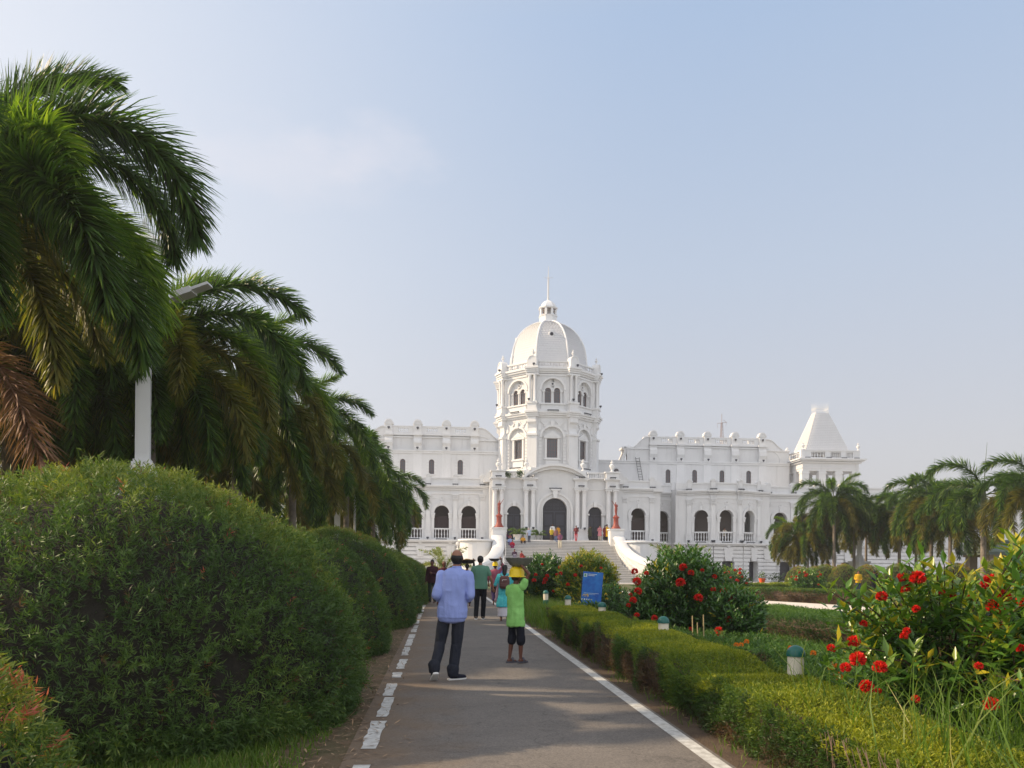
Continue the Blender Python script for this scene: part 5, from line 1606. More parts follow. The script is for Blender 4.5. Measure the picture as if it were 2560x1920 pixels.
# ---- marigold bed and weeds (uncountable)
def scatter_cover(name, label, poly, n, hgt, ll, lw, k, m, t0, seed):
    xs = rng.uniform(0, 1, n); ys = rng.uniform(0, 1, n)
    a, b, c, d = [np.array(q, float) for q in poly]
    P2 = (a * (1 - xs)[:, None] + b * xs[:, None]) * (1 - ys)[:, None] + (d * (1 - xs)[:, None] + c * xs[:, None]) * ys[:, None]
    hh = hgt * (1 + .5 * lump(np.concatenate([P2, np.full((n, 1), seed)], 1) * 1.5))
    P = np.concatenate([P2, (rng.random(n) * hh)[:, None]], 1)
    v, f, tv = sprigs(P, np.tile([0, 0, 1.0], (n, 1)), k, ll * 1.2, ll, lw, np.clip(t0 + .15 * lump(P * 2), 0, 1), upb=.5)
    o = link(name, npmesh(name, v, f, m, tv)); return tag(o, label, kind='stuff')
scatter_cover('bed_plants', 'feathery green marigold plants covering the flower bed', [(3.7, 7.0), (6.3, 7.2), (5.7, 17), (3.8, 17)], 9000, .24, .075, .016, 6, M['hedge2'], .6, 2)
for i, (x, y, D) in enumerate([(428, 526, 10.5), (362, 547, 10.5), (393, 547, 10.5), (712, 568, 9.5), (857, 600, 9.0), (990, 675, 8.0), (1027, 758, 7.4), (1083, 750, 7.4), (975, 695, 8.0), (1010, 740, 7.5)]):
    o = link('marigold', OHEAD, None, loc=A(1700 + x / 2.572, 1400 + y / 2.572, D), scale=1.0)
    tag(o, ['orange marigold highest in the bed, below the inner hedge', 'leftmost orange marigold of the upper three', 'orange marigold between two others in the upper left of the bed', 'single orange marigold above the nearest bollard light', 'orange marigold right of the nearest bollard light, by the inner hedge', 'orange marigold close by the lower red flower heads', 'lowest orange marigold of the bed, left one of two', 'lowest orange marigold of the bed, right one of two', 'small marigold left of a red flower head', 'small marigold just above the two lowest ones'][i], 'flower', 'orange marigolds in the bed')
def grass(name, label, spots, m=M['grass']):
    V_, F_, T2 = [], [], []
    nb = 0
    for (x, y, n, rad, h, w_) in spots:
        r_ = rng.random(n) ** .5 * rad; a = rng.uniform(0, 6.28, n)
        P = np.stack([x + r_ * np.cos(a), y + r_ * np.sin(a), np.zeros(n)], 1)
        ln = unit(np.stack([rng.normal(0, .28, n), rng.normal(0, .28, n), np.ones(n)], 1))
        H = (h * rng.uniform(.45, 1.1, n))[:, None]
        bend = np.stack([rng.normal(0, .35, n), rng.normal(0, .35, n), np.zeros(n)], 1)
        sd_ = unit(np.cross(ln, rdir(n))) * w_ * .5
        p1 = P + ln * H * .4; p2 = p1 + unit(ln + bend * .6) * H * .35; p3 = p2 + unit(ln + bend * 1.8 + [0, 0, -.3]) * H * .3
        V_.append(np.stack([P + sd_, P - sd_, p1 + sd_, p1 - sd_, p2 + sd_ * .7, p2 - sd_ * .7, p3 + sd_ * .1, p3 - sd_ * .1], 1).reshape(-1, 3))
        i = np.arange(n)[:, None] * 8 + nb
        F_.append(np.concatenate([i + [0, 1, 3, 2], i + [2, 3, 5, 4], i + [4, 5, 7, 6]], 0)); nb += n * 8
        T2.append(np.repeat(np.clip(rng.normal(.55, .18, n), 0, 1), 8))
    o = link(name, npmesh(name, np.concatenate(V_), np.concatenate(F_), m, np.concatenate(T2)))
    return tag(o, label, kind='stuff')
rr = random.Random(8)
sp = [(rr.uniform(2.5, 3.7), rr.uniform(17.2, 26), 60, .35, .55, .012) for _ in range(90)]
grass('weed_grass', 'long pale green grass growing where the path hedge ends', sp)
sp = [(rr.uniform(2.6, 4.3), rr.uniform(3.6, 6.2), 9, .14, .95, .011) for _ in range(70)] + [(rr.uniform(2.6, 3.6), rr.uniform(6, 9), 5, .1, .8, .008) for _ in range(24)]
grass('tall_grass', 'tall thin grass blades rising through the nearest part of the path hedge', sp)
sp = [(-1.5 + rr.uniform(-.45, .35), rr.uniform(4, 32), 60, .25, .1, .008) for _ in range(420)] + [(-1.8 + rr.uniform(-.8, .6), rr.uniform(3, 7), 70, .3, .12, .009) for _ in range(160)] + [(rr.uniform(2.35, 2.6), rr.uniform(4, 20), 14, .16, .12, .007) for _ in range(70)]
grass('verge_grass', 'short green grass along the edges of the path', sp)
sp = [(rr.uniform(4.6, 11), rr.uniform(8, 34), 46, .5, .12, .012) for _ in range(420)]
grass('lawn_grass', 'short grass of the garden beds', sp)
# leaf litter and straw on the verges
n = 9000
xx = np.where(rng.random(n) < .8, -.95 + rng.normal(0, .27, n), 2.4 + abs(rng.normal(0, .16, n)))
xx = np.where((xx > -.15) & (xx < 2.2), -1.0, xx)
P = np.stack([xx, rng.uniform(4, 40, n), rng.uniform(.018, .035, n)], 1)
d = rdir(n); d[:, 2] *= .12; d = unit(d)
v, f, tv = kites(P, d, rng.uniform(.04, .14, n), rng.uniform(.004, .02, n), rng.random(n), up=np.tile([0, 0, 1.0], (n, 1)))
tag(link('leaf_litter', npmesh('leaf_litter', v, f, leafmat('dry_leaf', [(0, (.13, .075, .04)), (1, (.38, .26, .16))], 0, .8), tv)), 'dry palm straw and fallen leaves along the path edges', kind='stuff')

# ------------------------------------------------------------------ bollard lights
M['green'] = mat('green_enamel', (.012, .12, .10), .35, .15, 5)
M['opal'] = mat('frosted_diffuser', (.72, .66, .54), .5)
for X, Y, lb in [(3.28, 6.83, 'nearest green-capped bollard light rising out of the path hedge'), (3.22, 10.85, 'second green-capped bollard light, in front of the tall red-flowered bush'),
                 (3.22, 15.07, 'third green-capped bollard light, right of the hedge end, below the blue banner'), (3.09, 18.4, 'fourth green-capped bollard light, just left of the blue banner'),
                 (3.06, 22.1, 'fifth green-capped bollard light, half sunk in the long grass'), (3.32, 28.3, 'farthest green-capped bollard light, beside the lime-shirted worker')]:
    t = thing('bollard_light', lb, 'bollard light', (X, Y, 0), 0, 'green-capped bollard lights along the path hedge')
    t.scale = (.95, .95, 1.1); m = MB(); m.lathe((0, 0, 0), [(.11, 0), (.11, .02), (.072, .03), (.072, .35), (.086, .36), (.086, .45)], 20); m.build('post', M['green'], t, smooth=True)
    m = MB(); m.lathe((0, 0, 0), [(.078, .445), (.078, .625)], 20); m.build('diffuser', M['opal'], t, smooth=True)
    m = MB(); m.lathe((0, 0, 0), [(.09, .62), (.09, .64)] + [(.088 * math.cos(q), .64 + .07 * math.sin(q)) for q in (.15, .4, .7, 1.0, 1.3, 1.5)], 20); m.build('cap', M['green'], t, smooth=True)

# ------------------------------------------------------------------ blue banner on a stand
bp_ = A(1474, 1470, 20); B0 = Vector((bp_.x, bp_.y, 0))
t = thing('banner_sign', 'blue printed banner board standing among the yellow flowers', 'banner', B0, -PSI - R(8))
m = MB(); m.T = Matrix.Rotation(R(4), 4, 'Y')
m.box(-.26, .26, -.02, .0, .46, 1.34); m.build('panel', mat('blue_banner_print', (.018, .09, .42), .4, col2=(.03, .22, .62), nscale=3.5), t)
m = MB(); m.T = Matrix.Rotation(R(4), 4, 'Y')
m.box(-.24, -.15, -.026, -.021, 1.2, 1.29); m.box(-.12, .1, -.026, -.021, 1.27, 1.285); m.box(-.12, .04, -.026, -.021, 1.235, 1.25); m.box(-.2, .18, -.026, -.021, .78, .788); m.box(-.2, .1, -.026, -.021, .75, .756)
for k in range(5): m.box(-.25 + k * .06, -.215 + k * .06, -.026, -.021, .60, .635)
m.build('print', mat('pale_print', (.6, .68, .72), .5), t)
m = MB(); m.T = Matrix.Rotation(R(4), 4, 'Y'); m.box(-.225, -.175, -.03, -.0265, 1.22, 1.28); m.build('emblem', mat('green_emblem', (.12, .35, .22), .5), t)
m = MB(); m.T = Matrix.Rotation(R(4), 4, 'Y'); m.box(-.26, .26, -.02, .0, .24, .45); m.build('lower_panel', mat('pale_banner_foot', (.55, .62, .72), .5), t)
m = MB()
for x in (-.25, .25): m.tube([(x + .05, .0, .02), (x + .03, .03, 1.35)], .012, 6); m.tube([(x + .05, .35, .0), (x + .03, .04, 1.2)], .01, 6)
m.build('stand', M['iron'], t)
# bamboo stakes
for (x, y0, y1, D, lb) in [(1778, 630, 800, 13.0, 'rightmost and thickest bamboo stake in the bed'), (1680, 640, 770, 13.2, 'leftmost bamboo stake at the foot of the tall red-flowered bush'), (1724, 700, 790, 13.0, 'short middle bamboo stake of three in the bed')]:
    px, pt_ = 1260 + x / 3.568, 1360 + y0 / 3.568
    a = A(px, pt_, D); m = MB(); m.tube([(a.x + .02, a.y, 0), (a.x, a.y, a.z)], .012, 6, .009)
    tag(m.build('bamboo_stake', mat('dry_bamboo', (.42, .33, .17), .7)), lb, 'stake', 'bamboo stakes in the bed')

# ------------------------------------------------------------------ white lamp columns
def lampcol(px, D, s, lb, ped=3.3):
    p = G(px, D)
    t = thing('lamp_column', lb, 'lamp column', p, R(14), 'ornate white lamp columns in the garden')
    m = MB(); m.box(-.5, .5, -.5, .5, 0, ped - .35); m.box(-.56, .56, -.56, .56, ped - .35, ped - .2); m.box(-.26, .26, -.26, .26, ped - .2, ped)
    m.build('pedestal', M['white'], t)
    m = MB()
    for a, z0, z1 in ((.19, ped, ped + .12), (.175, ped + .12, ped + .17), (.15, ped + .17, ped + .22), (.12, ped + .22, ped + 2.95), (.135, ped + 2.7, ped + 2.74)):
        m.box(-a, a, -a, a, z0, z1)
    m.box(-.085, .085, -.128, .128, ped + .35, ped + 2.6)
    m.build('shaft', M['white2'], t)
    m = MB()
    for k, a in enumerate((.16, .21, .27, .31)): m.box(-a, a, -a, a, ped + 2.95 + k * .09, ped + 3.03 + k * .09 + .003 * k)
    m.build('capital', M['white2'], t)
    m = MB(); z = ped + 3.32
    m.box(-.28, .28, -.28, .28, z, z + .08)
    for sx in (-1, 1):
        for sy in (-1, 1): m.box(sx * .23 - .05, sx * .23 + .05, sy * .23 - .05, sy * .23 + .05, z + .08, z + .72)
    m.box(-.31, .31, -.31, .31, z + .72, z + .82)
    m.lathe((0, 0, z + .82), [(.4, 0), (.25, .12), (.18, .2), (.05, .32), (.05, .42), (.01, .5)], 4, PI / 4)
    lt = m.build('lantern', M['white2'], t)
    m = MB(); m.box(-.19, .19, -.19, .19, z + .1, z + .7); m.build('glass', M['metalw'], lt)
    t.scale = (s, s, s)
lampcol(355, 12.6, .90, 'white square lamp column rising out of the near palms behind the huge bush')
lampcol(842, 34, 1.0, 'small far white lamp column behind the third clipped dome bush', 2.4)
lampcol(2148, 57, 1.0, 'white lamp column half hidden among the right-hand palms', 2.2)
lampcol(2572, 40, 1.0, 'white lamp column cut off by the right edge of the view', 2.2)

# ------------------------------------------------------------------ street lights
def slight(pa, pb, D, xpole, lb):
    a, b = A(*pa, D), A(*pb, D)
    base = G(xpole, D)
    t = thing('street_light', lb, 'street light', base, 0, 'solar street lights among the palms')
    m = MB(); m.tube([(0, 0, 0), (0, 0, a.z - .25)], .06, 8, .045); m.build('pole', M['metalw'], t)
    m = MB(); la, lb_ = a - base, b - base
    m.tube([(0, 0, a.z - .35), tuple(la + (lb_ - la) * .25)], .025, 6); m.build('arm', M['metalw'], t)
    d = (lb_ - la).normalized(); u = d.cross(Vector((0, 1, 0))).normalized(); w_ = d.cross(u)
    m = MB()
    T = Matrix([[d.x, w_.x, u.x, la.x], [d.y, w_.y, u.y, la.y], [d.z, w_.z, u.z, la.z], [0, 0, 0, 1]])
    L = (lb_ - la).length; m.T = T
    m.box(0, L * .55, -.14, .14, -.05, .05); m.box(L * .5, L, -.12, .12, -.02, .025)
    m.build('lamp_head', M['metalw'], t)
slight((432, 745), (525, 712), 13.4, 355, 'grey street light head sticking out of the palms right of the lamp column')
slight((903, 1199), (944, 1179), 33.5, 886, 'slim grey street light head in front of the last left-hand palm')

# ------------------------------------------------------------------ things on the palace
def statue(s, lb):
    t = thing('statue', lb, 'statue', pw(s * 5.78, -2.45, 5.14), PY, 'terracotta dancer statues on the stair pedestals')
    m = MB(); m.lathe((0, 0, 0), [(.46, 0), (.46, .09), (.38, .2), (.31, .32), (.29, .4), (.25, .48), (.24, 1.0), (.27, 1.07), (.32, 1.12), (.32, 1.18), (.22, 1.26), (.14, 1.34), (.11, 1.38)], 20)
    m.build('pedestal', M['red'], t, smooth=True)
    return t
STAT = [statue(-1, 'terracotta dancer statue left of the stairs, raising its arm to the right'), statue(1, 'terracotta dancer statue right of the stairs, raising its arm to the left')]

m = MB(); q = pw(21.55, 12.6, 15.5)
for a in range(3):
    an = 2 * PI * a / 3
    m.tube([(q.x + .28 * math.cos(an), q.y + .28 * math.sin(an), q.z), (q.x + .12 * math.cos(an), q.y + .12 * math.sin(an), q.z + 3.2)], .03, 4)
for k in range(8):
    z0, z1 = q.z + k * .4, q.z + (k + 1) * .4
    m.tube([(q.x - .22 + k * .02, q.y, z0), (q.x + .22 - k * .02, q.y, z1)], .018, 4); m.tube([(q.x + .22 - k * .02, q.y, z0), (q.x - .22 + k * .02, q.y, z1)], .018, 4)
m.tube([(q.x, q.y, q.z + 3.2), (q.x, q.y, q.z + 4.3)], .03, 5)
m.tube([(q.x - .55, q.y, q.z + 3.15), (q.x + .6, q.y, q.z + 3.3)], .025, 4); m.tube([(q.x + .2, q.y, q.z + 3.6), (q.x + .6, q.y, q.z + 3.3), (q.x + .5, q.y, q.z + 2.9)], .02, 4); m.tube([(q.x - .55, q.y, q.z + 3.15), (q.x - .5, q.y, q.z + 2.6)], .012, 4)
tag(m.build('antenna_mast', mat('rusty_lattice', (.30, .22, .20), .7)), 'thin lattice antenna mast with crossed aerials on the right wing roof', 'antenna')
m = MB()
for dx in (0, .55): m.tube([tuple(pw(10.75 + dx * .8 + .35, 9.7, 10.4)), tuple(pw(10.6 + dx * .8, 10.35, 14.1))], .03, 5)
for k in range(12):
    f_ = (k + .5) / 12
    a, b = pw(11.1, 9.7, 10.4).lerp(pw(10.6, 10.35, 14.1), f_), pw(11.54, 9.7, 10.4).lerp(pw(11.04, 10.35, 14.1), f_)
    m.tube([tuple(a), tuple(b)], .022, 4)
tag(m.build('ladder', M['iron']), 'dark ladder leaning against the upper wall of the right wing', 'ladder')
def potplant(x, y, z, s, lb, pot=M['stone'], k=14, ft=None):
    w_ = pw(x, y, z)
    t = thing('potted_plant', lb, 'potted plant', w_, 0, 'potted plants on the palace terrace' if z > 3 else None)
    m = MB(); m.lathe((0, 0, 0), [(.3 * s, 0), (.42 * s, .5 * s), (.46 * s, .55 * s), (.4 * s, .56 * s)], 14); m.build('pot', pot, t, smooth=True)
    rr = random.Random(int(x * 10) + 50)
    for q in range(k):
        link('leaf_frond', PF[q % 2], t, loc=(0, 0, .5 * s), rot=(0, 0, rr.uniform(0, 6.28)), scale=s * rr.uniform(.8, 1.1))
    return t
PF = [frond_mesh('pot_frond_shape', 1.15, 70, 85, 60, .3, .035, M['palm'], 71, .55), frond_mesh('pot_frond_low_shape', 1.0, 45, 80, 60, .3, .035, M['palm'], 72, .6)]
potplant(-3.9, -1.1, Z1, 1.0, 'leafy potted palm in front of the left side door')
potplant(-1.75, -1.1, Z1, .85, 'leafy potted palm in a grey pot left of the main door', pot=mat('grey_pot', (.3, .32, .34), .6))
def creeper(x, z, lb, n=240, r=.32):
    q = pw(x, -.35, z)
    P = np.array([q.x, q.y, q.z]) + rng.normal(0, r * .5, (n, 3)) * [1, .35, .9]
    v, f, tv = kites(P, unit(rdir(n) + [0, -.4, 0]), .14, .07, np.clip(rng.normal(.45, .15, n), 0, 1))
    tag(link('creeper', npmesh('creeper', v, f, M['broad'], tv)), lb, 'plant', 'creepers on the portico balustrade')
creeper(-4.85, 10.6, 'dark green creeper tuft at the left end of the portico balustrade'); creeper(-3.6, 10.75, 'dark green creeper tuft on the portico balustrade beside the arched pediment', r=.4)
# plants growing from the steps
for x, y, z, lb in ((3.2, -8.2, 1.05, 'small weed tuft growing on the palace steps, left one of two'), (3.95, -8.6, .9, 'small weed tuft growing on the palace steps, right one of two'), (5.9, -10.2, .3, 'weed tuft at the foot of the right stair rail')):
    q = pw(x, y, z); n = 120
    P = np.array([q.x, q.y, q.z]) + rng.normal(0, .14, (n, 3)) * [1.2, .6, .6]
    v, f, tv = kites(P, unit(rdir(n) + [0, 0, .5]), .13, .05, np.clip(rng.normal(.4, .15, n), 0, 1))
    tag(link('weed_tuft', npmesh('weed_tuft', v, f, M['broad'], tv)), lb, 'plant')
# young date palms beside the stairs
DF = [frond_mesh('date_frond_shape', 3.0, 78, 70, 150, .42, .035, M['grass'], 81, .8), frond_mesh('date_frond_low_shape', 2.8, 55, 85, 150, .42, .035, M['grass'], 82, .9), frond_mesh('date_frond_wide_shape', 2.6, 35, 75, 150, .4, .035, M['grass'], 83, .75)]
for px, D, s_, lb in ((1110, 64, 1.05, 'young yellowish date palm behind the man in the blue shirt'), (1688, 63, 1.2, 'young pale date palm behind the tall red-flowered bush')):
    t = thing('date_palm', lb, 'palm tree', G(px, D), 0, 'young date palms beside the palace stairs')
    m = MB(); m.lathe((0, 0, 0), [(.22, 0), (.25, .3), (.15, .8)], 8); m.build('trunk', M['trunk'], t)
    rr = random.Random(px)
    for q in range(17): link('frond', DF[q % 3], t, loc=(0, 0, .6), rot=(0, 0, rr.uniform(0, 6.28)), scale=s_ * rr.uniform(.8, 1.1))
# orange pot on a pale ledge
lp = G(1912, 57)
m = MB(); m.box(-1.6, 1.2, -.2, .3, 0, .28); o = m.build('garden_ledge', M['white2'], None, loc=lp)
tag(o, 'low pale ledge carrying an orange flower pot before the palace', 'ledge')
t = thing('flower_pot', 'orange flower pot with a small plant on the pale ledge', 'flower pot', lp + Vector((-.2, 0, .28)))
m = MB(); m.lathe((0, 0, 0), [(.16, 0), (.24, .34), (.27, .4), (.22, .4)], 12); m.build('pot', mat('orange_pot', (.75, .10, .02), .5), t, smooth=True)
n = 130; P = rng.normal(0, .14, (n, 3)) + [0, 0, .6]; v, f, tv = kites(P, unit(rdir(n) + [0, 0, .4]), .13, .05, np.clip(rng.normal(.7, .15, n), 0, 1)); link('foliage', npmesh('pot_foliage', v, f, M['broad'], tv), t)
n = 200; q = G(1932, 57); P = np.array([q.x + .4, q.y, .65]) + rng.normal(0, .22, (n, 3)) * [1.6, .8, 1]; v, f, tv = kites(P, unit(rdir(n) + [0, 0, .4]), .2, .07, np.clip(rng.normal(.15, .1, n), 0, 1)); tag(link('dark_shrub', npmesh('dark_shrub', v, f, M['broad'], tv)), 'small dark bluish shrub right of the orange flower pot', 'plant')
# garden pavilion on stone columns at the right
q = G(2500, 50); t = thing('garden_pavilion', 'small stone-columned pavilion behind the right-hand palms', 'pavilion', q, -PSI)
ms = mat('weathered_sandstone', (.36, .29, .22), .85, .25, 2)
for x in (-.55, .55, 2.2):
    for y in (0, 2.2):
        m = MB(); m.box(x - .34, x + .34, y - .34, y + .34, 0, .3); m.box(x - .26, x + .26, y - .26, y + .26, .3, 2.3); m.box(x - .36, x + .36, y - .36, y + .36, 2.3, 2.45); m.build('column', ms, t)
m = MB(); m.box(-1.1, 2.8, -.5, 2.7, 2.45, 2.6); m.box(-1.2, 2.9, -.6, 2.8, 2.6, 2.7); m.box(-.9, 2.6, -.3, 2.5, 2.7, 3.3); m.box(-1.05, 2.75, -.45, 2.65, 3.3, 3.4); m.build('roof', mat('greenish_stone', (.20, .25, .22), .8, .2, 2), t)
# ------------------------------------------------------------------ people
SKIN = {k: mat('skin_' + k, c, .5, .08, 6) for k, c in {'brown': (.30, .14, .085), 'dark': (.14, .055, .035), 'deep': (.07, .03, .02), 'tan': (.42, .22, .14)}.items()}
CL = {}
def cloth(name, c, c2=None, ns=9):
    if name not in CL: CL[name] = mat('cloth_' + name, c, .85, .0, ns, .3, 60, col2=c2, spec=.15)
    return CL[name]
HAIR = mat('black_hair', (.012, .010, .010), .5, .3, 30)
GREY = mat('grey_hair', (.30, .28, .27), .6)
def limb(mb, p0, p1, r0, r1, seg=10):
    p0, p1 = Vector(p0), Vector(p1)
    d = (p1 - p0)
    if d.length < 1e-5: d = Vector((0, 0, 1e-4))
    L = d.length; d.normalize()
    a = d.cross(Vector((0, 0, 1)) if abs(d.z) < .9 else Vector((0, 1, 0))).normalized(); b = d.cross(a)
    rings = []
    for k in (-85, -60, -30):
        t = R(k); rings.append((p0 + d * (r0 * math.sin(t)), r0 * math.cos(t)))
    for k in range(5): rings.append((p0 + d * (L * k / 4), r0 + (r1 - r0) * k / 4))
    for k in (30, 60, 85):
        t = R(k); rings.append((p1 + d * (r1 * math.sin(t)), r1 * math.cos(t)))
    mb.loft([[tuple(c + (a * math.cos(2 * PI * k / seg) + b * math.sin(2 * PI * k / seg)) * r) for k in range(seg)] for c, r in rings])
def ell(mb, c, r, seg=14):
    rings = []
    for j in range(1, 10):
        t = PI * j / 10
        rings.append([(c[0] + r[0] * math.sin(t) * math.cos(2 * PI * k / seg), c[1] + r[1] * math.sin(t) * math.sin(2 * PI * k / seg), c[2] - r[2] * math.cos(t)) for k in range(seg)])
    mb.loft(rings)
def stack(mb, rows, seg=20):
    """closed body of elliptical rings: (cx, cy, z, rx, ry)"""
    mb.loft([[(cx + rx * math.cos(2 * PI * k / seg), cy + ry * math.sin(2 * PI * k / seg), z) for k in range(seg)] for cx, cy, z, rx, ry in rows])
def fuse(mb, name, m, parent, vox, sm=4, wr=0.0, ws=14, seed=0, off=.8):
    """melt overlapping volumes into one continuous skin"""
    o = mb.build('tmp', m)
    md = o.modifiers.new('r', 'REMESH'); md.mode = 'VOXEL'; md.voxel_size = vox
    if sm:
        s_ = o.modifiers.new('s', 'SMOOTH'); s_.factor = .5; s_.iterations = sm
    dg = bpy.context.evaluated_depsgraph_get(); dg.update()
    me = bpy.data.meshes.new_from_object(o.evaluated_get(dg))
    old = o.data; bpy.data.objects.remove(o); bpy.data.meshes.remove(old)
    me.name = name
    if wr:
        n = len(me.vertices); co = np.empty(n * 3, np.float32); me.vertices.foreach_get('co', co); co = co.reshape(-1, 3)
        no = np.empty(n * 3, np.float32); me.vertex_normals.foreach_get('vector', no); no = no.reshape(-1, 3)
        dsp = wr * (.9 - 1.6 * abs(lump(co * [ws, ws, ws * .35] + seed)) - .8 * abs(lump(co * [ws * .6, ws * .8, ws * 1.1] + seed + 4)) + off)
        me.vertices.foreach_set('co', (co + no * dsp[:, None]).astype(np.float32).ravel())
    me.polygons.foreach_set('use_smooth', [True] * len(me.polygons))
    me.materials.clear(); me.materials.append(m)
    me.update()
    return link(name, me, parent)
def hand(mb, w, d, h, curl=.4, palm=None, splay=.25):
    """palm and five fingers at the wrist w, reaching along d; palm = facing of the palm"""
    w, d = Vector(w), Vector(d).normalized()
    pn = Vector(palm or (0, 1, 0)); pn = (pn - d * pn.dot(d)).normalized(); sd_ = d.cross(pn)
    L = .048 * h
    limb(mb, w, w + d * L * .9, .013 * h, .017 * h, 8)
    limb(mb, w + d * L * .5 - sd_ * .012 * h, w + d * L + sd_ * -.012 * h, .010 * h, .010 * h, 8); limb(mb, w + d * L * .5 + sd_ * .012 * h, w + d * L + sd_ * .012 * h, .010 * h, .010 * h, 8)
    for k, (o, l) in enumerate(((-.019, .036), (-.0065, .044), (.0065, .041), (.019, .031))):
        b0 = w + d * L + sd_ * (o * h); d1 = (d + sd_ * (o * 12 * splay) + pn * curl * .6).normalized(); d2 = (d1 + pn * curl * 1.2).normalized()
        limb(mb, b0, b0 + d1 * l * h * .55, .0052 * h, .0048 * h, 6); limb(mb, b0 + d1 * l * h * .55, b0 + d1 * l * h * .55 + d2 * l * h * .45, .0048 * h, .004 * h, 6)
    t0 = w + d * L * .35 - sd_ * .014 * h; t1 = t0 + (d * .6 - sd_ * .8 + pn * .3).normalized() * .028 * h
    limb(mb, t0, t1, .0065 * h, .0058 * h, 6); limb(mb, t1, t1 + (d + pn * .3 - sd_ * .2).normalized() * .022 * h, .0055 * h, .0045 * h, 6)

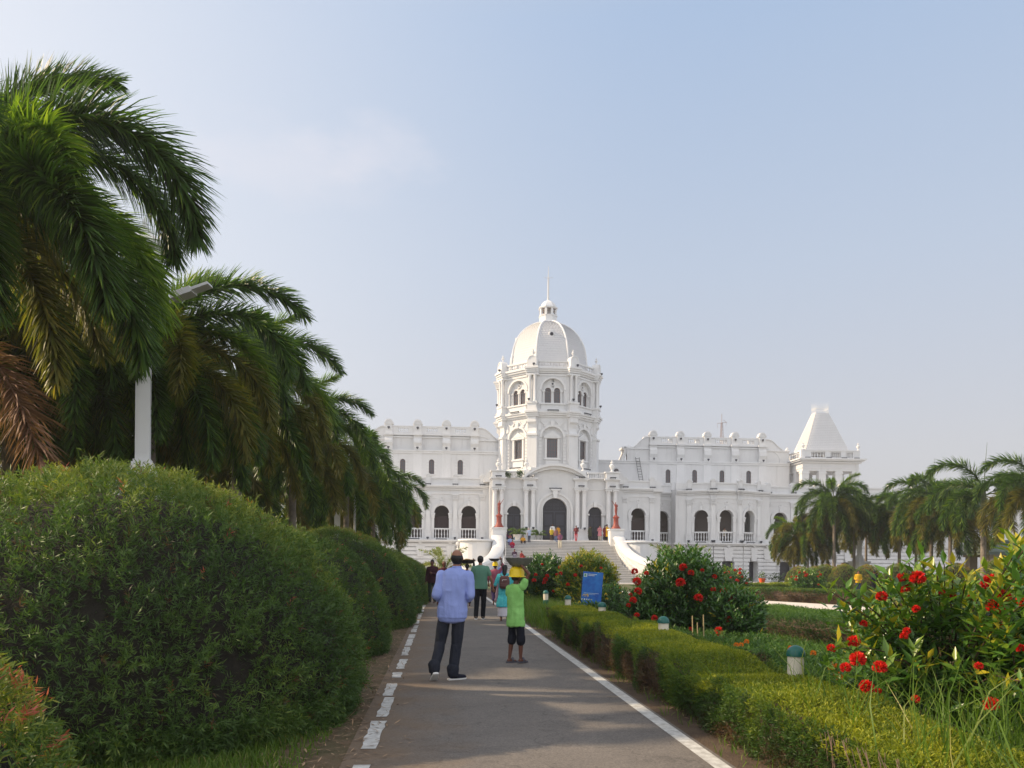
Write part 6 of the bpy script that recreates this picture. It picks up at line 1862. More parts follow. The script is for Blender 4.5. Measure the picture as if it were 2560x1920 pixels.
def person(label, loc, yaw, h, skin='brown', top=None, low=None, hair='short', J=None, vox=.016, drop=0.0, lean=0.0, build=1.0, shoes=None, soles=None, face=False, group='visitors and workers around the palace garden', wr=0.0, tilt=0.0, parent_=None, mono=None, headturn=0.0, hands=True):
    """top=(material, sleeve 0..2, hem z); low=(kind, material, end z, width)"""
    J = dict(J or {})
    t = parent_ or thing('person', label, 'person', loc, yaw, group)
    D = dict(hL=(-.05, 0, .52), hR=(.05, 0, .52), kL=(-.055, .012, .285), kR=(.055, .012, .285), aL=(-.058, -.012, .045), aR=(.058, -.012, .045),
             sL=(-.108, 0, .805), sR=(.108, 0, .805), eL=(-.14, -.015, .635), eR=(.14, -.015, .635), wL=(-.145, .03, .49), wR=(.145, .03, .49), head=(0, .012, .925))
    D.update({k: v for k, v in J.items() if k in D})
    fL, fR = J.get('fL', (0, 1, 0)), J.get('fR', (0, 1, 0))
    def up(p):
        return Vector((p[0] * 1 + tilt * max(0, p[2] - .5), p[1] + lean * max(0, p[2] - .52), p[2] - drop))
    U = {k: (up(v) if k[0] in 'shew' and k not in ('hL', 'hR') or k == 'head' else (Vector(v) if k[0] in 'ka' else Vector((v[0], v[1], v[2] - drop)))) for k, v in D.items()}
    P = {k: v * h for k, v in U.items()}
    b = build
    SK = mono or SKIN[skin]
    # ---- body
    m = MB()
    def row(z, rx, ry, dy=0): 
        q = up((0, 0, z)); return (q.x * h, (q.y + dy) * h, q.z * h, rx * h * b, ry * h * b)
    TORSO = [row(.475, .05, .045), row(.50, .085, .06), row(.53, .095, .066), row(.58, .085, .060), row(.63, .080, .058), row(.70, .095, .066), row(.76, .104, .066), row(.80, .102, .056), row(.825, .075, .045), row(.845, .035, .035)]
    stack(m, TORSO)
    hc = P['head']; nb = up((0, -.004, .82)) * h
    limb(m, nb, hc - Vector((0, .008 * h, .04 * h)), .031 * h, .029 * h)
    ell(m, hc + Vector((0, -.006 * h, .012 * h)), (.044 * h, .052 * h, .053 * h)); ell(m, hc + Vector((0, .006 * h, -.022 * h)), (.034 * h, .040 * h, .042 * h))
    ell(m, hc + Vector((0, .047 * h, -.008 * h)), (.007 * h, .011 * h, .014 * h), 8)
    for s in (-1, 1): ell(m, hc + Vector((s * .044 * h, -.004 * h, -.004 * h)), (.006 * h, .011 * h, .018 * h), 8)
    for s in 'LR':
        sh, e, wr_ = P['s' + s], P['e' + s], P['w' + s]
        limb(m, sh, e, .025 * h * b, .022 * h * b); limb(m, e, wr_, .0225 * h * b, .0145 * h * b)
        if hands: hand(m, wr_, J.get('d' + s) or (wr_ - e), h, J.get('c', .5), J.get('p' + s))
        hp, k, a = P['h' + s], P['k' + s], P['a' + s]
        limb(m, hp, k, .050 * h * b, .033 * h * b); limb(m, k, k.lerp(a, .35), .031 * h * b, .033 * h * b); limb(m, k.lerp(a, .35), a, .032 * h * b, .019 * h * b)
        f = Vector(fL if s == 'L' else fR).normalized()
        if not shoes: 
            limb(m, a + f * -.012 * h + Vector((0, 0, -.02 * h)), a + f * .075 * h + Vector((0, 0, -.030 * h)), .019 * h, .015 * h)
    fuse(m, 'body' if not mono else 'figure', SK, t, vox, 3)
    # ---- shoes
    if shoes:
        for s in 'LR':
            a = P['a' + s]; f = Vector(fL if s == 'L' else fR).normalized(); up_ = Vector((0, 0, 1)); up_ = (up_ - f * up_.dot(f)).normalized()
            q = MB()
            limb(q, a - f * .012 * h - up_ * .012 * h, a + f * .03 * h - up_ * .018 * h, .026 * h, .024 * h); limb(q, a + f * .02 * h - up_ * .024 * h, a + f * .095 * h - up_ * .030 * h, .024 * h, .019 * h)
            so = fuse(q, 'shoe', shoes, t, max(vox * .7, .007), 3)
            if soles:
                q = MB(); sd_ = f.cross(up_)
                pts = []
                for (u_, v_) in [(-.045, .0), (-.04, .02), (0, .026), (.06, .028), (.10, .02), (.118, 0), (.10, -.02), (.06, -.026), (0, -.024), (-.04, -.02)]:
                    pts.append(a + f * u_ * h + sd_ * v_ * h)
                q.loft([[tuple(p_ - up_ * .052 * h) for p_ in pts], [tuple(p_ - up_ * .036 * h) for p_ in pts]])
                q.build('sole', soles, so, smooth=False)
    # ---- lower garment
    if low:
        kind, lm, zend, wid = low
        m = MB()
        def g(z, rx, ry, dy=0): 
            q = up((0, 0, z)); return (q.x * h, (q.y + dy) * h, q.z * h, rx * h * b, ry * h * b)
        if kind in ('trousers', 'shorts'):
            stack(m, [g(.46, .06, .055), g(.49, .090, .068), g(.53, .098, .071), g(.58, .090, .064), g(.60, .085, .060)])
            for s in 'LR':
                hp, k, a = P['h' + s], P['k' + s], P['a' + s]
                limb(m, hp - Vector((0, 0, .01 * h)), k, .054 * h * b, .043 * h * b * wid)
                if kind == 'trousers': limb(m, k, a + Vector((0, 0, zend * h)), .041 * h * b * wid, .034 * h * b * wid)
                else: limb(m, k, k.lerp(a, .22), .047 * h * b * wid, .048 * h * b * wid)
        elif kind == 'skirt' and drop < .1:
            c = (P['aL'] + P['aR']) / 2
            rows = [g(.60, .085, .062), g(.56, .095, .070), g(.50, .105, .078)]
            z1 = zend
            for f_ in (.33, .66, 1.0):
                z = .50 + (z1 - .50) * f_
                rows.append((c.x * f_, c.y * f_, z * h, h * (.10 + .018 * wid * f_) * b, h * (.08 + .02 * wid * f_) * b))
            stack(m, rows)
        else:   # draped over seated legs
            stack(m, [g(.47, .08, .06), g(.53, .105, .078), g(.58, .09, .066)])
            for s in 'LR': limb(m, P['h' + s], P['k' + s], .062 * h, .055 * h); limb(m, P['k' + s], P['a' + s], .055 * h, .045 * h)
            limb(m, (P['kL'] + P['kR']) / 2, (P['aL'] + P['aR']) / 2 + Vector((0, 0, .03 * h)), .06 * h, .055 * h)
        fuse(m, {'trousers': 'trousers', 'shorts': 'shorts'}.get(kind, 'skirt'), lm, t, vox, 2, wr * .5, 13, 3, .5)
    # ---- top
    if top:
        tm, sl, hem = top
        m = MB(); o = .010
        rows = []
        hw_ = .122 if hem > .35 else .15
        if hem < .46 and drop < .1:
            c = (P['kL'] + P['kR']) / 2
            rows.append((c.x * .7, c.y * .6, hem * h, hw_ * h * b, .8 * hw_ * h * b)); rows.append((c.x * .4, c.y * .3, (hem * .5 + .24) * h, (hw_ * .5 + .058) * h * b, (hw_ * .4 + .044) * h * b))
        rows += [g_ for g_ in [(*row(max(hem, .46), .112, .083),), row(.53, .110, .080), row(.60, .104, .077), row(.66, .106, .077), row(.72, .114, .080), row(.77, .118, .076), row(.805, .112, .064), row(.83, .080, .052), row(.846, .044, .042)]]
        if hem > .46: rows = [r_ for i, r_ in enumerate(rows) if i == 0 or r_[2] > rows[0][2] + .02]
        stack(m, rows)
        for s in 'LR':
            sh, e, wr_ = P['s' + s], P['e' + s], P['w' + s]
            f1 = min(1, sl)
            s0 = sh + Vector((-.005 * h if s == 'R' else .005 * h, 0, -.007 * h))
            limb(m, s0, sh.lerp(e, f1), .0355 * h * b, .032 * h * b)
            if sl > 1: limb(m, e, e.lerp(wr_, sl - 1), .031 * h * b, .026 * h * b)
        fuse(m, 'shirt', tm, t, vox, 3, wr, 11, 7)
    # ---- hair
    if hair:
        m = MB()
        if hair == 'bald':
            ell(m, hc + Vector((0, -.012 * h, .0)), (.0468 * h, .0485 * h, .046 * h)); ell(m, hc + Vector((0, -.020 * h, -.012 * h)), (.042 * h, .038 * h, .04 * h))
            hm_ = HAIR
        else:
            ell(m, hc + Vector((0, -.012 * h, .020 * h)), (.049 * h, .055 * h, .053 * h)); ell(m, hc + Vector((0, -.02 * h, -.004 * h)), (.046 * h, .042 * h, .04 * h))
            if hair == 'long':
                limb(m, hc + Vector((0, -.035 * h, 0)), hc + Vector((0, -.05 * h, -.10 * h)), .040 * h, .038 * h); limb(m, hc + Vector((0, -.05 * h, -.10 * h)), hc + Vector((0, -.06 * h, -.20 * h)), .036 * h, .016 * h)
            if hair == 'bun': ell(m, hc + Vector((0, -.066 * h, -.01 * h)), (.026 * h,) * 3)
        fuse(m, 'hair', GREY if hair == 'grey' else HAIR, t, max(vox * .7, .008), 2, .0015 if vox < .012 else 0, 60)
    if face:
        m = MB()
        for s in (-1, 1): ell(m, hc + Vector((s * .017 * h, .046 * h, .004 * h)), (.006 * h, .004 * h, .004 * h), 6); limb(m, hc + Vector((s * .010 * h, .050 * h, .014 * h)), hc + Vector((s * .026 * h, .045 * h, .013 * h)), .002 * h, .0015 * h, 5)
        limb(m, hc + Vector((-.012 * h, .044 * h, -.034 * h)), hc + Vector((.012 * h, .044 * h, -.034 * h)), .003 * h, .003 * h, 5)
        m.build('face_features', HAIR, t)
    return t, P
def helmet(label, p, yaw, s=1.0, parent=None):
    t = thing('hard_hat', label, 'hard hat', p, yaw, 'yellow hard hats of the workers')
    ym = bpy.data.materials.get('yellow_plastic') or mat('yellow_plastic', (.82, .58, .01), .3)
    m = MB(); m.lathe((0, 0, 0), [(.118, -.015), (.112, 0), (.112, .05), (.10, .095), (.07, .13), (.03, .145), (.005, .148)], 22)
    for k in (-1, 0, 1): m.tube([(k * .03, .112 * math.cos(a), .146 * math.sin(a) + .004) for a in [R(q) for q in range(20, 170, 15)]], .008, 5)
    for v in range(len(m.v)): m.v[v] = (m.v[v][0] * s * .92, m.v[v][1] * s * 1.08, m.v[v][2] * s)
    m.build('shell', ym, t, smooth=True)
    m = MB()
    r0, r1 = [], []
    for k in range(24):
        a = 2 * PI * k / 24; ex = .018 + .045 * max(0, math.sin(a)) ** 2
        r0.append((.104 * s * math.cos(a), .12 * s * math.sin(a), -.01)); r1.append(((.104 + ex * .6) * s * math.cos(a), (.12 + ex) * s * math.sin(a), -.022))
    m.loft([[(x, y, z + .006) for x, y, z in r0], [(x, y, z + .006) for x, y, z in r1], r1, r0, [(x, y, z + .006) for x, y, z in r0]], cap=False)
    m.build('brim', ym, t)
    return t
def basin(label, p, R_, dep, m_, load=None):
    t = thing('basin', label, 'basin', p, 0, 'metal basins carried on heads')
    m = MB(); m.lathe((0, 0, 0), [(R_ * .45, 0), (R_ * .62, dep * .12), (R_ * .85, dep * .6), (R_ * .97, dep * .97), (R_ * 1.03, dep), (R_ * 1.03, dep * 1.06), (R_ * .94, dep), (R_ * .8, dep * .55), (R_ * .5, dep * .12)], 30, cap=False)
    m.lathe((0, 0, dep * .01), [(R_ * .5, 0), (R_ * .5, .002)], 30); m.build('bowl', m_, t, smooth=True)
    if load:
        m = MB(); rr = random.Random(3)
        for k in range(26):
            a, r_ = rr.uniform(0, 6.28), R_ * .8 * rr.random() ** .5; ell(m, (r_ * math.cos(a), r_ * math.sin(a), dep * (.75 + .5 * (1 - r_ / R_))), (.05, .045, .03), 6)
        m.build('load', load, t)
    return t
STEEL = mat('dull_basin_steel', (.26, .27, .24), .45, .3, 9, metal=.5)
DARKB = mat('dark_basin', (.05, .055, .07), .5, .3, 9)
def gp(px, D): return G(px, D, .014)
YAW0 = -PSI

# 1 man in the blue shirt
BL = cloth('light_blue', (.30, .37, .72), (.27, .34, .68), 5)
L_ = gp(1131, 9.93)
man, P = person('balding man in a light blue long-sleeved shirt walking away up the path', L_, YAW0 + R(2), 1.69, 'brown', (BL, 1.75, .475), ('trousers', cloth('charcoal', (.030, .034, .048), (.022, .026, .038)), -.0, 1.05), 'bald',
       J=dict(kL=(-.085, .03, .29), aL=(-.128, -.06, .075), kR=(.035, .02, .285), aR=(.012, .0, .045), sL=(-.106, 0, .80), sR=(.106, 0, .80), eL=(-.124, -.03, .65), eR=(.130, -.03, .645), wL=(-.085, .095, .60), wR=(.085, .095, .60), fL=(-.25, .8, -.62), fR=(.85, .5, 0), head=(.005, .012, .928)),
       vox=.0085, build=.95, shoes=cloth('navy_canvas', (.015, .017, .03)), soles=mat('white_rubber', (.7, .7, .68), .5), wr=.014, tilt=.07)
m = MB()   # shirt collar and yoke seam
cp = P['head']
stack(m, [(cp.x - .004, cp.y - .015, 1.69 * .838, .072, .066), (cp.x, cp.y - .017, 1.69 * .853, .066, .062), (cp.x, cp.y - .018, 1.69 * .868, .062, .060)])
fuse(m, 'collar', BL, man, .008, 1)
m = MB()
stack(m, [(.0, -.005, 1.69 * .435, .09, .08), (.0, -.005, 1.69 * .448, .16, .118), (.0, 0, 1.69 * .475, .184, .138), (.0, 0, 1.69 * .51, .190, .141), (0, 0, 1.69 * .56, .182, .136)])
fuse(m, 'shirt_tail', BL, man, .009, 3, .004, 11, 7)
m = MB()   # rolled trouser cuffs
for s in 'LR': limb(m, P['a' + s] + Vector((0, 0, .015)), P['a' + s] + Vector((0, 0, .075)), .066, .068)
fuse(m, 'cuff', CL['charcoal'], man, .009, 2, .010, 22, 2)

# 2 lime worker with hard hat and basin
LM = cloth('lime', (.30, .62, .19), (.22, .50, .13), 7)
L_ = gp(1290, 11.68)
w1, P = person('worker in a lime green shirt and dark shorts, one arm raised to a basin', L_, YAW0 - R(50), 1.41, 'dark', (LM, .38, .40), ('shorts', cloth('black_shorts', (.012, .014, .022)), 0, 1.12), 'short',
       J=dict(kL=(-.055, .0, .29), aL=(-.055, -.035, .045), kR=(.055, .03, .285), aR=(.055, .03, .05), sR=(.108, .01, .83), eR=(.15, .055, .96), wR=(.085, -.02, 1.07), dR=(-.35, -.3, .45), pR=(-.6, -.2, -.5), wL=(-.12, .01, .50), eL=(-.12, .0, .64), fL=(.1, 1, 0), fR=(-.1, 1, 0)),
       vox=.0085, build=.87, wr=.014)
m = MB()
for s in 'LR':
    a = P['a' + s]; f = Vector((.1 if s == 'L' else -.1, 1, 0)).normalized(); sd_ = Vector((f.y, -f.x, 0))
    pts = [a + f * u_ + sd_ * v_ for u_, v_ in [(-.065, 0), (-.05, .032), (.05, .036), (.12, .036), (.155, .01), (.15, -.02), (.10, -.036), (-.04, -.032)]]
    m.loft([[(p_.x, p_.y, .0 if s == 'L' else .008) for p_ in pts], [(p_.x, p_.y, .02 if s == 'L' else .028) for p_ in pts]])
    m.tube([tuple(a + f * .05 + sd_ * .036 + Vector((0, 0, -.04))), tuple(a + f * .06 + Vector((0, 0, .0))), tuple(a + f * .05 - sd_ * .036 + Vector((0, 0, -.04)))], .02, 6)
m.build('slippers', cloth('grey_rubber', (.10, .10, .12)), w1)
hp = w1.matrix_basis @ P['head']
def world(t, v): return Vector(t.location) + Matrix.Rotation(t.rotation_euler[2], 3, 'Z') @ Vector(v)
hp = world(w1, P['head'])
helmet('yellow hard hat on the lime-shirted worker', hp + Vector((0, 0, .022)), YAW0 - R(50), 1.02)
basin('wide dull steel basin held on the hard hat of the lime-shirted worker', hp + Vector((.035, 0, .160)), .215, .125, STEEL)

# 3 man in green tee
L_ = gp(1201, 21.0)
person('man in a sage green T-shirt and black trousers walking away behind the blue-shirted man', L_, YAW0, 1.74, 'brown', (cloth('sage', (.11, .24, .17)), .62, .475), ('trousers', cloth('black', (.010, .011, .016)), 0, .95), 'short',
       J=dict(kL=(-.05, -.01, .285), aL=(-.062, -.05, .05), aR=(.045, .02, .045), wR=(.20, .04, .49), eR=(.165, -.01, .64), eL=(-.15, .01, .64), wL=(-.14, .10, .56), fL=(0, 1, 0), fR=(.1, 1, 0)), vox=.011, build=1.05, shoes=cloth('grey_shoe', (.12, .10, .09)), soles=bpy.data.materials['white_rubber'], wr=.004)
# 4 woman in turquoise
L_ = gp(1262, 20.4)
w4, P = person('woman in a turquoise kurta and white trousers with a backpack, walking away', L_, YAW0 - R(4), 1.50, 'brown', (cloth('turquoise', (.04, .42, .48), (.12, .55, .58), 22), 1.0, .25), ('skirt', cloth('white_cotton', (.62, .60, .66)), .085, .9), 'long',
       J=dict(aL=(-.06, .03, .04), aR=(.055, -.05, .05), eL=(-.16, -.01, .64), wL=(-.15, .06, .55), eR=(.14, .03, .64), wR=(.10, .12, .60)), vox=.011, build=1.05, wr=.004)
m = MB(); m.tube([tuple(P['head'] + Vector((-.14, 0, -.2))), (-.19, -.03, .8), (-.22, -.02, .55), (-.2, -.03, .38)], .035, 8, .05); fuse(m, 'scarf', cloth('mauve', (.36, .24, .28)), w4, .012, 2, .008, 20, 1)
t = thing('backpack', 'brown backpack on the back of the woman in turquoise', 'backpack', w4.location, w4.rotation_euler[2])
m = MB(); stack(m, [(0.01, -.165, .86, .11, .05), (0.01, -.175, .90, .135, .07), (0.01, -.18, 1.05, .14, .075), (0.01, -.165, 1.17, .12, .06), (0.01, -.15, 1.20, .08, .04)]); fuse(m, 'bag', cloth('taupe', (.13, .065, .06)), t, .012, 1)
m = MB(); stack(m, [(0.01, -.235, .885, .09, .025), (0.01, -.25, .92, .105, .03), (0.01, -.245, 1.0, .105, .03), (0.01, -.23, 1.02, .08, .02)]); fuse(m, 'pocket', CL['taupe'], t, .011, 1)
m = MB()
for s in (-1, 1): m.tube([(s * .08, -.12, 1.18), (s * .10, -.05, 1.24), (s * .11, .05, 1.2), (s * .12, .09, 1.05), (s * .12, -.06, .92)], .012, 6)
m.build('strap', CL['taupe'], t)
m = MB(); m.tube([(-.05, -.262, 1.085), (-.02, -.264, 1.10), (.02, -.264, 1.095), (.07, -.262, 1.10)], .006, 5); m.tube([(-.03, -.264, 1.10), (-.045, -.264, 1.06)], .006, 5)
m.build('stitched_mark', cloth('pale_stitch', (.7, .65, .65)), t)
# 5 pink worker
L_ = gp(1238, 28.2)
w5, P = person('worker in a dusty pink shirt carrying a basin on a yellow hard hat', L_, YAW0, 1.56, 'dark', (cloth('dusty_pink', (.36, .10, .15), (.28, .08, .12)), 1.3, .44), ('trousers', cloth('purple_navy', (.03, .02, .07)), .05, 1.1), 'short',
       J=dict(aL=(-.03, -.09, .09), kL=(-.045, .03, .29), eR=(.19, .03, .93), wR=(.14, .03, 1.06), eL=(-.16, -.01, .64), wL=(-.15, .05, .5), fL=(0, .8, -.6)), vox=.014, wr=.004)
hp = world(w5, P['head']); helmet('yellow hard hat on the worker in dusty pink', hp + Vector((0, 0, .028)), YAW0, 1.0)
basin('dark basin carried by the worker in dusty pink', hp + Vector((-.03, 0, .178)), .22, .09, DARKB)
# 6 group at left of the path
L_ = gp(1081, 29.5)
person('man in a dark maroon shirt standing by the last dome bushes, facing the camera', L_, PI + R(-20), 1.68, 'dark', (cloth('maroon', (.05, .018, .025)), 1.9, .46), ('trousers', cloth('dark_green_cloth', (.03, .045, .035)), 0, 1), 'short', J=dict(wL=(-.05, .13, .68), eL=(-.15, .02, .64), fL=(0, 1, 0)), vox=.015, face=True)
L_ = gp(1110, 27.6)
w7, P = person('bald man in dark red with pale blue patterned trousers behind the blue-shirted man', L_, PI + R(25), 1.62, 'dark', (cloth('dark_red', (.085, .015, .02)), 1.9, .46), ('trousers', cloth('pale_blue_pattern', (.35, .42, .62), (.6, .62, .7), 26), .1, 1.3), 'bald', J=dict(aL=(-.08, .09, .045), aR=(.12, -.06, .06), kR=(.10, .03, .28)), vox=.015, face=True)
L_ = gp(1168, 27.4)
w8, P = person('person in black clothes bending under a dark basin, right of the blue-shirted man', L_, YAW0, 1.52, 'dark', (cloth('black_shirt', (.012, .012, .016)), 1.8, .44), ('trousers', CL['black'], .05, 1), 'short', J=dict(eR=(.16, .05, .90), wR=(.15, .05, 1.05), eL=(-.17, .05, .90), wL=(-.15, .05, 1.05), aR=(.07, -.07, .05)), vox=.015)
basin('wide black basin heaped with straw-coloured rubble, carried by the person in black', world(w8, P['head']) + Vector((0, 0, .11)), .30, .13, mat('black_tin', (.015, .015, .018), .5), mat('straw_rubble', (.35, .22, .05), .9, .4, 20))
# 9,10 boy and dark figure on the right
L_ = gp(2146, 44)
person('boy in a mustard yellow shirt standing by the far clipped domes', L_, PI - R(15), 1.36, 'brown', (cloth('mustard', (.60, .36, .02)), 1.6, .46), ('trousers', cloth('jeans', (.04, .06, .13)), 0, 1), 'short', J=dict(wL=(-.08, .12, .58), wR=(.07, .14, .58)), vox=.017, face=True)
L_ = gp(2186, 44.5)
person('dark-clothed person just right of the boy in mustard yellow', L_, YAW0 + R(20), 1.38, 'dark', (cloth('navy', (.012, .016, .03)), 1.8, .44), ('trousers', CL['black'], 0, 1), 'short', vox=.018)

# ---- visitors on the terrace and steps: zoom coordinates of the 5.183x crop of (1180,1140)
def stair_pt(zx, zy):
    px, py = 1180 + zx / 5.183, 1140 + zy / 5.183
    lo = None
    for k in range(0, 400):
        y = -1.25 - k * .025
        q = P0 + Matrix.Rotation(PY, 3, 'Z') @ Vector((0, y, 0))
        D = (q - Vector((0, 0, 0))).dot(FW)
        zz = Z1 if y > YS else Z1 - math.ceil((YS - y) / TR) * (Z1 / NS)
        wpt = A(px, py, D)
        if wpt.z >= zz: return Vector((wpt.x, wpt.y, zz + .002 + (.04 if y < YS else 0)))
    return A(px, py, 70)
SIT = dict(hL=(-.055, 0, .52), hR=(.055, 0, .52), kL=(-.07, .20, .17), kR=(.07, .20, .17), aL=(-.06, .19, -.10), aR=(.06, .19, -.10), wL=(-.05, .17, .62), wR=(.05, .17, .62), eL=(-.14, .06, .65), eR=(.14, .06, .65))
GT = 'visitors on the palace terrace and steps'
C = lambda n, *a: cloth(n, *a)
F_YAW = PI + PY
def terr(lb, zx, zy, yaw, h, skin, top, low, hair, J=None, **k):
    p = stair_pt(zx, zy)
    return person(lb, p, yaw, h, skin, top, low, hair, J, vox=.024, group=GT, hands=True, **k)
def sitter(lb, zx, zy, h, skin, top, low, hair, J=None, yaw=F_YAW, **k):
    j = dict(SIT); j.update(J or {})
    p = stair_pt(zx, zy)        # zy: the step the hips rest on
    return person(lb, p, yaw, h, skin, top, low, hair, j, vox=.024, group=GT, drop=.46, **k)
terr('grey-haired man in a light blue shirt and grey trousers on the top step', 740, 1136, PY + R(35), 1.62, 'tan', (C('sky_shirt', (.38, .45, .62)), .7, .50), ('trousers', C('grey_trousers', (.07, .08, .11)), 0, 1), 'grey', J=dict(wR=(.03, .12, .87), eR=(.14, .08, .74)))
terr('man in a white shirt coming out of the main door', 1042, 1075, F_YAW, 1.66, 'dark', (C('white_shirt', (.72, .72, .72)), 1.3, .44), ('trousers', C('dark_jeans', (.03, .04, .08)), 0, 1), 'short', face=True)
terr('woman in mustard and dark skirt sitting low just below the main door', 1030, 1098, F_YAW, 1.35, 'dark', (C('mustard_patch', (.55, .42, .03)), 1.2, .46), ('skirt', C('dark_brown_skirt', (.04, .025, .02)), .08, 1), 'bun', lean=.35, face=True)
terr('woman in an orange-yellow sari at the main door', 1112, 1085, F_YAW, 1.50, 'dark', (C('saffron', (.55, .25, .02)), 1.2, .40), ('skirt', C('brown_skirt', (.10, .05, .03)), .05, 1), 'bun', face=True)
terr('person in a dark patterned top and blue jeans beside the main door', 1088, 1118, F_YAW - R(20), 1.45, 'brown', (C('dark_pattern', (.05, .04, .10), (.3, .12, .08), 30), 1.2, .46), ('trousers', C('blue_jeans', (.10, .14, .26)), 0, 1), 'long', face=True)
terr('man in a red plaid shirt and cream trousers walking down the steps', 1140, 1203, F_YAW + R(6), 1.62, 'brown', (C('plaid', (.30, .05, .06), (.08, .08, .2), 30), 1.2, .50), ('trousers', C('cream', (.55, .50, .38)), 0, 1.05), 'short', J=dict(kL=(-.05, .06, .30), aL=(-.05, .05, .08), wL=(-.08, .13, .62), wR=(.10, .13, .62)), face=True)
terr('slim woman in a maroon top and bright red trousers holding a phone', 1348, 1104, F_YAW - R(10), 1.58, 'brown', (C('maroon_top', (.14, .02, .03)), 1.5, .46), ('trousers', C('bright_red', (.50, .01, .03)), 0, .85), 'long', J=dict(wL=(-.03, .13, .70), wR=(.05, .13, .70), aL=(-.025, 0, .045), aR=(.02, 0, .045)), build=.9, face=True)
terr('woman in olive seen from behind taking a photo of the right side door', 1530, 1085, PY + R(10), 1.52, 'brown', (C('olive', (.04, .045, .025)), 1.5, .28), ('trousers', C('near_black', (.012, .012, .014)), 0, 1), 'short', J=dict(eR=(.16, .08, .80), wR=(.07, .12, .93)))
terr('woman in a pink tunic and pale trousers in the right side doorway', 1655, 1090, F_YAW, 1.56, 'tan', (C('rose', (.50, .18, .22)), 1.1, .30), ('trousers', C('pale_beige', (.55, .50, .42)), 0, 1.15), 'long', J=dict(wL=(-.02, .13, .74), wR=(.04, .13, .72)), face=True)
terr('woman in a long yellow tunic over black beside the right statue', 1748, 1092, F_YAW + R(70), 1.66, 'brown', (C('sun_yellow', (.72, .42, .01)), 1.6, .24), ('skirt', C('black_skirt', (.01, .01, .012)), .06, 1.3), 'bun', J=dict(wL=(-.1, .2, .74), eL=(-.13, .1, .74)))
terr('woman in dark red half behind the yellow tunic', 1722, 1080, F_YAW + R(30), 1.56, 'brown', (C('wine', (.12, .012, .02)), 1.6, .3), ('skirt', C('black_skirt2', (.015, .012, .015)), .06, 1), 'long', face=True)
sitter('woman in a dark red top and navy skirt sitting by the left statue', 440, 1055, 1.5, 'brown', (C('print_red', (.20, .03, .05), (.05, .03, .12), 30), 1.3, .46), ('skirt', C('navy_skirt', (.012, .02, .06)), .05, 1), 'long', face=True)
sitter('small child in pink sitting beside the woman in dark red', 492, 1070, 1.1, 'brown', (C('child_pink', (.45, .12, .15)), 1.1, .46), ('trousers', C('child_blue', (.15, .2, .35)), 0, 1), 'short', face=True)
sitter('woman in a pale pink top and blue trousers resting her chin on her hand', 562, 1060, 1.52, 'tan', (C('pale_pink', (.60, .30, .30)), 1.3, .46), ('trousers', C('teal_blue', (.05, .16, .28)), 0, 1.2), 'long', J=dict(wR=(.03, .13, .80), eR=(.10, .14, .66)), face=True)
sitter('man in a pale blue shirt sitting at the left end of the steps', 492, 1155, 1.6, 'brown', (C('pale_blue_shirt', (.32, .42, .68)), 1.0, .46), ('trousers', C('indigo', (.04, .05, .2)), 0, 1), 'short', face=True)
sitter('woman in bright red bending forward on the left steps', 520, 1200, 1.5, 'brown', (C('crimson', (.50, .01, .04)), 1.2, .46), ('skirt', C('magenta', (.22, .01, .08)), .05, 1), 'bun', lean=.55, face=True)
sitter('man in a golden yellow shirt and dark trousers sitting alone on the steps', 660, 1140, 1.6, 'brown', (C('golden', (.62, .30, .02)), 1.4, .46), ('trousers', C('dark_brown', (.03, .02, .02)), 0, 1), 'short', J=dict(kL=(-.11, .20, .17), kR=(.11, .20, .17), aL=(-.10, .19, -.1), aR=(.10, .19, -.1), wL=(-.02, .2, .60), wR=(.02, .2, .60)), lean=.1, face=True)
sitter('woman in a dark top and grey skirt low on the steps, left of two', 550, 1318, 1.52, 'brown', (C('plum', (.06, .02, .05)), 1.3, .46), ('skirt', C('grey_print', (.16, .15, .2), (.35, .3, .35), 26), .05, 1), 'bun', face=True)
sitter('woman in a brick red sari low on the steps, right of two', 642, 1325, 1.52, 'brown', (C('brick', (.28, .03, .025)), 1.5, .46), ('skirt', C('brick2', (.25, .03, .03)), .05, 1), 'bun', yaw=F_YAW + R(40), face=True)
q = pw(18.48, 2.55, Z1)
person('man in a cream shirt leaning on a balustrade in the middle arch of the bow', q, F_YAW + R(15), 1.68, 'brown', (C('cream_shirt', (.62, .56, .45)), 1.2, .46), ('trousers', CL['black'], 0, 1), 'short', J=dict(wR=(.04, .10, .86), eR=(.13, .1, .72), eL=(-.14, .1, .70), wL=(-.03, .17, .70)), vox=.024, group=GT, face=True)
L_ = gp(1254, 50)
person('distant person in a blue shirt on the path before the stairs', L_, YAW0, 1.6, 'brown', (C('mid_blue', (.10, .16, .42)), 1.2, .46), ('trousers', CL['black'], 0, 1), 'short', vox=.024)
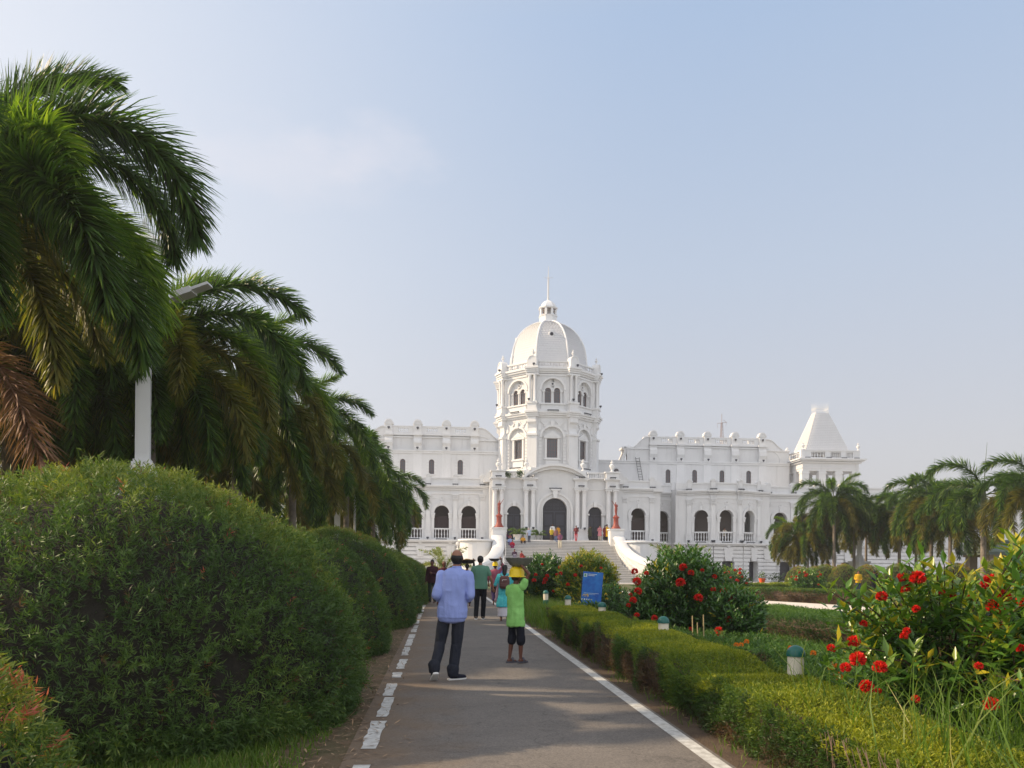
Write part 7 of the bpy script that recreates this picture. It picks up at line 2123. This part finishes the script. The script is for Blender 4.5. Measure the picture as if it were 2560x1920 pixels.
# statue figures
for s, t in ((-1, STAT[0]), (1, STAT[1])):
    g = bpy.data.objects.new('figure_base', None)
    J = dict(kL=(-.03, .02, .285), kR=(.04, .02, .285), aL=(-.02, -.01, .045), aR=(.03, 0, .045))
    if s < 0: J.update(eL=(-.17, .0, .93), wL=(-.24, .0, 1.04), eR=(.13, 0, .65), wR=(.06, .06, .58))
    else: J.update(eR=(.17, .0, .93), wR=(.25, .0, 1.04), eL=(-.13, 0, .65), wL=(-.06, .06, .58))
    holder = MB(); 
    before = set(bpy.data.objects)
    tmp = thing('holder', '', '')
    tmp.rotation_euler = (0, 0, 0)
    person('', (0, 0, 0), 0, 1.3, mono=M['red'], hair=None, J=J, vox=.018, build=1.1, parent_=tmp, tilt=.1 * s)
    person('', (0, 0, 0), 0, 1.3, mono=M['red'], hair='bun', J=J, vox=.018, build=.9, parent_=tmp, low=('skirt', M['red'], .03, .6), tilt=.1 * s) if False else None
    m = MB(); h = 1.3
    stack(m, [(0, 0, .0, .10, .09), (.0, 0, .15, .09, .085), (0.01 * s, 0, .4, .12, .10), (.0, 0, .66, .135, .10), (0, 0, .78, .10, .08)])
    fuse(m, 'drapery', M['red'], tmp, .016, 2, .008, 18, 1)
    for o in list(tmp.children):
        o.parent = t; o.location = (0, 0, 1.36); o.rotation_euler = (0, 0, PI)
        if o.name.startswith('hair'): o.data.materials[0] = M['red']
    bpy.data.objects.remove(tmp); bpy.data.objects.remove(g)
# ------------------------------------------------------------------ evening haze in the air
hm_ = bpy.data.materials.new('evening_haze'); hm_.use_nodes = True
t = hm_.node_tree
t.nodes.remove(t.nodes['Principled BSDF'])
pv = N(t, 'ShaderNodeVolumePrincipled')
pv.inputs['Color'].default_value = (.93, .93, .95, 1)
pv.inputs['Density'].default_value = .0008
pv.inputs['Anisotropy'].default_value = .35
t.links.new(pv.outputs[0], t.nodes['Material Output'].inputs['Volume'])
tag(MB().box(-255, 255, -45, 505, -1, 37).build('haze', hm_), 'thin evening haze over the gardens', kind='stuff')
sc.cycles.volume_bounces = 0
